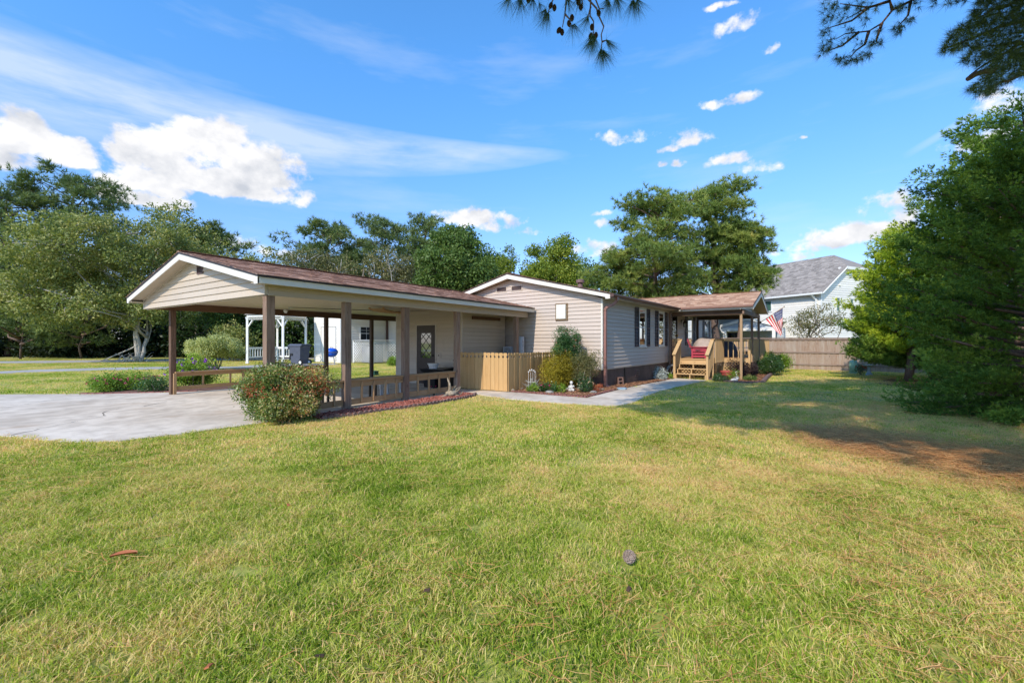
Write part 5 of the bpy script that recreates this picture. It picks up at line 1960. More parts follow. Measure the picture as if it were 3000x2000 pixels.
def big_house():
    cx, cy = cam_pos(2405, 36)
    wx, wy = v2(0.913, 0.408)
    F = Matrix.Translation((cx, cy, -0.12)) @ Matrix.Rotation(math.atan2(wy, wx), 4, 'Z')
    T = Thing('two_storey_house', 'large white two-storey house with grey roof beyond the board fence', 'house', frame=F)
    ez, hw, sl_ = 5.72, 5.0, 0.685
    rz = ez + (hw + 0.4) * sl_
    ln = 8.5
    mb = MB()
    extrude(mb, [(0, 0, 0), (2 * hw, 0, 0), (2 * hw, 0, ez), (2 * hw - 2.95, 0, ez + 2.95 * sl_), (2.95, 0, ez + 2.95 * sl_), (0, 0, ez)], (0, ln, 0))
    T.part('wall', mb, 'siding_white')
    Pf = lambda s, z, d: (-0.001 - d, s, z)
    siding(T, 'siding_white', Pf, lambda z: [(0.08, ln)], 0.1, ez - 0.05, 0.19, 0.03, holes=[(4.2, 5.7, 4.35, 5.45)])
    Ps = lambda s, z, d: (s, -0.001 - d, z)

    def sp(z):
        q = max(0, (z - ez + 0.15) / sl_)
        return [(max(0.08, q), min(2 * hw - 0.02, 2 * hw - q))]
    siding(T, 'siding_white', Ps, sp, 0.1, ez + 1.9, 0.19, 0.03, holes=[(2.0, 2.6, 4.15, 5.4), (3.95, 4.55, 4.25, 5.4)])
    T.part('corner_trim', MB().box(-0.04, 0.10, -0.04, 0.10, 0, ez), 'paint_white')
    # roof: two slopes along y with a clipped gable at the near end
    o = 0.4
    e0, jz, js = -0.35, ez + 3.35 * (rz + 0.1 - ez) / (hw + 0.4), 2.95
    A0, A1 = (-o, e0, ez), (2 * hw + o, e0, ez)
    J0, J1 = (js - 0.0, e0, jz), (2 * hw - js, e0, jz)
    RR = (hw, 1.83, rz + 0.1)
    B0, B1, RE = (-o, ln, ez), (2 * hw + o, ln, ez), (hw, ln, rz + 0.1)
    lift = lambda p, d: (p[0], p[1], p[2] + d)
    mb = MB()
    vs = [A0, J0, RR, RE, B0, A1, J1, B1]
    vs = vs + [lift(p, -0.12) for p in vs]
    mb._add(vs, [(0, 4, 3, 2, 1), (5, 6, 2, 3, 7), (1, 2, 6), (8, 9, 10, 11, 12), (13, 15, 11, 10, 14), (9, 14, 10), (0, 1, 9, 8), (1, 6, 14, 9), (6, 5, 13, 14), (4, 0, 8, 12), (5, 7, 15, 13)], 0.4)
    roof = T.part('roof', mb, 'shingle_grey', tint=True)
    # shingle courses as raised rows on the near slope
    L_ = math.hypot(hw + o, rz + 0.1 - ez)
    rows = int(L_ / 0.2)
    roof_tabs(T, 'shingle_grey', (-o, e0 + 0.02, ez + 0.005), (0, 1, 0), (hw + o, 0, rz + 0.1 - ez), ln - 0.5, rows, 0.2, 0.32, 41, parent=roof,
              clip=lambda t_: t_[1] > max(0, (t_[0] * 0.2 * (hw + o) / L_ - 3.35)) * 1.05 + 0.05)
    mb = MB()
    mb.bar(lift(A0, -0.13), lift(J0, -0.13), 0.04, 0.2, up=(0, 1, 0))
    T.part('rake_board', mb, 'paint_white')
    mb = MB()
    mb.bar(lift(J0, -0.16), lift(J1, -0.16), 0.06, 0.24)
    T.part('eave_board', mb, 'paint_white')
    T.part('eave_soffit', MB().box(js - 0.3, 2 * hw - js + 0.3, e0, 0.0, jz - 0.29, jz - 0.27), 'paint_white')
    T.part('eave_frieze', MB().box(js - 0.4, 2 * hw - js + 0.4, -0.02, 0.1, jz - 0.5, jz - 0.1), 'siding_white')
    T.part('gutter', MB().box(-o - 0.12, -o, e0, ln, ez - 0.18, ez - 0.03), 'paint_white')
    mb = MB()
    mb.bar((-o - 0.05, 0.5, ez - 0.15), (-0.1, 0.4, ez - 0.55), 0.12, 0.12)
    mb.bar((-0.1, 0.3, ez - 0.5), (-0.1, 0.3, 0.1), 0.12, 0.12, up=(0, 1, 0))
    T.part('downspout', mb, 'paint_white')
    T.part('roof_vent', MB().tube([(2.1, 7.0, ez + 2.0 * sl_), (2.1, 7.0, ez + 2.0 * sl_ + 0.95)], 0.11, 8), 'paint_white')
    window(T, Pf, 4.2, 5.7, 4.35, 5.45, 'paint_white', 0.10, sash=False, glass='glass_green', proud=0.06)
    window(T, Ps, 2.0, 2.6, 4.15, 5.4, 'paint_white', 0.08, glass='glass_green', proud=0.06)
    window(T, Ps, 3.95, 4.55, 4.25, 5.4, 'paint_white', 0.08, glass='glass_green', proud=0.06)
    T.part('wall_light', MB().blob((2.45, -0.08, 6.45), (0.09, 0.08, 0.09)), 'paint_white')
    # low back porch with a grey lean-to roof
    mb = MB()
    extrude(mb, [(-2.6, 3.0, 2.85), (-0.05, 3.0, 3.35), (-0.05, 3.0, 3.43), (-2.6, 3.0, 2.93)], (0, 1.9, 0))
    T.part('porch_roof', mb, 'shingle_grey', tint=True)
    T.part('porch_fascia', MB().box(-2.66, -2.6, 3.0, 4.9, 2.72, 2.92), 'paint_white')
    for y in (3.1,):
        T.part('porch_post', MB().box(-2.5, -2.3, y, y + 0.2, 0, 2.8), 'paint_white')


big_house()


def cottage():
    T = Thing('blue_grey_cottage', 'blue-grey sided cottage with white gabled porch behind the fence', 'house', (31, -5, -0.12))
    b = -0.12
    T.part('wall', MB().box(33.2, 40, -4.4, 4.0, b, 3.6), 'siding_bluegrey')
    T.part('wall', MB().box(33.2, 36, -7.0, -4.403, b, 2.55), 'siding_bluegrey')
    P = lambda s, z, d: (33.198 - d, s, z)
    siding(T, 'siding_bluegrey', P, lambda z: [(-7.0 if z < 2.45 else -4.4, 4.0)], 0.0, 3.6, 0.17, 0.025, holes=[(-4.1, -3.2, 1.2, 2.3), (-1.9, -0.9, 0.9, 2.2)])
    window(T, P, -1.9, -0.9, 0.9, 2.2, 'paint_white', 0.08, glass='glass_green', proud=0.06)
    window(T, P, -4.1, -3.2, 1.2, 2.3, 'paint_white', 0.08, proud=0.06)
    mb = MB()
    extrude(mb, [(32.8, -4.6, 3.55), (36.6, -4.6, 4.6), (36.6, -4.6, 4.7), (32.8, -4.6, 3.65)], (0, 8.8, 0))
    T.part('roof', mb, 'shingle_grey', tint=True)
    # gabled porch towards the fence
    for s in (-1, 1):
        mb = MB()
        extrude(mb, [(31, -4.9, 3.12), (31, -4.9 + s * 1.75, 2.62), (31, -4.9 + s * 1.75, 2.72), (31, -4.9, 3.24)], (2.2, 0, 0))
        T.part('porch_roof', mb, 'shingle_grey', tint=True)
        mb = MB()
        extrude(mb, [(30.95, -4.9, 3.06), (30.95, -4.9 + s * 1.8, 2.53), (30.95, -4.9 + s * 1.8, 2.72), (30.95, -4.9, 3.26)], (0.045, 0, 0))
        T.part('rake_board', mb, 'paint_white')
    mb = MB()
    extrude(mb, [(31.05, -6.5, 2.5), (31.05, -3.3, 2.5), (31.05, -3.3, 2.6), (31.05, -4.9, 3.1), (31.05, -6.5, 2.6)], (0.1, 0, 0))
    T.part('porch_gable', mb, 'siding_bluegrey')
    T.part('porch_beam', MB().box(31.0, 31.2, -6.6, -3.2, 2.28, 2.5), 'paint_white')
    for y in (-6.5, -3.4):
        T.part('porch_post', MB().box(31.0, 31.2, y - 0.1, y + 0.1, b, 2.28), 'paint_white')
    mb = MB()
    mb.tube([(31.0, -3.1, 2.5), (30.95, -3.25, 2.2), (30.95, -3.5, 2.05), (30.95, -3.55, 0.2)], 0.05, 6)
    T.part('downspout', mb, 'paint_white')


cottage()


def white_building():
    T = Thing('white_building', 'white sided outbuilding seen between the carport posts', 'building', (14.5, 19, 0))
    mb = MB()
    T.part('wall', MB().prism([(14.5, 19.0), (18.66, 19.0), (18.66, 13.0), (26, 13.0), (26, 22.2), (14.5, 22.2)], -0.1, 3.7), 'siding_white')
    Pa = lambda s, z, d: (14.499 - d, s, z)
    siding(T, 'siding_white', Pa, lambda z: [(19.03, 22.17)], 0.02, 3.7, 0.2, 0.018)
    Pb = lambda s, z, d: (s, 18.999 - d, z)
    siding(T, 'siding_white', Pb, lambda z: [(14.53, 18.6)], 0.5, 3.7, 0.2, 0.018, holes=[(16.1, 17.25, 1.6, 2.65)])
    Pc = lambda s, z, d: (18.659 - d, s, z)
    siding(T, 'siding_white', Pc, lambda z: [(13.0, 18.97)], 0.75, 3.7, 0.2, 0.018)
    T.part('foundation', MB().box(18.63, 18.65, 13.0, 18.98, -0.1, 0.75), 'foundation_blue')
    window(T, Pb, 16.1, 17.25, 1.6, 2.65, 'paint_white', 0.06, grid=(1, 1), proud=0.04, glass='glass_dull')
    T.part('corner_trim', MB().box(14.46, 14.53, 18.96, 19.03, 0, 3.7), 'paint_white')
    T.part('corner_trim', MB().box(14.46, 14.53, 22.17, 22.24, 0, 3.7), 'paint_white')
    mb = MB()
    mb.bar((18.55, 18.9, 0.8), (18.55, 18.9, 3.7), 0.12, 0.12, up=(0, 1, 0))
    T.part('downspout', mb, 'metal_brown')
    # shallow door in the lit face
    mb = MB().box(14.455, 14.478, 19.55, 21.3, 0.1, 2.55)
    d = T.part('door', mb, 'siding_white')
    mb = MB().box(14.44, 14.48, 21.31, 21.36, 0.1, 2.6).box(14.44, 14.48, 19.49, 19.54, 0.1, 2.6).box(14.44, 14.48, 19.55, 21.3, 2.56, 2.6)
    T.part('door_trim', mb, 'paint_grey_top')
    mb = MB()
    extrude(mb, [(14.2, 12.7, 3.65), (14.2, 22.5, 3.65), (14.2, 22.5, 3.75), (14.2, 20.6, 4.6), (14.2, 17.6, 4.6), (14.2, 12.7, 3.75)], (12, 0, 0))
    T.part('roof', mb, 'shingle_grey', tint=True)


white_building()


def lattice_screen():
    T = Thing('lattice_screen', 'white lattice enclosure with grey top against the white outbuilding', 'screen', (15.4, 17.4, 0))
    h = 1.55
    A, B, Cc = (15.3, 18.6), (15.3, 16.45), (17.0, 15.9)
    d = Vector((Cc[0] - B[0], Cc[1] - B[1], 0))
    L_ = d.length
    d.normalize()
    n = Vector((d.y, -d.x, 0))
    T.part('lattice', lattice(MB(), lambda s, z, q: (15.3 - q, s, z), B[1] + 0.06, A[1] - 0.06, 0.05, h, 0.15, 0.045), 'paint_white', kind='stuff')
    T.part('lattice', lattice(MB(), lambda s, z, q: (B[0] + d.x * s + n.x * q, B[1] + d.y * s + n.y * q, z), 0.06, L_ - 0.06, 0.05, h, 0.15, 0.045), 'paint_white', kind='stuff')
    for p in (A, B, Cc):
        T.part('post', MB().box(p[0] - 0.05, p[0] + 0.05, p[1] - 0.05, p[1] + 0.05, 0, h + 0.02), 'paint_white')
    mb = MB()
    mb.prism([(A[0] - 0.12, A[1]), (B[0] - 0.12, B[1] - 0.1), (Cc[0] + 0.05, Cc[1] - 0.15), (Cc[0] + 0.3, 18.6)], h + 0.02, h + 0.07)
    T.part('top', mb, 'paint_grey_top')
    T.part('dark_backing_box', MB().box(15.75, 16.6, 17.0, 18.3, 0, 1.35), 'plastic_grey')  # dark box added so the gaps in the lattice look dark


lattice_screen()


def gazebo():
    T = Thing('gazebo', 'white open gazebo with railing behind the carport', 'gazebo', (12.1, 22.7, 0))
    A, B, Cc, D = (10.5, 23.9), (11.4, 20.9), (12.95, 24.6), (13.75, 22.15)
    H_ = 3.22
    for p in (A, B, Cc, D):
        mb = MB()
        mb.lathe([(0.13, 0), (0.13, 0.06), (0.095, 0.12), (0.09, H_ - 0.2), (0.13, H_ - 0.06), (0.15, H_)], 4, (p[0], p[1], 0))
        T.part('post', mb, 'paint_white')

    def rot(p, q, z0, z1, w, name, **k):
        mb = MB()
        mb.bar((p[0], p[1], (z0 + z1) / 2), (q[0], q[1], (z0 + z1) / 2), w, z1 - z0)
        return T.part(name, mb, 'paint_white')
    for p, q in ((A, B), (B, D), (D, Cc), (Cc, A)):
        rot(p, q, H_, H_ + 0.14, 0.12, 'beam')
        L_ = math.hypot(q[0] - p[0], q[1] - p[1])
        dx, dy = (q[0] - p[0]) / L_, (q[1] - p[1]) / L_
        mb = lattice(MB(), lambda s, z, t_: (p[0] + dx * s - dy * t_, p[1] + dy * s + dx * t_, z), 0.12, L_ - 0.12, H_ - 0.2, H_, 0.09, 0.03)
        T.part('frieze', mb, 'paint_white', kind='stuff')
        for r_, sg in ((p, 1), (q, -1)):
            mb = MB()
            mb.bar((r_[0], r_[1], H_ - 0.75), (r_[0] + dx * sg * 0.45, r_[1] + dy * sg * 0.45, H_ - 0.22), 0.05, 0.07)
            T.part('bracket', mb, 'paint_white')
    for p, q in ((Cc, A), (D, Cc)):
        rot(p, q, 0.98, 1.12, 0.08, 'rail')
        rot(p, q, 0.36, 0.46, 0.06, 'rail')
        L_ = math.hypot(q[0] - p[0], q[1] - p[1])
        n = int(L_ / 0.2)
        for k in range(1, n):
            x, y = p[0] + (q[0] - p[0]) * k / n, p[1] + (q[1] - p[1]) * k / n
            T.part('baluster', MB().box(x - 0.03, x + 0.03, y - 0.02, y + 0.02, 0.46, 0.98), 'paint_white')
    c = ((A[0] + D[0]) / 2, (A[1] + D[1]) / 2, H_ + 1.2)
    mb = MB()
    e = 1.12
    pts = [(c[0] + (p[0] - c[0]) * e, c[1] + (p[1] - c[1]) * e, H_ + 0.16) for p in (A, B, D, Cc)]
    mb._add(pts + [c], [(0, 1, 4), (1, 2, 4), (2, 3, 4), (3, 0, 4), (3, 2, 1, 0)])
    T.part('roof', mb, 'shingle_grey', tint=True)


gazebo()


# ================================================================== MOVABLE THINGS
def wheelie_bin():
    x, y = at(878, 1068)
    T = Thing('wheelie_bin', 'dark grey wheeled rubbish bin with lid near the white outbuilding', 'bin', (x, y, 0), rot=HEAD - R(90) + R(-16), local=True)
    # local: x to the right (wheels side), y away
    h = 1.22
    mb = MB()
    lo, hi = 0.34, 0.44
    mb.hexa([(-lo, -0.38, 0.06), (lo, -0.38, 0.06), (lo, 0.38, 0.06), (-lo, 0.38, 0.06), (-hi, -0.44, h), (hi, -0.44, h), (hi, 0.44, h), (-hi, 0.44, h)])
    T.part('body', mb, 'plastic_grey')
    mb = MB()
    mb.box(-hi - 0.03, hi + 0.03, -0.47, 0.47, h - 0.03, h + 0.02)
    T.part('rim', mb, 'plastic_grey')
    mb = MB()
    mb.hexa([(-hi - 0.06, -0.49, h + 0.025), (hi + 0.10, -0.49, h + 0.025), (hi + 0.10, 0.49, h + 0.025), (-hi - 0.06, 0.49, h + 0.025),
             (-hi + 0.03, -0.40, h + 0.14), (hi + 0.08, -0.40, h + 0.12), (hi + 0.08, 0.40, h + 0.12), (-hi + 0.03, 0.40, h + 0.14)])
    mb.box(-hi - 0.08, -hi - 0.02, -0.47, 0.47, h - 0.22, h + 0.024)
    T.part('lid', mb, 'plastic_grey')
    T.part('grip', MB().box(-0.38, -0.16, -0.46, -0.425, 0.62, 0.74).box(-0.42, -0.36, -0.445, -0.36, 0.35, 0.60), 'plastic_black')
    for s in (-1, 1):
        mb = MB()
        mb.tube([(0.42, 0.40 * s - 0.04, 0.17), (0.42, 0.40 * s + 0.04, 0.17)], 0.17, 16)
        w = T.part('wheel', mb, 'rubber_black')
        mb = MB()
        mb.tube([(0.42, 0.40 * s - 0.05, 0.17), (0.42, 0.40 * s + 0.05, 0.17)], 0.10, 10)
        T.part('rim', mb, 'plastic_white', parent=w)
    mb = MB()
    mb.tube([(hi + 0.02, -0.3, h - 0.06), (hi + 0.13, -0.28, h - 0.04), (hi + 0.13, 0.28, h - 0.04), (hi + 0.02, 0.3, h - 0.06)], 0.02, 6)
    T.part('handle', mb, 'plastic_grey')


wheelie_bin()


def kettle_grill():
    x, y = at(971, 1066)
    T = Thing('kettle_grill', 'round blue kettle barbecue standing against the white outbuilding', 'grill', (x, y, 0), local=True)
    z = 0.78
    T.part('bowl', MB().lathe([(0.05, -0.32), (0.22, -0.28), (0.36, -0.16), (0.42, 0.0)], 20, (0, 0, z)), 'plastic_blue', smooth=True)
    T.part('lid', MB().lathe([(0.43, 0.01), (0.40, 0.13), (0.30, 0.24), (0.14, 0.30), (0.04, 0.31)], 20, (0, 0, z)), 'plastic_blue', smooth=True)
    T.part('rim', MB().lathe([(0.44, 0.0), (0.45, 0.012), (0.44, 0.022)], 20, (0, 0, z - 0.006)), 'metal_galv')
    for a in (0.4, 2.5, 4.6):
        T.part('leg', MB().tube([(0.25 * math.cos(a), 0.25 * math.sin(a), z - 0.24), (0.42 * math.cos(a), 0.42 * math.sin(a), 0.0)], 0.018, 6), 'metal_galv')
    T.part('handle', MB().tube([(-0.07, 0, z + 0.30), (-0.06, 0, z + 0.38), (0.06, 0, z + 0.38), (0.07, 0, z + 0.30)], 0.014, 6), 'iron_black')


kettle_grill()


def green_bench():
    T = Thing('folding_bench', 'green-topped low bench with white tubular legs inside the carport', 'bench', (2.9, 0.75, 0), local=True, rot=R(-6))
    mb = MB()
    for k in range(3):
        y = -0.16 + 0.115 * k
        mb.hexa([(-1.3, y, 0.40), (0.5, y, 0.50), (0.5, y + 0.10, 0.50), (-1.3, y + 0.10, 0.40), (-1.3, y, 0.43), (0.5, y, 0.53), (0.5, y + 0.10, 0.53), (-1.3, y + 0.10, 0.43)])
    T.part('seat', mb, 'plastic_green')
    for x in (-1.15, 0.1):
        T.part('leg', MB().box(x, x + 0.05, -0.14, -0.10, 0, 0.40), 'plastic_black')
        T.part('leg', MB().box(x, x + 0.05, 0.12, 0.16, 0, 0.40), 'plastic_black')
    T2 = Thing('plastic_chair', 'white plastic chair with fluted legs seen through the carport railing', 'chair', (3.9, 0.95, 0), local=True, rot=R(10))
    for x, y in ((-0.5, 0), (-0.12, 0.1), (0.18, -0.1), (0.5, 0.0)):
        mb = MB()
        for q in (-0.03, 0.0, 0.03):
            mb.hexa([(x + q, y, 0), (x + q + 0.02, y, 0), (x + q + 0.02, y + 0.03, 0), (x + q, y + 0.03, 0),
                     (x + q - 0.03, y, 0.44), (x + q - 0.01, y, 0.44), (x + q - 0.01, y + 0.03, 0.44), (x + q - 0.03, y + 0.03, 0.44)])
        T2.part('leg', mb, 'plastic_white')
    T2.part('seat', MB().box(-0.55, 0.5, -0.14, 0.30, 0.44, 0.46), 'plastic_white')


green_bench()


def tubs():
    def tote(nm, lab, x, y, w, d, h):
        T = Thing(nm, lab, 'storage tote', (x, y, 0), local=True)
        T.part('tub', MB().hexa([(-w * .85, -d * .85, 0), (w * .85, -d * .85, 0), (w * .85, d * .85, 0), (-w * .85, d * .85, 0), (-w, -d, h), (w, -d, h), (w, d, h), (-w, d, h)]), 'plastic_black')
        T.part('lid', MB().box(-w - .02, w + .02, -d - .02, d + .02, h, h + .03), 'plastic_black')
    tote('storage_tote', 'black plastic tote under the white basin by the dark door', 6.25, 1.75, 0.24, 0.28, 0.44)
    tote('storage_tote', 'black plastic tote to the right of the one with the basin', 6.3, 1.15, 0.2, 0.24, 0.40)
    T = Thing('tray', 'wide black plastic tray on top of the totes', 'tray', (6.25, 1.62, 0.475), local=True)
    T.part('dish', MB().hexa([(-.22, -.46, 0), (.22, -.46, 0), (.22, .40, 0), (-.22, .40, 0), (-.3, -.56, .13), (.3, -.56, .2), (.3, .5, .13), (-.3, .5, .13)]), 'plastic_black')
    T = Thing('basin', 'round white plastic basin on the black tray', 'basin', (6.2, 1.72, 0.62), local=True)
    T.part('bowl', MB().lathe([(0.13, 0), (0.18, 0.15), (0.2, 0.15), (0.2, 0.17), (0.17, 0.165)], 18), 'plastic_white')


tubs()


def water_tank():
    T = Thing('water_tank', 'tall grey cylinder standing against the house wall behind the picket fence', 'tank', (9.10, 0.16, 0), local=True)
    T.part('tank', MB().lathe([(0.125, 0), (0.125, 1.66), (0.11, 1.69), (0.03, 1.70)], 16), 'tank_grey', smooth=False)
    mb = MB()
    for a, z in ((4.3, 1.5), (4.3, 1.36), (4.05, 1.18), (4.3, 1.10), (4.2, 0.95)):
        mb.blob((0.128 * math.cos(a), 0.128 * math.sin(a), z), (0.014, 0.014, 0.014), 6)
    T.part('valve', mb, 'iron_black')
    T = Thing('heat_pump', 'small grey air unit with round grille behind the picket fence', 'air unit', (9.0, 0.58, 0), local=True)
    T.part('cabinet', MB().box(-0.15, 0.2, -0.17, 0.2, 0.0, 1.32), 'tank_grey')
    mb = MB()
    for r_ in (0.05, 0.09, 0.13):
        n = 14
        mb.tube([(-0.16, r_ * math.cos(6.283 * k / n), 1.15 + r_ * math.sin(6.283 * k / n)) for k in range(n + 1)], 0.006, 4, False)
    T.part('grille', mb, 'iron_black')


water_tank()


def trellis_hung():
    T = Thing('garden_trellis', 'arched wooden trellis stored flat under the carport ceiling', 'trellis', (5.2, 2.8, 2.42), local=True)
    A, B = Vector((-0.9, -0.9, 0.10)), Vector((0.95, 0.25, 0.10))
    pts = []
    for k in range(9):
        t_ = k / 8
        p = A + (B - A) * t_
        pts.append((p.x, p.y, 0.08))
    d = (B - A).normalized()
    s = Vector((-d.y, d.x, 0))
    for off in (0.0, 0.42):
        mb = MB()
        pp = [Vector(p) + s * (off + 0.18 * math.sin(math.pi * k / 8)) for k, p in enumerate(pts)]
        for a, b in zip(pp[:-1], pp[1:]):
            mb.bar(a, b, 0.05, 0.03, ext=0.004)
        T.part('rail', mb, 'rail_wood')
    for k in range(15):
        t_ = (k + 0.5) / 15
        p = A + (B - A) * t_ + s * (0.18 * math.sin(math.pi * t_))
        q = p + s * 0.42
        mb = MB()
        mb.bar((p.x, p.y, 0.055), (q.x, q.y, 0.055), 0.035, 0.02)
        T.part('slat', mb, 'rail_wood')


trellis_hung()


def adirondack():
    Hf = FRAME_H
    T = Thing('adirondack_chair', 'red slatted garden chair at the top of the deck steps', 'chair', (7.85, -1.02, 0.745), Hf, rot=R(96), local=True)
    # the chair faces +y (towards camera-left); its side is seen over the steps
    def p(nm, mb, m_='chair_red'):
        T.part(nm, mb, m_)
    for y in (-0.46, 0.20):
        p('arm', MB().box(-0.55, 0.32, y - 0.03, y + 0.12, 0.56, 0.585))
        p('leg', MB().box(-0.52, -0.43, y, y + 0.03, 0.0, 0.56))
        p('leg', MB().box(0.14, 0.22, y, y + 0.03, 0.0, 0.56))
    for z in (0.06, 0.20, 0.34, 0.46):
        p('side_slat', MB().box(-0.43, 0.14, -0.43, -0.41, z, z + 0.09))
        p('side_slat', MB().box(-0.43, 0.14, 0.231, 0.25, z, z + 0.09))
        p('front_slat', MB().box(-0.55, -0.53, -0.42, 0.20, z, z + 0.09))
    for k in range(6):
        p('seat_slat', MB().box(-0.5 + 0.11 * k, -0.4 + 0.11 * k, -0.40, 0.19, 0.375 - 0.015 * k, 0.395 - 0.015 * k))
    for k in range(6):
        y = -0.40 + 0.10 * k
        hh = 0.62 + 0.10 * math.sin(math.pi * (k + 0.5) / 6)
        mb = MB().hexa([(0.16, y, 0.28), (0.18, y, 0.28), (0.18, y + 0.09, 0.28), (0.16, y + 0.09, 0.28), (0.44, y, 0.28 + hh), (0.46, y, 0.28 + hh), (0.46, y + 0.09, 0.28 + hh), (0.44, y + 0.09, 0.28 + hh)])
        p('back_slat', mb)
    T.e.scale = (0.86, 0.86, 0.90)
    T = Thing('seat_cushion', 'dark cushion lying on the red garden chair', 'cushion', (7.85, -1.10, 1.10), Hf, local=True)
    T.part('cushion', MB().blob((0, 0, 0), (0.24, 0.27, 0.05), 12), 'cushion_dark', smooth=True)

    def cover(nm, lab, o, r, mat, seed):
        rg = np.random.default_rng(seed)
        n, m_ = 28, 12
        T = Thing(nm, lab, 'covered furniture', o, Hf, local=True)
        mb = MB()
        vs, fs = [], []
        for i in range(m_ + 1):
            t_ = i / m_
            for k in range(n):
                a = 6.2832 * k / n
                rr_ = math.sin(min(1, t_ * 1.25) * math.pi / 2) ** 0.75
                fold = 1 + 0.06 * t_ * math.sin(a * 7 + seed) + 0.04 * t_ * math.sin(a * 11)
                vs.append((r[0] * rr_ * math.cos(a) * fold, r[1] * rr_ * math.sin(a) * fold, r[2] * (1 - t_ ** 1.6) + 0.03 * math.sin(3 * a + t_ * 4)))
        for i in range(m_):
            for k in range(n):
                fs.append((i * n + k, i * n + (k + 1) % n, (i + 1) * n + (k + 1) % n, (i + 1) * n + k))
        mb._add(vs, fs)
        T.part('cover', mb, mat, smooth=True)
    cover('covered_grill', 'rounded tan cloth cover over furniture behind the red side table', (9.0, -1.15, 0.745), (0.75, 0.55, 0.98), 'cloth_tan', 2)
    cover('covered_chair', 'slate blue cloth cover over a seat inside the deck railing', (10.9, -1.75, 0.745), (0.42, 0.45, 0.80), 'cloth_slate', 5)
    T = Thing('patio_bench', 'wooden bench with slatted back on the far side of the deck', 'bench', (14.9, -1.9, 0.745), Hf, local=True)
    T.part('seat', MB().box(-0.25, 0.25, -0.8, 0.8, 0.40, 0.44), 'cloth_slate')
    T.part('back_rail', MB().box(0.25, 0.29, -0.8, 0.8, 0.78, 0.86), 'deck_wood_h')
    for k in range(9):
        T.part('slat', MB().box(0.25, 0.28, -0.76 + 0.18 * k, -0.68 + 0.18 * k, 0.44, 0.78), 'deck_wood')
    for y in (-0.75, 0.7):
        T.part('leg', MB().box(-0.22, -0.16, y, y + 0.05, 0, 0.40), 'deck_wood')
        T.part('leg', MB().box(0.2, 0.26, y, y + 0.05, 0, 0.40), 'deck_wood')


adirondack()


def flag():
    Hf = FRAME_H
    a, b = Vector((11.98, -3.12, 2.50)), Vector((11.75, -4.14, 3.22))
    T = Thing('flag', 'American stars and stripes flag on a wooden pole angled from the porch post', 'flag', tuple(a), Hf)
    T.part('pole', MB().tube([a, b], 0.014, 8), 'rail_wood_v', smooth=True)
    T.part('bracket', MB().box(11.95, 12.0, -3.13, -3.06, 2.44, 2.54), 'iron_black')
    T.part('finial', MB().blob(tuple(b), (0.025, 0.025, 0.03), 8), 'brass')
    # cloth: s along the hoist (0 at the tip), t along the fly, hanging down
    hoist0, hoist1 = a + (b - a) * 0.93, a + (b - a) * 0.20
    end0, end1 = Vector((11.72, -4.06, 1.98)), Vector((11.76, -4.00, 1.72))

    def S(s, t_):
        p0 = hoist0 + (hoist1 - hoist0) * s
        p1 = end0 + (end1 - end0) * s
        p = p0 + (p1 - p0) * t_
        f = math.sin(math.pi * min(1, t_ * 1.2))
        p = p + Vector((0.07 * math.sin(s * 9.5 + t_ * 2.5) * (0.25 + t_), 0.03 * math.sin(s * 9.5 + 1.2) * t_, -0.02 * math.sin(s * 9.5) * t_))
        return p
    n, m_ = 26, 24
    for nm, mat, test in (('stripe', 'flag_red', 'r'), ('stripe', 'flag_white', 'w')):
        for k in range(13):
            if (k % 2 == 0) != (test == 'r'):
                continue
            mb = MB()
            vs, fs = [], []
            t0 = 0.40 if k < 7 else 0.0
            for i in range(m_ + 1):
                t_ = t0 + (1 - t0) * i / m_
                for j in range(3):
                    vs.append(tuple(S((k + j / 2) / 13, t_)))
            for i in range(m_):
                for j in range(2):
                    fs.append((i * 3 + j, i * 3 + j + 1, (i + 1) * 3 + j + 1, (i + 1) * 3 + j))
            mb._add(vs, fs)
            T.part(nm, mb, mat, smooth=True)
    mb = MB()
    vs, fs = [], []
    for i in range(15):
        for j in range(15):
            vs.append(tuple(S(7 / 13 * j / 14, 0.40 * i / 14)))
    for i in range(14):
        for j in range(14):
            fs.append((i * 15 + j, i * 15 + j + 1, (i + 1) * 15 + j + 1, (i + 1) * 15 + j))
    mb._add(vs, fs)
    c = T.part('canton', mb, 'flag_blue', smooth=True)
    mb = MB()
    for r_ in range(9):
        cnt = 6 if r_ % 2 == 0 else 5
        for k in range(cnt):
            s = 7 / 13 * (r_ + 1) / 10
            t_ = 0.40 * ((2 * k + (1 if r_ % 2 == 0 else 2)) / 12)
            p = S(s, t_)
            du, dv = (S(s + 0.02, t_) - p).normalized(), (S(s, t_ + 0.02) - p).normalized()
            nn = du.cross(dv).normalized() * 0.004
            for sg in (1, -1):
                vs = []
                for q in range(10):
                    an = 6.2832 * q / 10
                    rad = 0.021 if q % 2 == 0 else 0.009
                    vs.append(tuple(p + nn * sg + du * rad * math.cos(an) + dv * rad * math.sin(an)))
                mb._add(vs, [tuple(range(10))])
    T.part('stars', mb, 'flag_white', parent=c, kind='stuff')


flag()


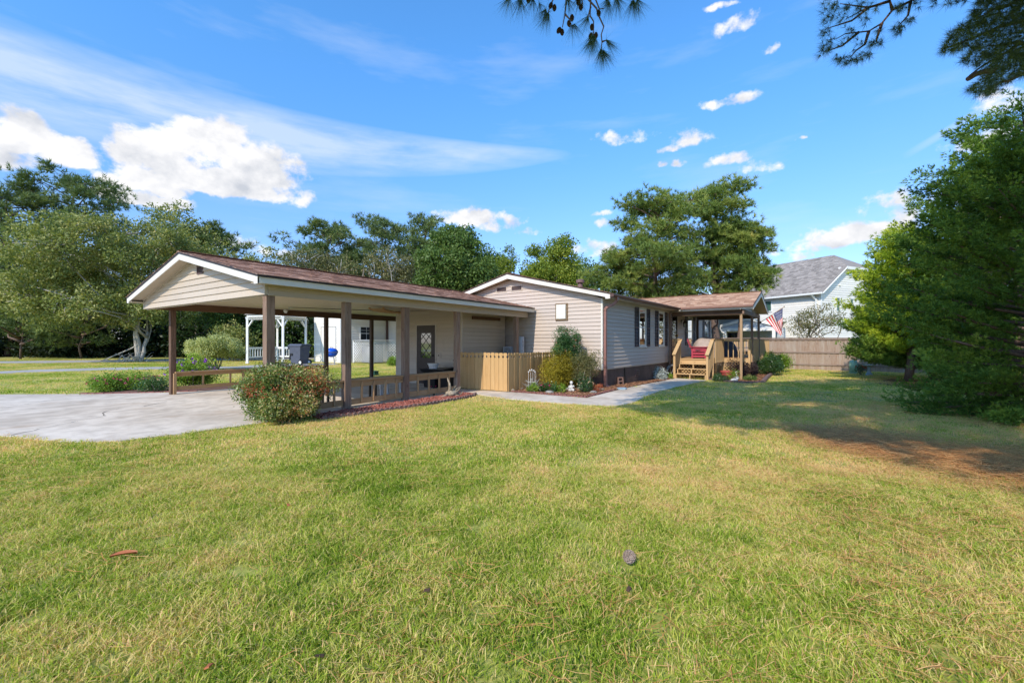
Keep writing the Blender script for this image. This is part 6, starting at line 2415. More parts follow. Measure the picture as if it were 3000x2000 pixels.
# ---------------------------------------------------------------- garden ornaments and small things
def pots():
    for (px_, py_, r_, h, lab) in ((2128, 1106, 0.25, 0.30, 'pink-red plastic planter in front of the deck lattice'), (2140, 1096, 0.24, 0.28, 'pink-red planter just behind the front planter at the deck')):
        x, y = at(px_, py_, -0.12)
        T = Thing('plant_pot', lab, 'plant pot', (x, y, gz(x, y) + 0.02), local=True)
        T.part('pot', MB().lathe([(r_ * 0.72, 0), (r_ * 0.95, h * 0.8), (r_ * 1.06, h * 0.8), (r_ * 1.06, h), (r_ * 0.93, h), (r_ * 0.9, h * 0.85)], 18), 'pot_red')
        T.part('soil', MB().lathe([(r_ * 0.9, h * 0.86), (0.01, h * 0.88)], 14), 'dirt')


pots()


def goose():
    x, y = at(2158, 1112, -0.12)
    T = Thing('goose_statue', 'white goose statue with curved neck beside the porch post', 'statue', (x, y, gz(x, y) + 0.02), local=True, rot=HEAD - R(90))
    T.part('body', MB().blob((-0.02, 0, 0.07), (0.13, 0.08, 0.07), 14), 'statue_white', smooth=True)
    T.part('neck', MB().tube([(-0.02, 0, 0.08), (0.02, 0, 0.14), (0.0, 0, 0.20), (-0.04, 0, 0.26), (-0.03, 0, 0.31), (0.03, 0, 0.32)], [0.05, 0.045, 0.035, 0.028, 0.026, 0.03], 10), 'statue_white', smooth=True)
    T.part('beak', MB().tube([(0.03, 0, 0.32), (0.10, 0, 0.315)], [0.02, 0.006], 8), 'brass')
    x, y = at(2150, 1119, -0.12)
    T = Thing('rabbit_statue', 'low white crouching animal statue at the bed edge', 'statue', (x, y, gz(x, y) + 0.02), local=True, rot=HEAD - R(90) + R(15))
    T.part('body', MB().blob((0.02, 0, 0.07), (0.17, 0.08, 0.07), 14), 'statue_white', smooth=True)
    T.part('head', MB().blob((0.17, 0, 0.13), (0.06, 0.05, 0.05), 10), 'statue_white', smooth=True)
    for s in (-1, 1):
        T.part('ear', MB().tube([(0.16, 0.02 * s, 0.16), (0.10, 0.025 * s, 0.19)], [0.014, 0.006], 6), 'statue_white')
        T.part('paw', MB().blob((-0.12, 0.05 * s, 0.03), (0.06, 0.025, 0.03), 8), 'statue_white', smooth=True)


goose()


def cherub():
    x, y = at(1674, 1146)
    T = Thing('cherub_statue', 'small white seated child statue in the bed under the yellow shrub', 'statue', (x, y, 0.0), local=True, rot=HEAD - R(90))
    b = MB()
    b.blob((0, 0, 0.12), (0.065, 0.055, 0.08), 12)
    b.blob((0.0, -0.01, 0.045), (0.10, 0.085, 0.045), 12)
    b.tube([(-0.05, 0, 0.17), (-0.085, -0.03, 0.12), (-0.03, -0.06, 0.10)], [0.024, 0.02, 0.016], 8)
    b.tube([(0.05, 0, 0.17), (0.085, -0.03, 0.13), (0.04, -0.06, 0.17)], [0.024, 0.02, 0.016], 8)
    b.tube([(-0.03, -0.02, 0.06), (-0.05, -0.11, 0.07), (-0.045, -0.13, 0.01)], [0.032, 0.026, 0.018], 8)
    b.tube([(0.03, -0.02, 0.06), (0.05, -0.11, 0.07), (0.045, -0.13, 0.01)], [0.032, 0.026, 0.018], 8)
    b.tube([(0, 0, 0.17), (0, 0, 0.22)], [0.035, 0.022], 8)
    b.blob((0, -0.005, 0.255), (0.045, 0.048, 0.052), 12)
    b.blob((0, -0.052, 0.25), (0.008, 0.010, 0.012), 6)
    T.part('body', b, 'statue_white', smooth=True)
    T.part('hair', MB().blob((0, 0.008, 0.272), (0.050, 0.050, 0.044), 12, 0.08), 'statue_white')
    T.part('base', MB().lathe([(0.13, -0.02), (0.12, 0.02), (0.10, 0.03)], 10), 'stone_grey')


cherub()


def small_trellis():
    x, y = at(1558, 1141)
    T = Thing('wire_trellis', 'small white wire plant support in front of the picket fence', 'trellis', (x, y, 0), local=True, rot=HEAD - R(90))
    for k in range(4):
        q = -0.10 + 0.067 * k
        T.part('wire', MB().tube([(q, 0, 0), (q, 0, 0.50 + 0.05 * (k in (1, 2)))], 0.005, 5), 'plastic_white')
    T.part('wire', MB().tube([(-0.1 + 0.2 * math.sin(0.5 * math.pi * 0) if False else 0.11 * math.cos(a), 0, 0.50 + 0.10 * math.sin(a)) for a in np.linspace(0, math.pi, 10)], 0.006, 5), 'plastic_white')
    T.part('wire', MB().tube([(-0.1, 0, 0.24), (0.1, 0, 0.24)], 0.005, 5), 'plastic_white')
    for k in range(5):
        a = math.pi * (k + 0.5) / 5
        T.part('scroll', MB().blob((0.11 * math.cos(a), 0, 0.53 + 0.10 * math.sin(a)), (0.018, 0.008, 0.018), 8), 'plastic_white')


small_trellis()


def misc():
    # hollow block leaning by the skirting
    x, y = at(1820, 1128, -0.02)
    T = Thing('concrete_block', 'brown hollow concrete block leaning on the house skirting', 'block', (x, y, gz(x, y)), local=True, rot=HEAD - R(90) + R(10))
    mb = MB()
    w, h, d = 0.10, 0.40, 0.18
    sh = 0.0
    q = lambda x0, x1, z0, z1: mb.hexa([(x0, -0.05, z0), (x1, -0.05, z0), (x1, d - 0.05, z0), (x0, d - 0.05, z0), (x0 - 0.05 * 0, 0.02, z1), (x1, 0.02, z1), (x1, d + 0.02, z1), (x0, d + 0.02, z1)])
    s = 0.72
    for (x0, x1, z0, z1) in ((-w, -w + 0.035, 0, 0.3), (w - 0.035, w, 0, 0.3)):
        mb.box(x0, x1, 0, 0.15, z0, z1)
    for z0 in (0, 0.1325, 0.265):
        mb.box(-w + 0.0355, w - 0.0355, 0.001, 0.149, z0, z0 + 0.035)
    o = T.part('block', mb, 'block_brown')
    o.rotation_euler = (R(-12), 0, 0)
    x, y = at(1822, 1140, 0)
    T = Thing('splash_block', 'pale green splash stone at the foot of the downspout', 'stone', (x, y, gz(x, y) + 0.02), local=True)
    T.part('stone', MB().prism([(0.22, 0), (0.1, 0.14), (-0.12, 0.12), (-0.2, -0.02), (-0.08, -0.14), (0.12, -0.12)], 0, 0.045), 'birdbath_blue')
    for i, (px_, py_, r_, lab) in enumerate([(1524, 1141, 0.16, 'flat grey stone at the picket fence corner'), (1500, 1146, 0.12, 'small tan stone at the foot of the picket corner'),
                                             (1610, 1152, 0.13, 'flat brown stone in front of the red flowers'), (1660, 1143, 0.12, 'pale stone left of the child statue'),
                                             (1697, 1141, 0.10, 'flat white stone right of the child statue'), (1758, 1143, 0.14, 'buff rock near the house corner'), (1738, 1152, 0.13, 'dark flat slate at the bed corner')]):
        x, y = at(px_, py_)
        T = Thing('garden_stone', lab, 'stone', (x, y, 0.0), local=True, rot=i, group='stones in the flower bed')
        mb = MB().blob((0, 0, 0.03), (r_, r_ * 0.7, 0.055), 9, 0.10, random.Random(i))
        T.part('stone', mb, 'stone_grey' if i not in (1, 5) else 'driftwood')
    # driftwood
    x, y = 4.75, -0.42
    T = Thing('driftwood', 'gnarled pale driftwood stump on the red rock bed', 'driftwood', (x, y, 0.0), local=True)
    rg = np.random.default_rng(5)
    mb = MB()
    mb.blob((0, 0, 0.08), (0.20, 0.13, 0.09), 10, 0.25, random.Random(2))
    for a, b_, r_ in (((-0.05, 0.05, 0.1), (-0.10, 0.08, 0.52), 0.06), ((-0.1, 0, 0.08), (-0.60, 0.22, 0.04), 0.045), ((0.1, 0, 0.1), (0.28, -0.06, 0.24), 0.04), ((0.1, -0.05, 0.1), (0.34, -0.12, 0.12), 0.035),
                      ((0, 0.02, 0.12), (0.10, -0.06, 0.30), 0.035), ((0.06, 0, 0.12), (0.2, -0.16, 0.27), 0.025), ((-0.02, -0.05, 0.08), (0.02, -0.25, 0.04), 0.03), ((0.12, 0.0, 0.1), (0.36, -0.22, 0.05), 0.025)):
        limb(mb, a, b_, r_, r_ * 0.2, rg, 0.18, 7, 5)
    T.part('stump', mb, 'driftwood', smooth=True)
    # utility covers and posts
    x, y = at(1098, 1098)
    T = Thing('utility_box', 'small dark green utility box in the grass behind the carport', 'utility box', (x, y, 0), local=True)
    T.part('box', MB().hexa([(-.13, -.13, -.02), (.13, -.13, -.02), (.13, .13, -.02), (-.13, .13, -.02), (-.11, -.11, .16), (.11, -.11, .16), (.11, .11, .16), (-.11, .11, .16)]), 'box_green')
    T.part('lid', MB().box(-.125, .125, -.125, .125, .161, .185), 'box_green')
    x, y = at(2500, 1093, -0.12)
    T = Thing('rain_barrel', 'pale green upright cylinder cover standing at the board fence', 'well cover', (x, y, gz(x, y)), local=True)
    T.part('barrel', MB().lathe([(0.17, 0), (0.175, 0.5), (0.165, 0.60), (0.14, 0.66), (0.05, 0.69)], 20), 'tank_green', smooth=True)
    T.part('slab', MB().box(-0.2, 0.26, -0.22, 0.22, -0.02, 0.015), 'concrete')
    x, y = at(2546, 1098, -0.12)
    T = Thing('bird_bath', 'pale blue stone bird bath on a tapered pedestal by the fence', 'bird bath', (x, y, gz(x, y)), local=True)
    T.part('pedestal', MB().lathe([(0.14, 0), (0.13, 0.06), (0.08, 0.15), (0.06, 0.32), (0.08, 0.42)], 12), 'birdbath_blue')
    T.part('bowl', MB().lathe([(0.08, 0.42), (0.27, 0.47), (0.29, 0.50), (0.25, 0.50), (0.02, 0.46)], 18), 'statue_white')
    # hose hung by the steps
    x, y = at(1962, 1104, -0.1)
    T = Thing('garden_hose', 'grey coiled garden hose hanging left of the deck steps', 'hose', (x, y, gz(x, y)), local=True, rot=HEAD - R(90))
    for k in range(5):
        r1, r2 = 0.11 + 0.012 * k, 0.26 + 0.015 * k
        pts = [(r1 * math.cos(a) + 0.10 * math.sin(a), 0.03 * k - 0.05, 0.30 + r2 * math.sin(a)) for a in np.linspace(0, 6.2832, 22)]
        T.part('coil', MB().tube(pts, 0.011, 6, False), 'hose', smooth=True)
    T.part('stake', MB().tube([(0, 0.04, 0), (0, 0.04, 0.6)], 0.014, 6), 'iron_black')
    x, y = at(1928, 1090, -0.1)
    T = Thing('hanging_pot', 'small black pot on a stake against the skirting', 'plant pot', (x, y, gz(x, y)), local=True)
    T.part('stake', MB().tube([(0, 0, 0), (0, 0, 0.30)], 0.012, 6), 'iron_black')
    T.part('pot', MB().lathe([(0.06, 0.28), (0.10, 0.38), (0.11, 0.38), (0.02, 0.39)], 12), 'iron_black')


misc()


def edging():
    def run(T, pts, step, mesh, z=0.0):
        pts = [Vector((p[0], p[1], 0)) for p in pts]
        out = []
        carry = 0.0
        for a, b in zip(pts[:-1], pts[1:]):
            L_ = (b - a).length
            d = (b - a).normalized()
            s = carry
            while s < L_:
                p = a + d * s
                ang = math.atan2(d.y, d.x)
                T.shared('edging_stone', mesh, (p.x, p.y, gz(p.x, p.y) + z + rnd.uniform(-0.008, 0.006)), (0, rnd.uniform(-0.03, 0.03), ang + rnd.uniform(-0.04, 0.04)))
                s += step
            carry = s - L_
    mb = MB()
    prof = [(-0.058, -0.025, -0.04), (0.058, -0.025, -0.04), (0.058, -0.025, 0.035)] + [(0.055 * math.cos(a), -0.025, 0.04 + 0.045 * math.sin(a)) for a in np.linspace(0.15, math.pi - 0.15, 7)] + [(-0.058, -0.025, 0.035)]
    extrude(mb, prof, (0, 0.05, 0))
    me = mb.mesh('edging_stone', 'edging_brown')
    T = Thing('scalloped_edging', 'row of brown scalloped edging stones along the red rock bed', 'edging', (3, -0.9, 0))
    run(T, [(0.75, -0.72), (1.34, -0.83), (2.2, -0.92), (3.12, -1.02), (4.3, -0.99), (5.15, -0.86), (5.50, -0.64)], 0.124, me)
    me2 = mb.mesh('edging_stone', 'edging_red')
    T = Thing('scalloped_edging', 'row of reddish edging stones along the walk side of the house bed', 'edging', (6.6, -2.5, 0))
    run(T, [(6.585, -1.2), (6.585, -3.55), (8.6, -3.56)], 0.124, me2, -0.015)
    mb = MB().box(-0.14, 0.14, -0.06, 0.06, -0.03, 0.075)
    me3 = mb.mesh('edging_stone', 'edging_brown')
    T = Thing('brick_edging', 'curved row of dull purple-brown edging blocks round the deck bed', 'edging', (15.2, -6.3, gz(15.2, -6.3)))
    run(T, [(15.8, -5.05), (15.1, -5.9), (15.0, -6.5), (15.6, -6.98)], 0.30, me3)
    mb = MB()
    mb.tube([(15.75, -7.02, -0.07), (18.0, -6.98, -0.07), (20.5, -7.0, -0.07), (24, -7.0, -0.07)], [0.085, 0.09, 0.08, 0.08], 8)
    T = Thing('landscape_timber', 'long rounded timber edging the shrub bed along the deck', 'timber', (15.75, -7.0, -0.13))
    T.part('timber', mb, 'edging_brown')
    mb = MB().box(-0.10, 0.10, -0.05, 0.05, -0.03, 0.05)
    me4 = mb.mesh('edging_stone', 'edging_red')
    T = Thing('bed_edging', 'row of dull red bricks along the flower bed at the driveway edge', 'edging', (0, 8, 0))
    run(T, [(-0.78, 8.72), (-0.55, 8.42), (0.62, 7.34), (1.35, 6.86)], 0.21, me4)


edging()

# fallen things on the lawn
x, y = at(1838, 1648)
T = Thing('pine_cone', 'grey-brown open pine cone lying in the grass right of centre', 'pine cone', (x, y, 0.0), local=True)


def cone_mesh(mb, c, ax, L_, r_, n=9, open_=1.0, rg=random.Random(1)):
    ax = Vector(ax).normalized()
    s = ax.cross(Vector((0.3, 0.8, 0.5))).normalized()
    u = ax.cross(s)
    mb.tube([Vector(c), Vector(c) + ax * L_ * 0.5, Vector(c) + ax * L_], [r_ * 0.45, r_ * 0.7, r_ * 0.15], 8)
    for i in range(n):
        t_ = (i + 0.5) / n
        rr_ = r_ * math.sin(math.pi * (0.12 + 0.80 * t_)) ** 0.8
        for k in range(8):
            a = 6.2832 * (k + 0.5 * (i % 2)) / 8 + rg.uniform(-0.1, 0.1)
            d = s * math.cos(a) + u * math.sin(a)
            p = Vector(c) + ax * L_ * t_
            e = d.cross(ax).normalized()
            q = p + d * rr_ * 1.15 + ax * L_ * 0.04 * open_
            w = rr_ * 0.36
            mb._add([tuple(p + d * rr_ * 0.35 + e * w * 0.5), tuple(p + d * rr_ * 0.35 - e * w * 0.5), tuple(q - e * w - ax * L_ * 0.03), tuple(q - e * w * 0.3 + ax * L_ * 0.05), tuple(q + e * w * 0.3 + ax * L_ * 0.05), tuple(q + e * w - ax * L_ * 0.03)],
                    [(0, 1, 2, 3, 4, 5)])


mb = MB()
cone_mesh(mb, (0.03, 0.01, 0.03), (-0.75, -0.55, 0.4), 0.085, 0.038)
T.part('scales', mb, 'cone_grey')
x, y = at(362, 1635)
T = Thing('fallen_leaf', 'large curled orange-brown dead leaf in the grass at left', 'leaf', (x, y, 0.0), local=True, rot=HEAD - R(90) + R(22))
mb = MB()
vs, fs = [], []
nL = 10
for i in range(nL + 1):
    t_ = i / nL
    w = 0.028 * math.sin(math.pi * min(0.97, t_ * 0.92 + 0.06)) ** 0.6
    for j, q in enumerate((-1, -0.4, 0, 0.4, 1)):
        vs.append((-0.075 + 0.15 * t_, w * q, 0.022 + 0.010 * math.sin(t_ * 3) + 0.014 * q * q - 0.004 * (j == 2)))
for i in range(nL):
    for j in range(4):
        fs.append((i * 5 + j, i * 5 + j + 1, (i + 1) * 5 + j + 1, (i + 1) * 5 + j))
mb._add(vs, fs)
T.part('blade', mb, 'dead_leaf', smooth=True)
for i, (px_, py_, lab) in enumerate([(1842, 1737, 'small brown curled leaf below the pine cone'), (845, 1486, 'small grey scrap of bark in the middle of the lawn'), (937, 1935, 'dark brown bark chip at the lower left of the lawn'), (612, 1965, 'tiny reddish leaf at the bottom left of the lawn'), (1250, 1740, 'brown bark scrap near the lawn centre')]):
    x, y = at(px_, py_)
    T = Thing('bark_scrap', lab, 'leaf litter', (x, y, 0.0), local=True, rot=i * 1.3, group='scraps lying on the lawn')
    mb = MB().hexa([(-.02, -.01, .02), (.02, -.012, .022), (.022, .01, .03), (-.018, .012, .02), (-.02, -.009, .024), (.018, -.01, .03), (.02, .01, .036), (-.016, .01, .026)])
    T.part('scrap', mb, 'dead_leaf' if i % 2 else 'cone_brown')


# ================================================================== TREES
def ell(base, px, py, Y, w, h, ry=None):
    """crown ellipsoid from its place in view: centre (px, py), half sizes in photo pixels at depth Y"""
    p = CAM + RT * (px - 1500) / FPX * Y + FW * Y
    z = 1.5 + (1001 - py) / FPX * Y
    rx, rz = w / FPX * Y, h / FPX * Y
    return (float(p[0]) - base[0], float(p[1]) - base[1], z - base[2], rx, ry or rx * 0.85, rz)


def base_at(px, Y, z=-0.05):
    x, y = cam_pos(px, Y)
    return (x, y, z)


# left: the big pale-barked tree and what stands behind it
b = base_at(412, 32.7)
broad_tree('hickory_tree', 'big spreading tree with pale lichened trunks and yellowing leaves at the left', b, 10.5,
           [ell(b, 320, 765, 32.7, 230, 115), ell(b, 140, 840, 31, 140, 100), ell(b, 510, 750, 34, 110, 95), ell(b, 250, 900, 31, 190, 60), ell(b, 430, 900, 32, 90, 60), ell(b, 560, 860, 34, 80, 90), ell(b, 445, 655, 34, 45, 55)],
           'leaf_oak', 'bark_pale', 11, nclump=300, per=185, leaf=0.19, width=0.11, trunk_r=0.17, trunks=3, cr=(0.45, 1.0), fork=0.22, fill=0.4)
T = Thing('fallen_branches', 'pile of bare fallen branches on the grass left of the pale trunk', 'branches', base_at(385, 32.3, 0))
rg = np.random.default_rng(4)
mb = MB()
ox, oy, _ = base_at(385, 32.3)
for k in range(16):
    a, L_ = rg.uniform(0, 6.28), rg.uniform(0.6, 1.8)
    limb(mb, (ox + rg.uniform(-1.2, 0.8), oy + rg.uniform(-0.6, 0.6), 0.02), (ox + L_ * math.cos(a), oy + L_ * math.sin(a), rg.uniform(0.1, 0.7)), 0.03, 0.008, rg, 0.15, 5, 4)
limb(mb, (ox - 1.6, oy + 1.0, 0.05), (b[0] - 0.1, b[1], 1.3), 0.03, 0.06, rg, 0.12, 6, 5)
T.part('branch', mb, 'bark_pale')

pine_tree('pine_tree', 'tall pine at the far left edge above the spreading tree', base_at(20, 44), 17.0, 'needle_far', 21, 5.5, 0.35, 1500 * 2, 10, 0.55, 0.068, 0.3, 34, clump=1.0)
pine_tree('pine_tree', 'tallest left pine with windswept top under the big cloud', base_at(225, 46), 18.8, 'needle_far', 22, 6.0, 0.45, 1500 * 2, 10, 0.55, 0.068, 0.3, 34, clump=1.0)
pine_tree('pine_tree', 'pine with flat top just right of the spreading tree', base_at(620, 50), 14.6, 'needle_far', 23, 4.0, 0.5, 700 * 2, 10, 0.6, 0.074, 0.25, 24, clump=1.0)
pine_tree('pine_tree', 'pine with drooping dark boughs at the far left behind the grass strip', base_at(60, 38.5), 9.5, 'needle_far', 24, 4.0, 0.12, 2400, 10, 0.45, 0.06, 0.09, 30, clump=0.9)
pine_tree('pine_tree', 'young dark pine in the shade under the spreading tree', base_at(240, 39.5), 8.0, 'needle_far', 25, 3.6, 0.12, 2000, 10, 0.45, 0.06, 0.09, 26, clump=0.9)

# understory wall across the back: countless shrubs, one mass
rg = np.random.default_rng(77)
cs = []
for k in range(560):
    px_ = rg.uniform(-600, 1700)
    Y = rg.uniform(41, 50) - max(0, (px_ - 600)) * 0.004
    x, y = cam_pos(px_, Y)
    cs.append((x, y, 6.0 * rg.uniform(0.0, 1.0) ** 1.3))
cs = np.array(cs)
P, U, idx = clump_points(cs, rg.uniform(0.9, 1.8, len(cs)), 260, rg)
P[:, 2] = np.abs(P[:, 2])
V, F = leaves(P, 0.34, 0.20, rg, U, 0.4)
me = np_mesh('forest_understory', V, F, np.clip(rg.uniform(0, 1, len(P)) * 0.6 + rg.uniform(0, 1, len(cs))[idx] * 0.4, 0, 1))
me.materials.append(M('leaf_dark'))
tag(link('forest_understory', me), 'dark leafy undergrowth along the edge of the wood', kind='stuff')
mb = MB()
for k in range(60):
    px_ = rg.uniform(-500, 1400)
    x, y = cam_pos(px_, rg.uniform(43, 52))
    mb.tube([(x, y, -0.1), (x + rg.uniform(-.4, .4), y, 5), (x + rg.uniform(-.6, .6), y, 9)], [0.16, 0.13, 0.08], 6)
o = link('forest_trunks', mb.mesh('forest_trunks', 'bark_grey'))
tag(o, 'dark trunks standing inside the edge of the wood', kind='stuff')

broad_tree('understory_tree', 'green leafy tree behind the gazebo and carport opening', (lambda q: q)(base_at(640, 40)), 8.5,
           [ell(base_at(640, 40), 640, 940, 39, 150, 90), ell(base_at(640, 40), 760, 900, 40, 130, 120), ell(base_at(640, 40), 860, 960, 40, 90, 80)],
           'leaf_green', 'bark_grey', 31, nclump=80, per=300, leaf=0.24, width=0.14, trunk_r=0.18, cr=(0.8, 1.6), fork=0.3)
b = base_at(755, 47)
broad_tree('far_tree', 'thin autumn-tinged tree tops above the carport roof ridge at left', b, 9,
           [ell(b, 700, 760, 47, 50, 45), ell(b, 790, 765, 47, 50, 40), ell(b, 740, 800, 47, 100, 50)], 'leaf_oak', 'bark_grey', 32, nclump=40, per=170, leaf=0.26, width=0.15, trunk_r=0.14, cr=(0.7, 1.2))
b = base_at(520, 47)
broad_tree('far_tree', 'tree with reddish tops behind the right side of the spreading tree', b, 12,
           [ell(b, 520, 680, 47, 70, 90), ell(b, 600, 740, 47, 60, 60)], 'leaf_oak', 'bark_grey', 33, nclump=40, per=200, leaf=0.28, width=0.16, trunk_r=0.16, cr=(0.8, 1.4))

# middle distance above the carport roof
for i, (px_, Y, h, r_, z0, nt_, lab) in enumerate([
        (960, 54, 15.8, 5.2, 0.38, 1300, 'dark pine with open crown at the left of the middle group'),
        (1120, 56, 17.0, 5.0, 0.40, 1200, 'rounded pine in the middle group above the carport roof'),
        (1245, 55, 17.0, 3.4, 0.42, 800, 'narrow pine with reddish twigs beside the rounded pine'),
        (1320, 53, 14.4, 4.0, 0.35, 800, 'pine rising behind the big leafy tree left of the house gable'),
        (1030, 60, 13.5, 4.5, 0.3, 700, 'lower pine between the two crowns over the carport')]):
    pine_tree('pine_tree', lab, base_at(px_, Y), h, 'needle_far', 40 + i, r_, z0, nt_ * 2, 10, 0.6, 0.074, 0.25, 30, clump=1.0)
b = base_at(1325, 38)
broad_tree('leafy_tree', 'dense round leafy tree between the pines and the house gable', b, 9.5,
           [ell(b, 1325, 760, 38, 95, 95), ell(b, 1390, 810, 38, 70, 60), ell(b, 1290, 830, 38, 70, 50)], 'leaf_green', 'bark_grey', 51, nclump=75, per=330, leaf=0.24, width=0.15, cr=(0.7, 1.3))
b = base_at(920, 42)
broad_tree('bare_tree', 'greyish half-bare tree above the middle of the carport roof', b, 8.5,
           [ell(b, 910, 770, 42, 70, 45), ell(b, 980, 790, 42, 60, 40), ell(b, 860, 790, 42, 50, 30)], 'leaf_sparse', 'bark_pale', 52, nclump=60, per=90, leaf=0.2, width=0.12, cr=(0.6, 1.1))
b = base_at(1175, 44)
broad_tree('bare_tree', 'half-bare tree with pinkish leaves left of the leafy round tree', b, 8.5,
           [ell(b, 1150, 780, 44, 80, 50), ell(b, 1220, 810, 44, 50, 40)], 'leaf_sparse', 'bark_pale', 53, nclump=60, per=90, leaf=0.2, width=0.12, cr=(0.6, 1.1))
b = base_at(1480, 42)
broad_tree('slender_tree', 'slender yellow-green tree just left of the house ridge', b, 8.6,
           [ell(b, 1490, 755, 42, 20, 40), ell(b, 1470, 800, 42, 45, 35), ell(b, 1440, 830, 42, 50, 30)], 'leaf_yellow', 'bark_grey', 54, nclump=30, per=170, leaf=0.2, width=0.11, cr=(0.4, 0.9))
b = base_at(1420, 50)
broad_tree('far_tree', 'dark rounded tree low behind the left slope of the house gable', b, 9,
           [ell(b, 1420, 800, 50, 70, 60)], 'leaf_green', 'bark_grey', 55, nclump=30, per=230, leaf=0.26, width=0.16, cr=(0.8, 1.4))
b = base_at(1595, 36)
broad_tree('leafy_tree', 'yellow-green leafy tree rising behind the house ridge', b, 9.2,
           [ell(b, 1575, 775, 36, 45, 55), ell(b, 1640, 755, 36, 45, 60), ell(b, 1600, 820, 36, 85, 45), ell(b, 1665, 810, 36, 45, 45)], 'leaf_yellow', 'bark_grey', 56, nclump=95, per=230, leaf=0.19, width=0.11, cr=(0.45, 0.95))
# the wood behind the house, low
for i, (px_, Y, z, w_, h_) in enumerate([(1700, 58, 815, 90, 40), (1980, 60, 880, 160, 40), (2330, 60, 900, 100, 40)]):
    b = base_at(px_, Y)
    broad_tree('far_tree', ['low green tree crown behind the roof vent', 'green tree crown glimpsed low between the pine trunks', 'low far tree behind the two-storey house'][i], b, 7,
               [ell(b, px_, z, Y, w_, h_)], 'leaf_green', 'bark_grey', 60 + i, nclump=34, per=220, leaf=0.3, width=0.17, cr=(0.9, 1.6))

# the big pines behind the house
pine_tree('pine_tree', 'left trunk of the big sunlit pine pair behind the house', base_at(1925, 30), 11.6, 'needle_pine', 71, 3.5, 0.26, 5200, 13, 0.34, 0.040, 0.24, 34, clump=0.95)
pine_tree('pine_tree', 'tallest right-hand pine of the sunlit pair behind the porch roof', base_at(2095, 31), 12.6, 'needle_pine', 72, 3.5, 0.30, 5200, 13, 0.34, 0.040, 0.28, 34, clump=0.95)
pine_tree('pine_tree', 'slimmer pine with a bare trunk right of the sunlit pair', base_at(2165, 30.5), 9.6, 'needle_pine', 73, 2.3, 0.40, 2600, 13, 0.36, 0.04, 0.17, 26, clump=0.8)
pine_tree('pine_tree', 'low spreading pine at the left foot of the sunlit pair', base_at(1815, 32), 7.8, 'needle_pine', 74, 2.4, 0.35, 2600, 13, 0.36, 0.04, 0.18, 24, clump=0.8)

# crape myrtle in front of the white house
b = base_at(2402, 28.5)
broad_tree('crape_myrtle', 'sparse autumn crape myrtle in front of the white two-storey house', b, 3.2,
           [ell(b, 2330, 960, 28.5, 40, 55), ell(b, 2410, 930, 28.5, 55, 35), ell(b, 2450, 950, 28.5, 45, 35), ell(b, 2380, 940, 28.5, 50, 40)], 'leaf_sparse', 'bark_grey', 81, nclump=60, per=60, leaf=0.10, width=0.06, trunk_r=0.035, trunks=3, cr=(0.25, 0.5), fork=0.4, twig_r=0.4)

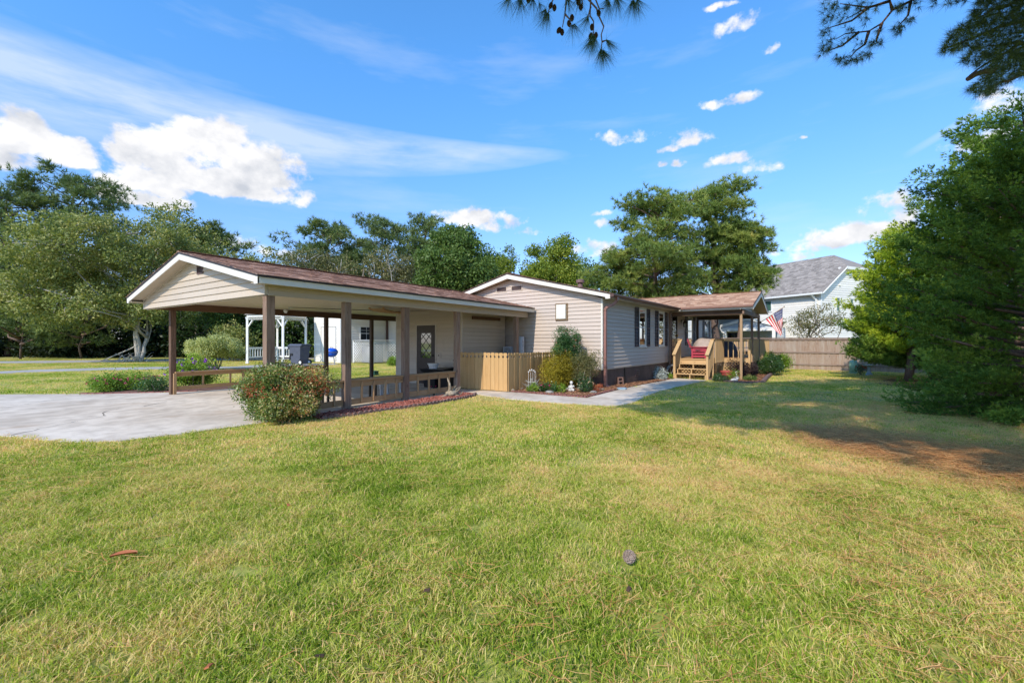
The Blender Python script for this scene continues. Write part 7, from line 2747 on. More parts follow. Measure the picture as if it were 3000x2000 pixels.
# right: cedars, built bough by bough
def cedar_tree(name, label, base, h, mat, seed, prof, nb=80, sub=11, size=0.6, dens=40, per=6, L=0.10, W=0.014, trunk_r=0.16, z0=0.03, rise=0.35, group=None, lean=(0, 0)):
    """prof: list of (height fraction, bough length)"""
    rg = np.random.default_rng(seed)
    T = Thing(name, label, 'tree', base, group=group)
    b = np.array(base, float)
    mb = MB()
    top = b + np.array([lean[0], lean[1], h])
    limb(mb, b - np.array([0, 0, 0.1]), top, trunk_r, 0.03, rg, 0.015, 9, 9)
    hs, ls = [p[0] for p in prof], [p[1] for p in prof]
    P, A, Tn = [], [], []
    ga = 0.0
    for i in range(nb):
        t_ = z0 + (1 - z0) * ((i + rg.uniform()) / nb) ** 1.25
        ga += 2.399 + rg.uniform(-0.35, 0.35)
        ln = float(np.interp(t_, hs, ls)) * rg.uniform(0.72, 1.15)
        if rg.uniform() < 0.08:
            ln *= 1.22
        s0 = b + (top - b) * t_
        d = np.array([math.cos(ga), math.sin(ga), 0.0])
        r_up = rise * rg.uniform(0.4, 1.5) + 0.35 * t_
        if t_ < 0.3 and z0 < 0.08:
            r_up -= 0.42 * (1 - t_ / 0.3)
        end = s0 + d * ln + np.array([0, 0, ln * r_up])
        mid = s0 + d * ln * 0.55 + np.array([0, 0, ln * r_up * 0.30])
        pts = []
        for k in range(7):
            q = k / 6
            pts.append(s0 * (1 - q) ** 2 + 2 * mid * q * (1 - q) + end * q * q)
        mb.tube([tuple(p) for p in pts], [0.045 * (1 - 0.85 * k / 6) * (0.5 + ln / 4) for k in range(7)], 5, False)
        btint = rg.uniform()
        n_sub = max(5, int(sub * (0.4 + ln / 2.2)))
        for j in range(n_sub):
            q = min(0.25 + 0.80 * (j + rg.uniform()) / n_sub, 1.03)
            p0 = s0 * (1 - q) ** 2 + 2 * mid * q * (1 - q) + end * q * q
            a_ = rg.uniform(-1.25, 1.25) * (1.15 - 0.5 * q)
            sd = np.array([d[0] * math.cos(a_) - d[1] * math.sin(a_), d[0] * math.sin(a_) + d[1] * math.cos(a_), rg.uniform(0.15, 0.95)])
            sd /= np.linalg.norm(sd)
            sl_ = size * rg.uniform(0.6, 1.25)
            n_p = max(6, int(dens * rg.uniform(0.7, 1.2)))
            tt = rg.uniform(0, 1, n_p)
            wr = 0.30 * sl_ * np.sin(np.pi * np.clip(tt * 0.85 + 0.12, 0, 1))
            jit = unit(rg, n_p) * (wr * rg.uniform(0.3, 1.0, n_p) ** 0.5)[:, None]
            P.append(p0 + sd * (tt * sl_)[:, None] + jit)
            A.append(sd[None] * 0.8 + jit / (np.linalg.norm(jit, axis=1, keepdims=True) + 1e-6) * 0.7)
            Tn.append(np.full(n_p, 0.25 * btint + 0.50 * rg.uniform() ** 1.3) + 0.22 * tt)
    P, A, Tn = np.vstack(P), np.vstack(A), np.concatenate(Tn)
    P[:, 2] = np.maximum(P[:, 2], b[2] + 0.06 + 0.05 * rg.uniform(size=len(P)))
    rel = P - CAM
    ok = ~((rel @ FW < 1.0) & (np.abs(rel @ RT) < 2))
    P, A, Tn = P[ok], A[ok], Tn[ok]
    V, F = needles(P, A, per, L, W, rg, 0.62)
    tint = np.clip(np.repeat(Tn, per) + rg.uniform(-0.1, 0.2, len(P) * per), 0, 1)
    leaf_object('crown', V, F, tint, mat, T.e, base)
    T.part('trunk', mb, 'bark_pine', smooth=True)
    return T


cedar_tree('cedar_tree', 'dark cedar with low skirts over the board fence', base_at(2735, 18.4, -0.13), 3.7, 'leaf_cedar', 91,
           [(0, 2.4), (0.15, 3.0), (0.4, 2.8), (0.65, 2.0), (0.85, 1.1), (1, 0.3)], nb=110, sub=12, size=0.62, dens=34, per=6, L=0.12, W=0.024, z0=0.13, rise=0.06)
cedar_tree('sunlit_cedar', 'sunlit cedar, sunlight put into its golden leaf colour, over the dark skirts of the board fence cedar', base_at(2660, 17.6, -0.13), 5.9, 'leaf_cedar_sunlit', 92,
           [(0, 0.4), (0.25, 1.3), (0.38, 1.75), (0.58, 1.5), (0.8, 1.0), (1, 0.25)], nb=90, sub=11, size=0.60, dens=30, per=6, L=0.13, W=0.028, z0=0.2, rise=0.25)
cedar_tree('cedar_tree', 'tall blue-green cedar rising at the right edge of the view', base_at(3000, 14.2, -0.1), 8.8, 'leaf_cedar', 93,
           [(0, 1.8), (0.15, 2.5), (0.4, 2.5), (0.65, 2.3), (0.85, 1.7), (1, 0.5)], nb=84, sub=11, size=0.72, dens=34, per=6, L=0.12, W=0.028, z0=0.05, rise=0.3)
cedar_tree('cedar_tree', 'second tall cedar with reaching boughs behind the sunlit one', base_at(2880, 17.5, -0.1), 8.0, 'leaf_cedar', 95,
           [(0, 1.6), (0.2, 2.3), (0.5, 2.2), (0.75, 1.7), (1, 0.4)], nb=62, sub=11, size=0.75, dens=32, per=6, L=0.13, W=0.03, z0=0.1, rise=0.3)
cedar_tree('cedar_tree', 'nearest dense green cedar filling the right edge down to the grass', base_at(3085, 8.5, -0.06), 5.4, 'leaf_cedar', 94,
           [(0, 1.9), (0.08, 2.1), (0.25, 2.15), (0.5, 1.95), (0.75, 1.4), (1, 0.4)], nb=170, sub=12, size=0.44, dens=38, per=6, L=0.075, W=0.019, z0=0.03, rise=0.22)


# the overhanging pine: trunk right of and behind the camera, boughs reach into the top of the view
def near_pine():
    bx, by = v2(7.4, 1.2)
    base = (CAM[0] + bx, CAM[1] + by, -0.05)
    T = Thing('overhanging_pine', 'near pine whose cone-bearing boughs hang into the top of the view', 'tree', base)
    rg = np.random.default_rng(123)
    b = np.array(base)
    cam_xy = lambda X, Y, z: np.array([CAM[0] + v2(X, Y)[0], CAM[1] + v2(X, Y)[1], z])
    pp = lambda px_, py_, Y: CAM + (RT * (px_ - 1500) / FPX + FW + np.array([0, 0, 1.0]) * (1001 - py_) / FPX) * Y
    mb = MB()
    top = b + np.array([0.3, 0.2, 13.5])
    limb(mb, b, top, 0.26, 0.08, rg, 0.01, 12, 10)
    # crown outside the frame
    P, D = [], []
    nb = 24
    for k in range(nb):
        z = rg.uniform(4.6, 13)
        a = rg.uniform(0, 6.28)
        ln = rg.uniform(2.5, 6.6) * (1 - 0.5 * max(0, (z - 9) / 5))
        s = b + np.array([0.3 * z / 13, 0.2 * z / 13, z - 0.8])
        e = np.array([b[0] + ln * math.cos(a), b[1] + ln * math.sin(a), z + rg.uniform(-0.3, 0.6)])
        rel = e - CAM
        X, Y = rel @ RT, rel @ FW
        # nothing of the crown may hang into the open sky of the view, nor shade the lawn before the camera
        if Y > 0.3 and abs(X) < 1.25 * Y + 0.8 and (rel[2] < 0.80 * Y + 0.9) and not (X > 0.98 * Y and rel[2] > 0.55 * Y):
            continue
        limb(mb, s, e, 0.07, 0.015, rg, 0.06, 6, 5)
        for q in range(int(8 + ln * 6)):
            t_ = rg.uniform(0.35, 1.05)
            p = s + (e - s) * t_ + rg.normal(size=3) * np.array([0.55, 0.55, 0.25])
            rel = p - CAM
            X, Y = rel @ RT, rel @ FW
            if Y > 0.2 and abs(X) < 1.22 * Y + 0.25 and rel[2] < 0.80 * Y + 0.2 and not (X > 0.98 * Y and rel[2] > 0.55 * Y):
                continue
            P.append(p)
            D.append((e - s) / np.linalg.norm(e - s) * 0.6 + np.array([0, 0, 0.4]))
    # first bough: hanging twigs with cones, close overhead
    z3 = lambda x, y, Y=4.7: pp(1450 + x / 4.704, y / 4.704, Y)
    z7 = lambda x, y, Y=8.6: pp(2400 + x / 2.613, y / 2.613, Y)
    twigs = [[z3(1100, -420), z3(1050, -200), z3(980, 0), z3(965, 200), z3(930, 380)], [z3(965, 200), z3(1060, 300)], [z3(1200, -350), z3(1290, 0), z3(1400, 120), z3(1430, 220), z3(1500, 370), z3(1465, 480), z3(1475, 580), z3(1465, 690)],
             [z3(1300, -200), z3(1320, 0), z3(1310, 220), z3(1360, 300), z3(1360, 480)], [z3(700, -300), z3(800, 0), z3(760, 90), z3(735, 180)], [z3(300, -300), z3(330, -20)], [z3(1500, -200), z3(1380, -20), z3(1440, 130), z3(1500, 120)],
             [z3(1800, -250), z3(1900, 0)], [z3(1500, -250), z3(1570, -10)], [z3(1475, 580), z3(1530, 560)], [z3(600, -200), z3(520, -30)], [z3(1320, 100), z3(1280, 240)], [z3(1150, -200), z3(1190, -40), z3(1210, 60)]]
    for tw in twigs:
        n_ = len(tw)
        rs = [0.011 - 0.006 * i / max(1, n_ - 1) for i in range(n_)]
        mb.tube([tuple(p) for p in tw], rs, 6)
    hub = [z3(300, -300), z3(700, -300), z3(1100, -420), z3(1500, -230), z3(1800, -250)]
    for a_, c_ in zip(hub[:-1], hub[1:]):
        mb.tube([a_, (a_ + c_) / 2, c_], 0.018, 6)
    sup = z3(1100, -420)
    limb(mb, b + np.array([0.1, 0.1, 5.2]), sup, 0.07, 0.02, rg, 0.06, 7, 8)
    Pn, Dn = [], []
    down = np.array([0, 0, -1.0])
    for (x, y, sx, cnt) in [(330, -10, -0.2, 3), (200, -30, -0.3, 2), (735, 170, -0.5, 3), (700, 120, -0.3, 2), (1075, 330, 0.1, 2), (1355, 490, -0.25, 4), (1330, 540, -0.2, 3), (1470, 700, 0.1, 4), (1500, 690, 0.5, 2), (1525, 565, 0.9, 2),
                            (1895, 5, 0.1, 4), (1950, -10, 0.3, 2), (1570, 0, -0.3, 3), (1300, 230, -0.5, 2), (1000, -10, 0.2, 2), (520, -30, -0.2, 2), (1700, -30, 0.2, 3), (1150, -30, -0.1, 2), (620, 30, 0.3, 1)]:
        for k in range(cnt):
            Pn.append(z3(x + rg.normal() * 12, y + rg.normal() * 12, 4.7 + rg.normal() * 0.06))
            Dn.append(down * 0.95 + RT * sx)
    Pn, Dn = np.array(Pn), np.array(Dn)
    V1, F1 = needles(Pn, Dn, 46, 0.21, 0.0026, rg, 0.66, 0.12)
    Pn2, Dn2 = np.array(Pn), -np.array(Dn)
    V3, F3 = needles(Pn2, Dn * 0.2, 10, 0.13, 0.0024, rg, 1.0, 0.1)
    # second bough, further right
    tw2 = [[z7(900, -350), z7(720, 0), z7(560, 80), z7(480, 180), z7(380, 240), z7(200, 260), z7(130, 300)], [z7(380, 240), z7(350, 340), z7(280, 390), z7(240, 440)], [z7(700, 10), z7(680, 120), z7(600, 210)], [z7(560, 80), z7(540, 10), z7(350, 70), z7(200, 150)],
           [z7(540, 10), z7(380, 60), z7(160, 30)], [z7(480, 180), z7(440, 300), z7(440, 330)], [z7(300, 250), z7(180, 350), z7(70, 390)], [z7(380, 60), z7(250, 160), z7(60, 220)]]
    for tw in tw2:
        mb.tube([tuple(p) for p in tw], [0.03 - 0.024 * i / (len(tw) - 1) for i in range(len(tw))], 6)
    limb(mb, b + np.array([0.15, 0.1, 7.0]), z7(900, -350), 0.09, 0.035, rg, 0.04, 7, 8)
    P2, D2 = [], []
    spots = [(60, 40, 60, 9), (140, 70, 60, 12), (240, 50, 60, 12), (330, 40, 60, 8), (60, 140, 60, 10), (170, 150, 60, 8), (50, 250, 45, 9), (60, 350, 45, 10), (100, 310, 40, 6), (50, 400, 30, 6), (140, 440, 40, 8), (190, 470, 40, 9), (270, 460, 40, 9), (330, 440, 40, 7), (390, 410, 30, 7), (430, 330, 40, 10), (480, 330, 20, 5),
             (350, 140, 50, 6), (640, 60, 50, 10), (600, 80, 30, 5), (590, 220, 40, 9), (650, 200, 30, 8), (700, 150, 30, 8), (740, 30, 30, 6), (440, 240, 30, 4), (250, 240, 40, 6), (420, 60, 40, 6), (880, 0, 40, 7), (980, 20, 40, 7), (1060, 20, 30, 5), (1120, 0, 30, 5), (200, 330, 60, 6), (300, 330, 50, 5)]
    for x, y, s_, c_ in spots:
        for k in range(c_):
            P2.append(z7(x + rg.normal() * s_ * 0.55, y + rg.normal() * s_ * 0.5, 8.6 + rg.normal() * 0.3))
            D2.append(rg.normal(size=3) * 0.3 + np.array([0, 0, -0.25]) - RT * 0.35)
    # dense boughs at the upper right corner
    poly = [(1230, -60), (1700, -60), (1700, 560), (1500, 600), (1400, 690), (1270, 735), (1130, 690), (1260, 600), (1290, 520), (1060, 480), (1190, 380), (930, 400), (1010, 240), (1160, 150)]
    q = in_poly_points(poly, 1300, rg)
    for x, y in q:
        P2.append(z7(x, y, rg.uniform(6.8, 8.8)))
        D2.append(rg.normal(size=3) * 0.4 - RT * 0.5 + np.array([0, 0, -0.1]))
    for (x0, y0, x1, y1) in [(1750, 300, 1150, 580), (1750, 100, 950, 380), (1700, 500, 1250, 700), (1700, 0, 1180, 160), (1700, 350, 1300, 350)]:
        a_, c_ = z7(x0, y0, 7.8), z7(x1, y1, 7.8)
        limb(mb, a_, c_, 0.05, 0.012, rg, 0.04, 6, 6)
        limb(mb, b + np.array([0.1, 0.1, 5.8]), a_, 0.08, 0.05, rg, 0.03, 7, 6)
    limb(mb, z7(1340, 540, 7.4), z7(1140, 605, 7.4), 0.05, 0.04, rg, 0.02, 7, 3)
    P2, D2 = np.array(P2), np.array(D2)
    V2, F2 = needles(P2, D2, 30, 0.16, 0.0042, rg, 0.8, 0.05)
    V4, F4 = needles(np.array(P), np.array(D), 26, 0.22, 0.009, rg, 0.9, 0.05)
    Vs, Fs, o_ = [], [], 0
    for V_, F_ in ((V1, F1), (V3, F3), (V2, F2), (V4, F4)):
        Vs.append(V_)
        Fs.append(F_ + o_)
        o_ += len(V_)
    tint = rg.uniform(0, 1, sum(len(f) for f in Fs)) ** 1.6
    n12 = len(F1) + len(F3)
    tint[:n12] *= 0.5
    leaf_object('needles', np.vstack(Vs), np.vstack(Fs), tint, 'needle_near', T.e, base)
    T.part('trunk', mb, 'bark_pine', smooth=True)
    for i, (x, y, sx, sz) in enumerate([(820, 110, 0, -1), (770, 80, -.3, -1), (1185, 100, 0, -1), (1150, 35, 0, -1), (1430, 185, .1, -1), (1062, 250, 0, 1), (1022, 330, -.2, 1), (880, 425, -.5, -1), (925, 445, .1, -1), (1338, 380, 0, 1), (1320, 500, -.3, -1), (1390, 495, .1, 1), (460, 0, 0, -1)]):
        mb = MB()
        c_ = z3(x, y, 4.7)
        d_ = np.array([0, 0, float(sz)]) + RT * sx
        cone_mesh(mb, tuple(c_ - d_ * 0.034), tuple(d_), 0.068, 0.0205, rg=random.Random(i))
        T.part('pine_cone', mb, 'cone_brown')


near_pine()



def shade_pine():
    """the tall pine behind the camera: its crown stands between the sun and the right-hand lawn"""
    bx, by = v2(5.6, 1.2)
    base = (CAM[0] + bx, CAM[1] + by, -0.05)
    T = Thing('tall_pine', 'unseen tall pine beside the camera, its crown shaped to shade the right-hand lawn', 'tree', base)
    rg = np.random.default_rng(321)
    b = np.array(base)
    poly = [at(1830, 1186), at(2000, 1222), at(2120, 1246), at(2360, 1262), at(2620, 1322), at(2900, 1400), at(3060, 1460), at(3060, 1300), at(2850, 1180, -.12), at(2700, 1112, -.12), at(2420, 1112, -.12), at(2250, 1122, -.12), at(2060, 1118, -.12), at(1950, 1122, -.12)]
    g = in_poly_points(poly, 2600, rg)  # the unseen crown is shaped from this shade outline, moved towards the sun
    S = np.array(SUN_DIR)
    cs = []
    for x, y in g:
        n_ = math.sin(x * 1.15 + 0.6 * y) * math.sin(y * 2.3 + 0.5 * x + 1.0)
        if n_ > 0.42 + 0.4 * rg.uniform():
            continue
        z = rg.uniform(6.5, 9.5)
        for _ in range(14):
            p = np.array([x, y, -0.1]) + S * (z + 0.1) / S[2]
            rel = p - CAM
            X, Y = rel @ RT, rel @ FW
            if Y < 0.2 or abs(X) > 1.25 * Y + 0.5 or rel[2] > 0.80 * Y + 0.7:
                cs.append(p)
                break
            z += 0.8
    cs = np.array(cs)
    rep_ = 5
    P = np.repeat(cs, rep_, axis=0) + rg.normal(size=(len(cs) * rep_, 3)) * np.array([0.22, 0.22, 0.10])
    rel = P - CAM[None]
    X, Y = rel @ RT, rel @ FW
    ok = (Y < 0.1) | (np.abs(X) > 1.2 * Y + 0.3) | (rel[:, 2] > 0.79 * Y + 0.25)
    P = P[ok]
    D = rg.normal(size=P.shape) * 0.5 + np.array([0, 0, 0.3])
    V, F = needles(P, D, 24, 0.25, 0.024, rg, 0.9)
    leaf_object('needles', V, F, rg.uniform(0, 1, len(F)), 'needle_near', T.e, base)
    mb = MB()
    limb(mb, b, b + np.array([0.2, 0.3, 12.5]), 0.24, 0.07, rg, 0.01, 10, 9)
    for i in rg.choice(len(cs), 70, replace=False):
        c = cs[i]
        s_ = b + np.array([0.1, 0.15, max(4.5, min(11.5, c[2] - 0.12 * np.linalg.norm(c[:2] - b[:2])))])
        mid = (s_ + c) / 2 - CAM
        X, Y = mid @ RT, mid @ FW
        if Y > 0.2 and abs(X) < 1.2 * Y + 0.3 and mid[2] < 0.79 * Y + 0.3:
            continue
        limb(mb, s_, c, 0.06, 0.012, rg, 0.04, 5, 5)
    T.part('trunk', mb, 'bark_pine', smooth=True)


shade_pine()

# ================================================================== SHRUBS AND FLOWERS


def sbase(px_, Y, z=0.0):
    x, y = cam_pos(px_, Y)
    return (x, y, gz(x, y) + 0.01)


shrub('nandina_bush', 'large rounded nandina bush with red-tipped leaves at the carport corner', sbase(842, 8.5), (0.72, 0.68, 0.54), 0.47, 'leaf_nandina', 101,
      n=88000, L=0.046, W=0.023, lumps=130, lr=0.36, extra=('leaf_red', 620, 0.036, 0.015, 0.25, 'red_tips'), stems=7)
shrub('nandina_bush', 'tall upright dark green nandina against the house gable wall', sbase(1662, 14.4), (0.66, 0.42, 0.80), 1.18, 'leaf_nandina_dark', 102,
      n=30000, L=0.045, W=0.018, lumps=60, lr=0.5, extra=('leaf_red', 26, 0.05, 0.02, 0.3, 'red_tips'), stems=7)
shrub('azalea_shrub', 'mounded golden-leaved azalea in front of the tall nandina', sbase(1648, 14.0), (0.88, 0.50, 0.54), 0.60, 'leaf_azalea', 103, n=36000, L=0.032, W=0.019, lumps=90, lr=0.42, stems=6)
shrub('azalea_shrub', 'brownish twiggy shrub on the right flank of the golden azalea', sbase(1718, 13.6), (0.40, 0.40, 0.50), 0.72, 'leaf_sparse', 104, n=9000, L=0.04, W=0.02, lumps=26, lr=0.5, stems=6)
shrub('dusty_miller', 'silvery white mounded dusty miller beside the deck steps', sbase(1932, 18.6), (0.42, 0.34, 0.20), 0.20, 'leaf_silver', 105, n=2600, L=0.07, W=0.03, lumps=20, lr=0.7, cat='plant', bias=1.2)
shrub('boxwood_bush', 'dark glossy rounded boxwood at the corner of the deck bed', sbase(2252, 21.4), (0.78, 0.72, 0.42), 0.42, 'leaf_box', 106, n=12000, L=0.05, W=0.03, lumps=40, lr=0.55, stems=5)
shrub('boxwood_bush', 'lighter green boxwood behind the dark one beside the deck', sbase(2270, 23.6), (0.86, 0.75, 0.46), 0.55, 'leaf_lime', 107, n=10000, L=0.055, W=0.035, lumps=40, lr=0.55, stems=5)
shrub('loropetalum_bush', 'dark purple-leaved shrub between the porch post and the boxwood', sbase(2190, 20.3), (0.66, 0.5, 0.32), 0.36, 'leaf_purple', 108, n=6500, L=0.05, W=0.026, lumps=34, lr=0.5, stems=8)
shrub('loropetalum_bush', 'taller purple-leaved shrub just left of the porch post', sbase(2160, 20.6), (0.36, 0.36, 0.36), 0.50, 'leaf_purple', 109, n=3200, L=0.05, W=0.026, lumps=20, lr=0.6, stems=8)
shrub('creeping_juniper', 'low green creeping plant at the foot of the right newel post', sbase(2105, 18.0), (0.45, 0.32, 0.13), 0.10, 'leaf_box', 110, n=3500, L=0.06, W=0.014, lumps=22, lr=0.8, cat='plant')
shrub('creeping_juniper', 'low grey-green mound right of the porch post', sbase(2198, 18.2), (0.40, 0.25, 0.09), 0.08, 'leaf_green', 111, n=2500, L=0.05, W=0.014, lumps=20, lr=0.8, cat='plant')
shrub('yucca_plant', 'small yellow-green spiky plant beside the planters', sbase(2150, 18.4), (0.16, 0.14, 0.2), 0.16, 'leaf_lime', 112, n=260, L=0.16, W=0.02, lumps=8, lr=0.8, cat='plant', bias=1.6)
shrub('topiary_shrub', 'umbrella-shaped clipped variegated shrub on bare forked stems in the left yard', sbase(632, 23.3), (1.20, 1.10, 0.50), 1.22, 'leaf_variegated', 113, n=46000, L=0.07, W=0.042, lumps=120, lr=0.5, stems=9, stem_mat='bark_grey')
shrub('vinca_bed', 'row of yellow-green bedding plants with pink flowers left of the carport', sbase(355, 13.4), (0.85, 0.36, 0.26), 0.24, 'leaf_flowerbed', 114, n=7500, L=0.055, W=0.026, lumps=46, lr=0.8, cat='flowers', extra=('petal_pink', 60, 0.04, 0.034, 0.5, 'flower'))
shrub('vinca_bed', 'low grey-green bedding plants next to the carport post', sbase(460, 13.2), (0.42, 0.34, 0.24), 0.22, 'leaf_nandina_dark', 115, n=3800, L=0.045, W=0.02, lumps=28, lr=0.8, cat='flowers', extra=('petal_peach', 4, 0.035, 0.03, 0.6, 'flower'))
shrub('tibouchina_bush', 'leafy bush with violet flowers behind the left railing', sbase(562, 14.3), (0.66, 0.5, 0.44), 0.50, 'leaf_flowerbed', 116, n=7500, L=0.075, W=0.036, lumps=40, lr=0.6, cat='flowers', extra=('petal_purple', 34, 0.06, 0.055, 0.35, 'flower'), stems=8)
shrub('lime_plant', 'small lime green clump in front of the wire trellis', sbase(1560, 13.0), (0.20, 0.16, 0.12), 0.12, 'leaf_lime', 117, n=1100, L=0.05, W=0.025, lumps=14, lr=0.8, cat='plant')
shrub('ornamental_grass', 'thin blue-green grass tuft at the wire trellis', sbase(1567, 13.1), (0.16, 0.14, 0.15), 0.16, 'leaf_silver', 118, n=160, L=0.22, W=0.006, lumps=4, lr=0.6, cat='plant', bias=1.0)
shrub('geranium_plant', 'green plant with a magenta bloom in the middle of the bed', sbase(1598, 13.0), (0.15, 0.14, 0.14), 0.13, 'leaf_box', 119, n=800, L=0.05, W=0.03, lumps=12, lr=0.8, cat='flowers', extra=('petal_pink', 7, 0.035, 0.03, 0.75, 'flower'))
shrub('lantana_plant', 'bright green plant with tiny yellow flowers left of the child statue', sbase(1643, 12.9), (0.18, 0.14, 0.12), 0.11, 'leaf_lime', 120, n=900, L=0.045, W=0.026, lumps=12, lr=0.8, cat='flowers', extra=('petal_peach', 4, 0.02, 0.02, 0.6, 'flower'))
shrub('green_plant', 'dark green leafy plant between the magenta bloom and the yellow flowers', sbase(1622, 12.9), (0.13, 0.12, 0.12), 0.11, 'leaf_nandina_dark', 121, n=600, L=0.05, W=0.028, lumps=10, lr=0.8, cat='plant')
shrub('rose_bush', 'straggling rose with pale pink blooms near the house corner', sbase(1715, 12.9), (0.30, 0.2, 0.22), 0.20, 'leaf_box', 122, n=1500, L=0.04, W=0.024, lumps=20, lr=0.8, cat='flowers', extra=('petal_peach', 12, 0.03, 0.026, 0.2, 'flower'))
shrub('begonia_plant', 'low reddish bedding plant at the downspout', sbase(1750, 13.2), (0.2, 0.16, 0.10), 0.10, 'leaf_red', 123, n=500, L=0.035, W=0.022, lumps=12, lr=0.8, cat='plant')
shrub('red_rose', 'small bush of red roses between the green cylinder and the bird bath', sbase(2522, 21.6), (0.26, 0.2, 0.22), 0.26, 'leaf_box', 124, n=700, L=0.05, W=0.03, lumps=14, lr=0.8, cat='flowers', extra=('petal_red', 14, 0.045, 0.035, 0.3, 'flower'))
shrub('pink_vinca', 'single pink flower sprig in the red rocks by the railing', sbase(1270, 12.2), (0.06, 0.06, 0.14), 0.16, 'leaf_box', 125, n=160, L=0.03, W=0.016, lumps=6, lr=0.9, cat='flowers', extra=('petal_pink', 2, 0.025, 0.02, 0.9, 'flower'))
shrub('lime_shoot', 'small lime green shoot beside the silvery plant', sbase(1962, 18.7), (0.10, 0.10, 0.10), 0.14, 'leaf_lime', 126, n=260, L=0.05, W=0.03, lumps=6, lr=0.9, cat='plant')
shrub('yard_shrub', 'sprawling leafy shrub behind the left gazebo post', sbase(690, 34), (1.6, 1.2, 1.5), 1.4, 'leaf_oak', 127, n=6000, L=0.16, W=0.09, lumps=30, lr=0.5, stems=6)
shrub('yard_shrub', 'weedy green clump at the foot of the white lattice', sbase(1150, 27.6), (0.5, 0.4, 0.25), 0.22, 'leaf_lime', 128, n=900, L=0.12, W=0.06, lumps=12, lr=0.8)

# ================================================================== GRASS AND LITTER (scattered blades)


def tuft_mesh(name, rg, nblade, h, w, rad, mat, lean=0.6):
    Vs, Fs, Ts = [], [], []
    o_ = 0
    for k in range(nblade):
        a, r_ = rg.uniform(0, 6.28), rad * math.sqrt(rg.uniform())
        bx_, by_ = r_ * math.cos(a), r_ * math.sin(a)
        d = rg.uniform(0, 6.28)
        hh = h * rg.uniform(0.5, 1.25)
        le = hh * lean * rg.uniform(0.2, 1.5)
        dx, dy = math.cos(d), math.sin(d)
        sx, sy = -dy * w / 2, dx * w / 2
        th = rg.uniform(0, 6.28)
        sx, sy = math.cos(th) * w / 2, math.sin(th) * w / 2
        Vs += [(bx_ - sx, by_ - sy, -0.01), (bx_ + sx, by_ + sy, -0.01),
               (bx_ + dx * le * 0.35 + sx * 0.9, by_ + dy * le * 0.35 + sy * 0.9, hh * 0.6), (bx_ + dx * le * 0.35 - sx * 0.9, by_ + dy * le * 0.35 - sy * 0.9, hh * 0.6),
               (bx_ + dx * le + sx * 0.15, by_ + dy * le + sy * 0.15, hh * 0.93), (bx_ + dx * le - sx * 0.15, by_ + dy * le - sy * 0.15, hh * 0.93)]
        Fs += [(o_, o_ + 1, o_ + 2, o_ + 3), (o_ + 3, o_ + 2, o_ + 4, o_ + 5)]
        tv = rg.uniform(0, 1)
        if rg.uniform() < 0.10:
            tv = rg.uniform(1.1, 1.5)
        Ts += [tv, tv]
        o_ += 6
    me = np_mesh(name, np.array(Vs), np.array(Fs), np.array(Ts))
    me.materials.append(M(mat))
    return me


def needle_bundle(name, rg, n, L_, w, mat):
    Vs, Fs, Ts = [], [], []
    o_ = 0
    for k in range(n):
        a = rg.uniform(0, 6.28)
        c = np.array([rg.uniform(-1, 1) * L_ * 1.6, rg.uniform(-1, 1) * L_ * 1.6, rg.uniform(0.034, 0.058)])
        d = np.array([math.cos(a), math.sin(a), rg.uniform(-0.08, 0.08)])
        s = np.array([-d[1], d[0], 0.2]) * w / 2
        bend = rg.uniform(-0.06, 0.06) * L_
        m0 = c + np.array([-d[1], d[0], 0]) * bend
        for (p, q) in ((c - d * L_ / 2, m0), (m0, c + d * L_ / 2)):
            Vs += [p - s, p + s, q + s, q - s]
            Fs.append((o_, o_ + 1, o_ + 2, o_ + 3))
            Ts.append(0.0)
            o_ += 4
        t_ = rg.uniform(0, 1)
        Ts[-1] = Ts[-2] = t_
    me = np_mesh(name, np.array(Vs), np.array(Fs), np.array(Ts))
    me.materials.append(M(mat))
    return me


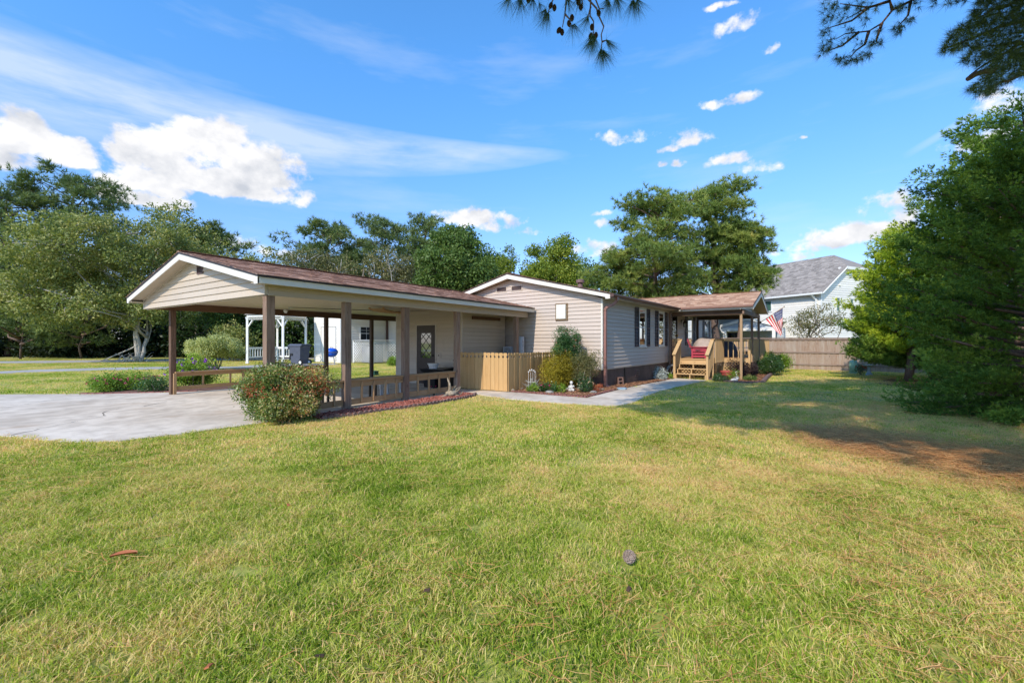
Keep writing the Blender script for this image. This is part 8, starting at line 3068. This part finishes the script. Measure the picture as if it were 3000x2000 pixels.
def scatter(name, label, pts, rz, scl, meshes, seed):
    """points + a geometry-nodes instancer, one object"""
    coll = bpy.data.collections.new(name + '_source')
    for i, me in enumerate(meshes):
        o = bpy.data.objects.new('%s_source_%d' % (name, i), me)
        coll.objects.link(o)
    me = bpy.data.meshes.new(name)
    me.vertices.add(len(pts))
    me.vertices.foreach_set('co', np.ascontiguousarray(pts, dtype=np.float32).ravel())
    rg = np.random.default_rng(seed)
    for nm, arr in (('rz', rz), ('sc', scl)):
        at_ = me.attributes.new(nm, 'FLOAT', 'POINT')
        at_.data.foreach_set('value', np.ascontiguousarray(arr, dtype=np.float32))
    at_ = me.attributes.new('vi', 'INT', 'POINT')
    at_.data.foreach_set('value', rg.integers(0, len(meshes), len(pts)).astype(np.int32))
    me.update()
    ob = link(name, me)
    ng = bpy.data.node_groups.new(name, 'GeometryNodeTree')
    ng.interface.new_socket('Geometry', in_out='INPUT', socket_type='NodeSocketGeometry')
    ng.interface.new_socket('Geometry', in_out='OUTPUT', socket_type='NodeSocketGeometry')
    N, L = ng.nodes, ng.links
    gi, go = N.new('NodeGroupInput'), N.new('NodeGroupOutput')
    ci = N.new('GeometryNodeCollectionInfo')
    ci.inputs['Collection'].default_value = coll
    ci.inputs['Separate Children'].default_value = True
    ci.inputs['Reset Children'].default_value = True
    ip = N.new('GeometryNodeInstanceOnPoints')
    ip.inputs['Pick Instance'].default_value = True

    def attr(nm, ty):
        a_ = N.new('GeometryNodeInputNamedAttribute')
        a_.data_type = ty
        a_.inputs['Name'].default_value = nm
        return a_.outputs[0]
    L.new(gi.outputs[0], ip.inputs['Points'])
    L.new(ci.outputs[0], ip.inputs['Instance'])
    L.new(attr('vi', 'INT'), ip.inputs['Instance Index'])
    cx = N.new('ShaderNodeCombineXYZ')
    L.new(attr('rz', 'FLOAT'), cx.inputs[2])
    er = N.new('FunctionNodeEulerToRotation')
    L.new(cx.outputs[0], er.inputs[0])
    L.new(er.outputs[0], ip.inputs['Rotation'])
    L.new(attr('sc', 'FLOAT'), ip.inputs['Scale'])
    L.new(ip.outputs[0], go.inputs[0])
    md = ob.modifiers.new('scatter', 'NODES')
    md.node_group = ng
    tag(ob, label, kind='stuff')
    return ob


def lawn_points(Y0, Y1, dens, rg, wx=1.32, pad=1.0):
    """random points on the ground between two depths, about the camera's field of view"""
    area = 0.5 * (Y1 + Y0) * 2 * wx * (Y1 - Y0) + 2 * pad * (Y1 - Y0)
    n = int(area * dens)
    Y = np.sqrt(rg.uniform(Y0 ** 2, Y1 ** 2, n))
    X = rg.uniform(-1, 1, n) * (wx * Y + pad)
    P = CAM[None, :2] + RT[None, :2] * X[:, None] + FW[None, :2] * Y[:, None]
    return P


ROCKY = [(p[0], p[1]) for p in BED_ROCK]
HOUSE_POLY = [(9.3, -2.95), (24.8, -3.6), (25.1, 3.9), (9.6, 4.6)]
DECK_POLY = [tuple((FRAME_H @ Vector((x, y, 0)))[:2]) for x, y in ((7.1, -0.1), (16.3, -0.1), (16.3, -2.95), (9.5, -2.95), (9.5, -1.85), (7.1, -1.85))]
SHED_POLY = [(6.8, 0.9), (9.6, 0.9), (9.6, 6.7), (7.6, 6.7), (6.8, 4.2)]
WALK = WALK_F + WALK_B[::-1]


def keep_lawn(P, extra=()):
    ok = np.ones(len(P), bool)
    for poly in [DRIVE, WALK, PATH1, ROAD, BED_HOUSE, BED_DECK, BED_FLOWER, BED_ROCK, HOUSE_POLY, DECK_POLY, SHED_POLY] + list(extra):
        ok &= ~inside(P, poly)
    ok &= ~((P[:, 0] > 14.5) & (P[:, 1] > 13) & (P[:, 0] < 26))
    return ok


# bare pine-straw ground under the overhanging pine, seen at the right
LITTER = [at(2330, 1252), at(2500, 1262), at(2700, 1300), at(2900, 1330), at(3300, 1330), at(3500, 1480), at(3100, 1440), at(2950, 1415), at(2750, 1370), at(2600, 1340), at(2430, 1290)]
LITTER2 = [at(2600, 1110, -.12), at(2760, 1118, -.12), at(2900, 1140, -.12), at(2900, 1160, -.12), at(2700, 1140, -.12), at(2580, 1125, -.12)]


def grass():
    rg = np.random.default_rng(2024)
    near = [tuft_mesh('grass_tuft', rg, 64, 0.043, 0.0050, 0.09, 'grass_blade', 1.1) for _ in range(5)]
    midm = [tuft_mesh('grass_tuft', rg, 48, 0.036, 0.0075, 0.14, 'grass_blade', 0.8) for _ in range(4)]
    farm = [tuft_mesh('grass_tuft', rg, 48, 0.038, 0.012, 0.24, 'grass_blade', 0.8) for _ in range(4)]
    sets = []
    for nm, lab, Y0, Y1, dens, ms, sc_ in (('grass', 'green and straw-coloured lawn grass in the foreground', 0.9, 5.2, 165, near, 1.0),
                                           ('grass', 'lawn grass of the middle distance', 5.2, 11, 80, midm, 1.0),
                                           ('grass', 'distant lawn grass around the buildings', 11, 38, 13, farm, 1.0)):
        P = lawn_points(Y0, Y1, dens, rg)
        ok = keep_lawn(P)
        P = P[ok]
        bare = inside(P, LITTER) | inside(P, LITTER2)
        P = P[~bare | (rg.uniform(size=len(P)) < 0.22 + 0.5 * (np.sin(P[:, 0] * 3.1) * np.sin(P[:, 1] * 2.7) > 0.2))]
        z = ground_z(P[:, 0], P[:, 1])
        # patchy height
        hgt = 1.0 + 0.12 * np.sin(P[:, 0] * 2.1 + 1.3) * np.sin(P[:, 1] * 1.7) + rg.uniform(-0.15, 0.25, len(P))
        scatter(nm, lab, np.column_stack([P, z]), rg.uniform(0, 6.28, len(P)), sc_ * hgt, ms, 5)
    # pine straw: thick under the pine, thinning across the lawn towards the left
    bun = [needle_bundle('needle_bundle', rg, 12, 0.15, 0.0028, 'straw') for _ in range(5)]
    P = lawn_points(1.2, 13, 50, rg)
    rel = P - CAM[None, :2]
    X, Y = rel @ RT[:2], rel @ FW[:2]
    dens = np.clip(0.04 + 0.62 * smooth(X / np.maximum(Y, 1), -0.1, 1.0) + 0.25 * np.sin(P[:, 0] * 1.3 + 2) * np.sin(P[:, 1] * 1.1), 0.03, 1)
    dens *= np.where(Y > 9, 0.35, 1)
    P = P[(rg.uniform(size=len(P)) < dens) & keep_lawn(P)]
    Q = in_poly_points(LITTER, 2600, rg) + rg.normal(size=(2600, 2)) * 0.35
    Q2 = in_poly_points(LITTER2, 500, rg)
    P = np.vstack([P, Q, Q2])
    z = ground_z(P[:, 0], P[:, 1]) + rg.uniform(0.0, 0.018, len(P))
    scatter('pine_straw', 'orange-brown fallen pine needles strewn over the lawn', np.column_stack([P, z]), rg.uniform(0, 6.28, len(P)), rg.uniform(0.7, 1.3, len(P)) * np.clip(0.55 + 0.11 * ((P - CAM[None, :2]) @ FW[:2]), 0.65, 1.0), bun, 6)
    # a skin of bare litter under the pine
    for nm, poly in (('needle_litter', LITTER2),):
        c = np.mean(np.array(poly), axis=0)
        mb = MB()
        fine = []
        r2 = random.Random(3)
        for i in range(len(poly)):
            a_, b_ = np.array(poly[i]), np.array(poly[(i + 1) % len(poly)])
            for k in range(5):
                p = a_ + (b_ - a_) * k / 5
                p = p + np.array([r2.uniform(-0.12, 0.12), r2.uniform(-0.12, 0.12)])
                fine.append((float(p[0]), float(p[1]), gz(*p) + 0.012))
        mb._add(fine, [tuple(range(len(fine)))])
        tag(link(nm, mb.mesh(nm, 'litter')), kind='structure')


grass()
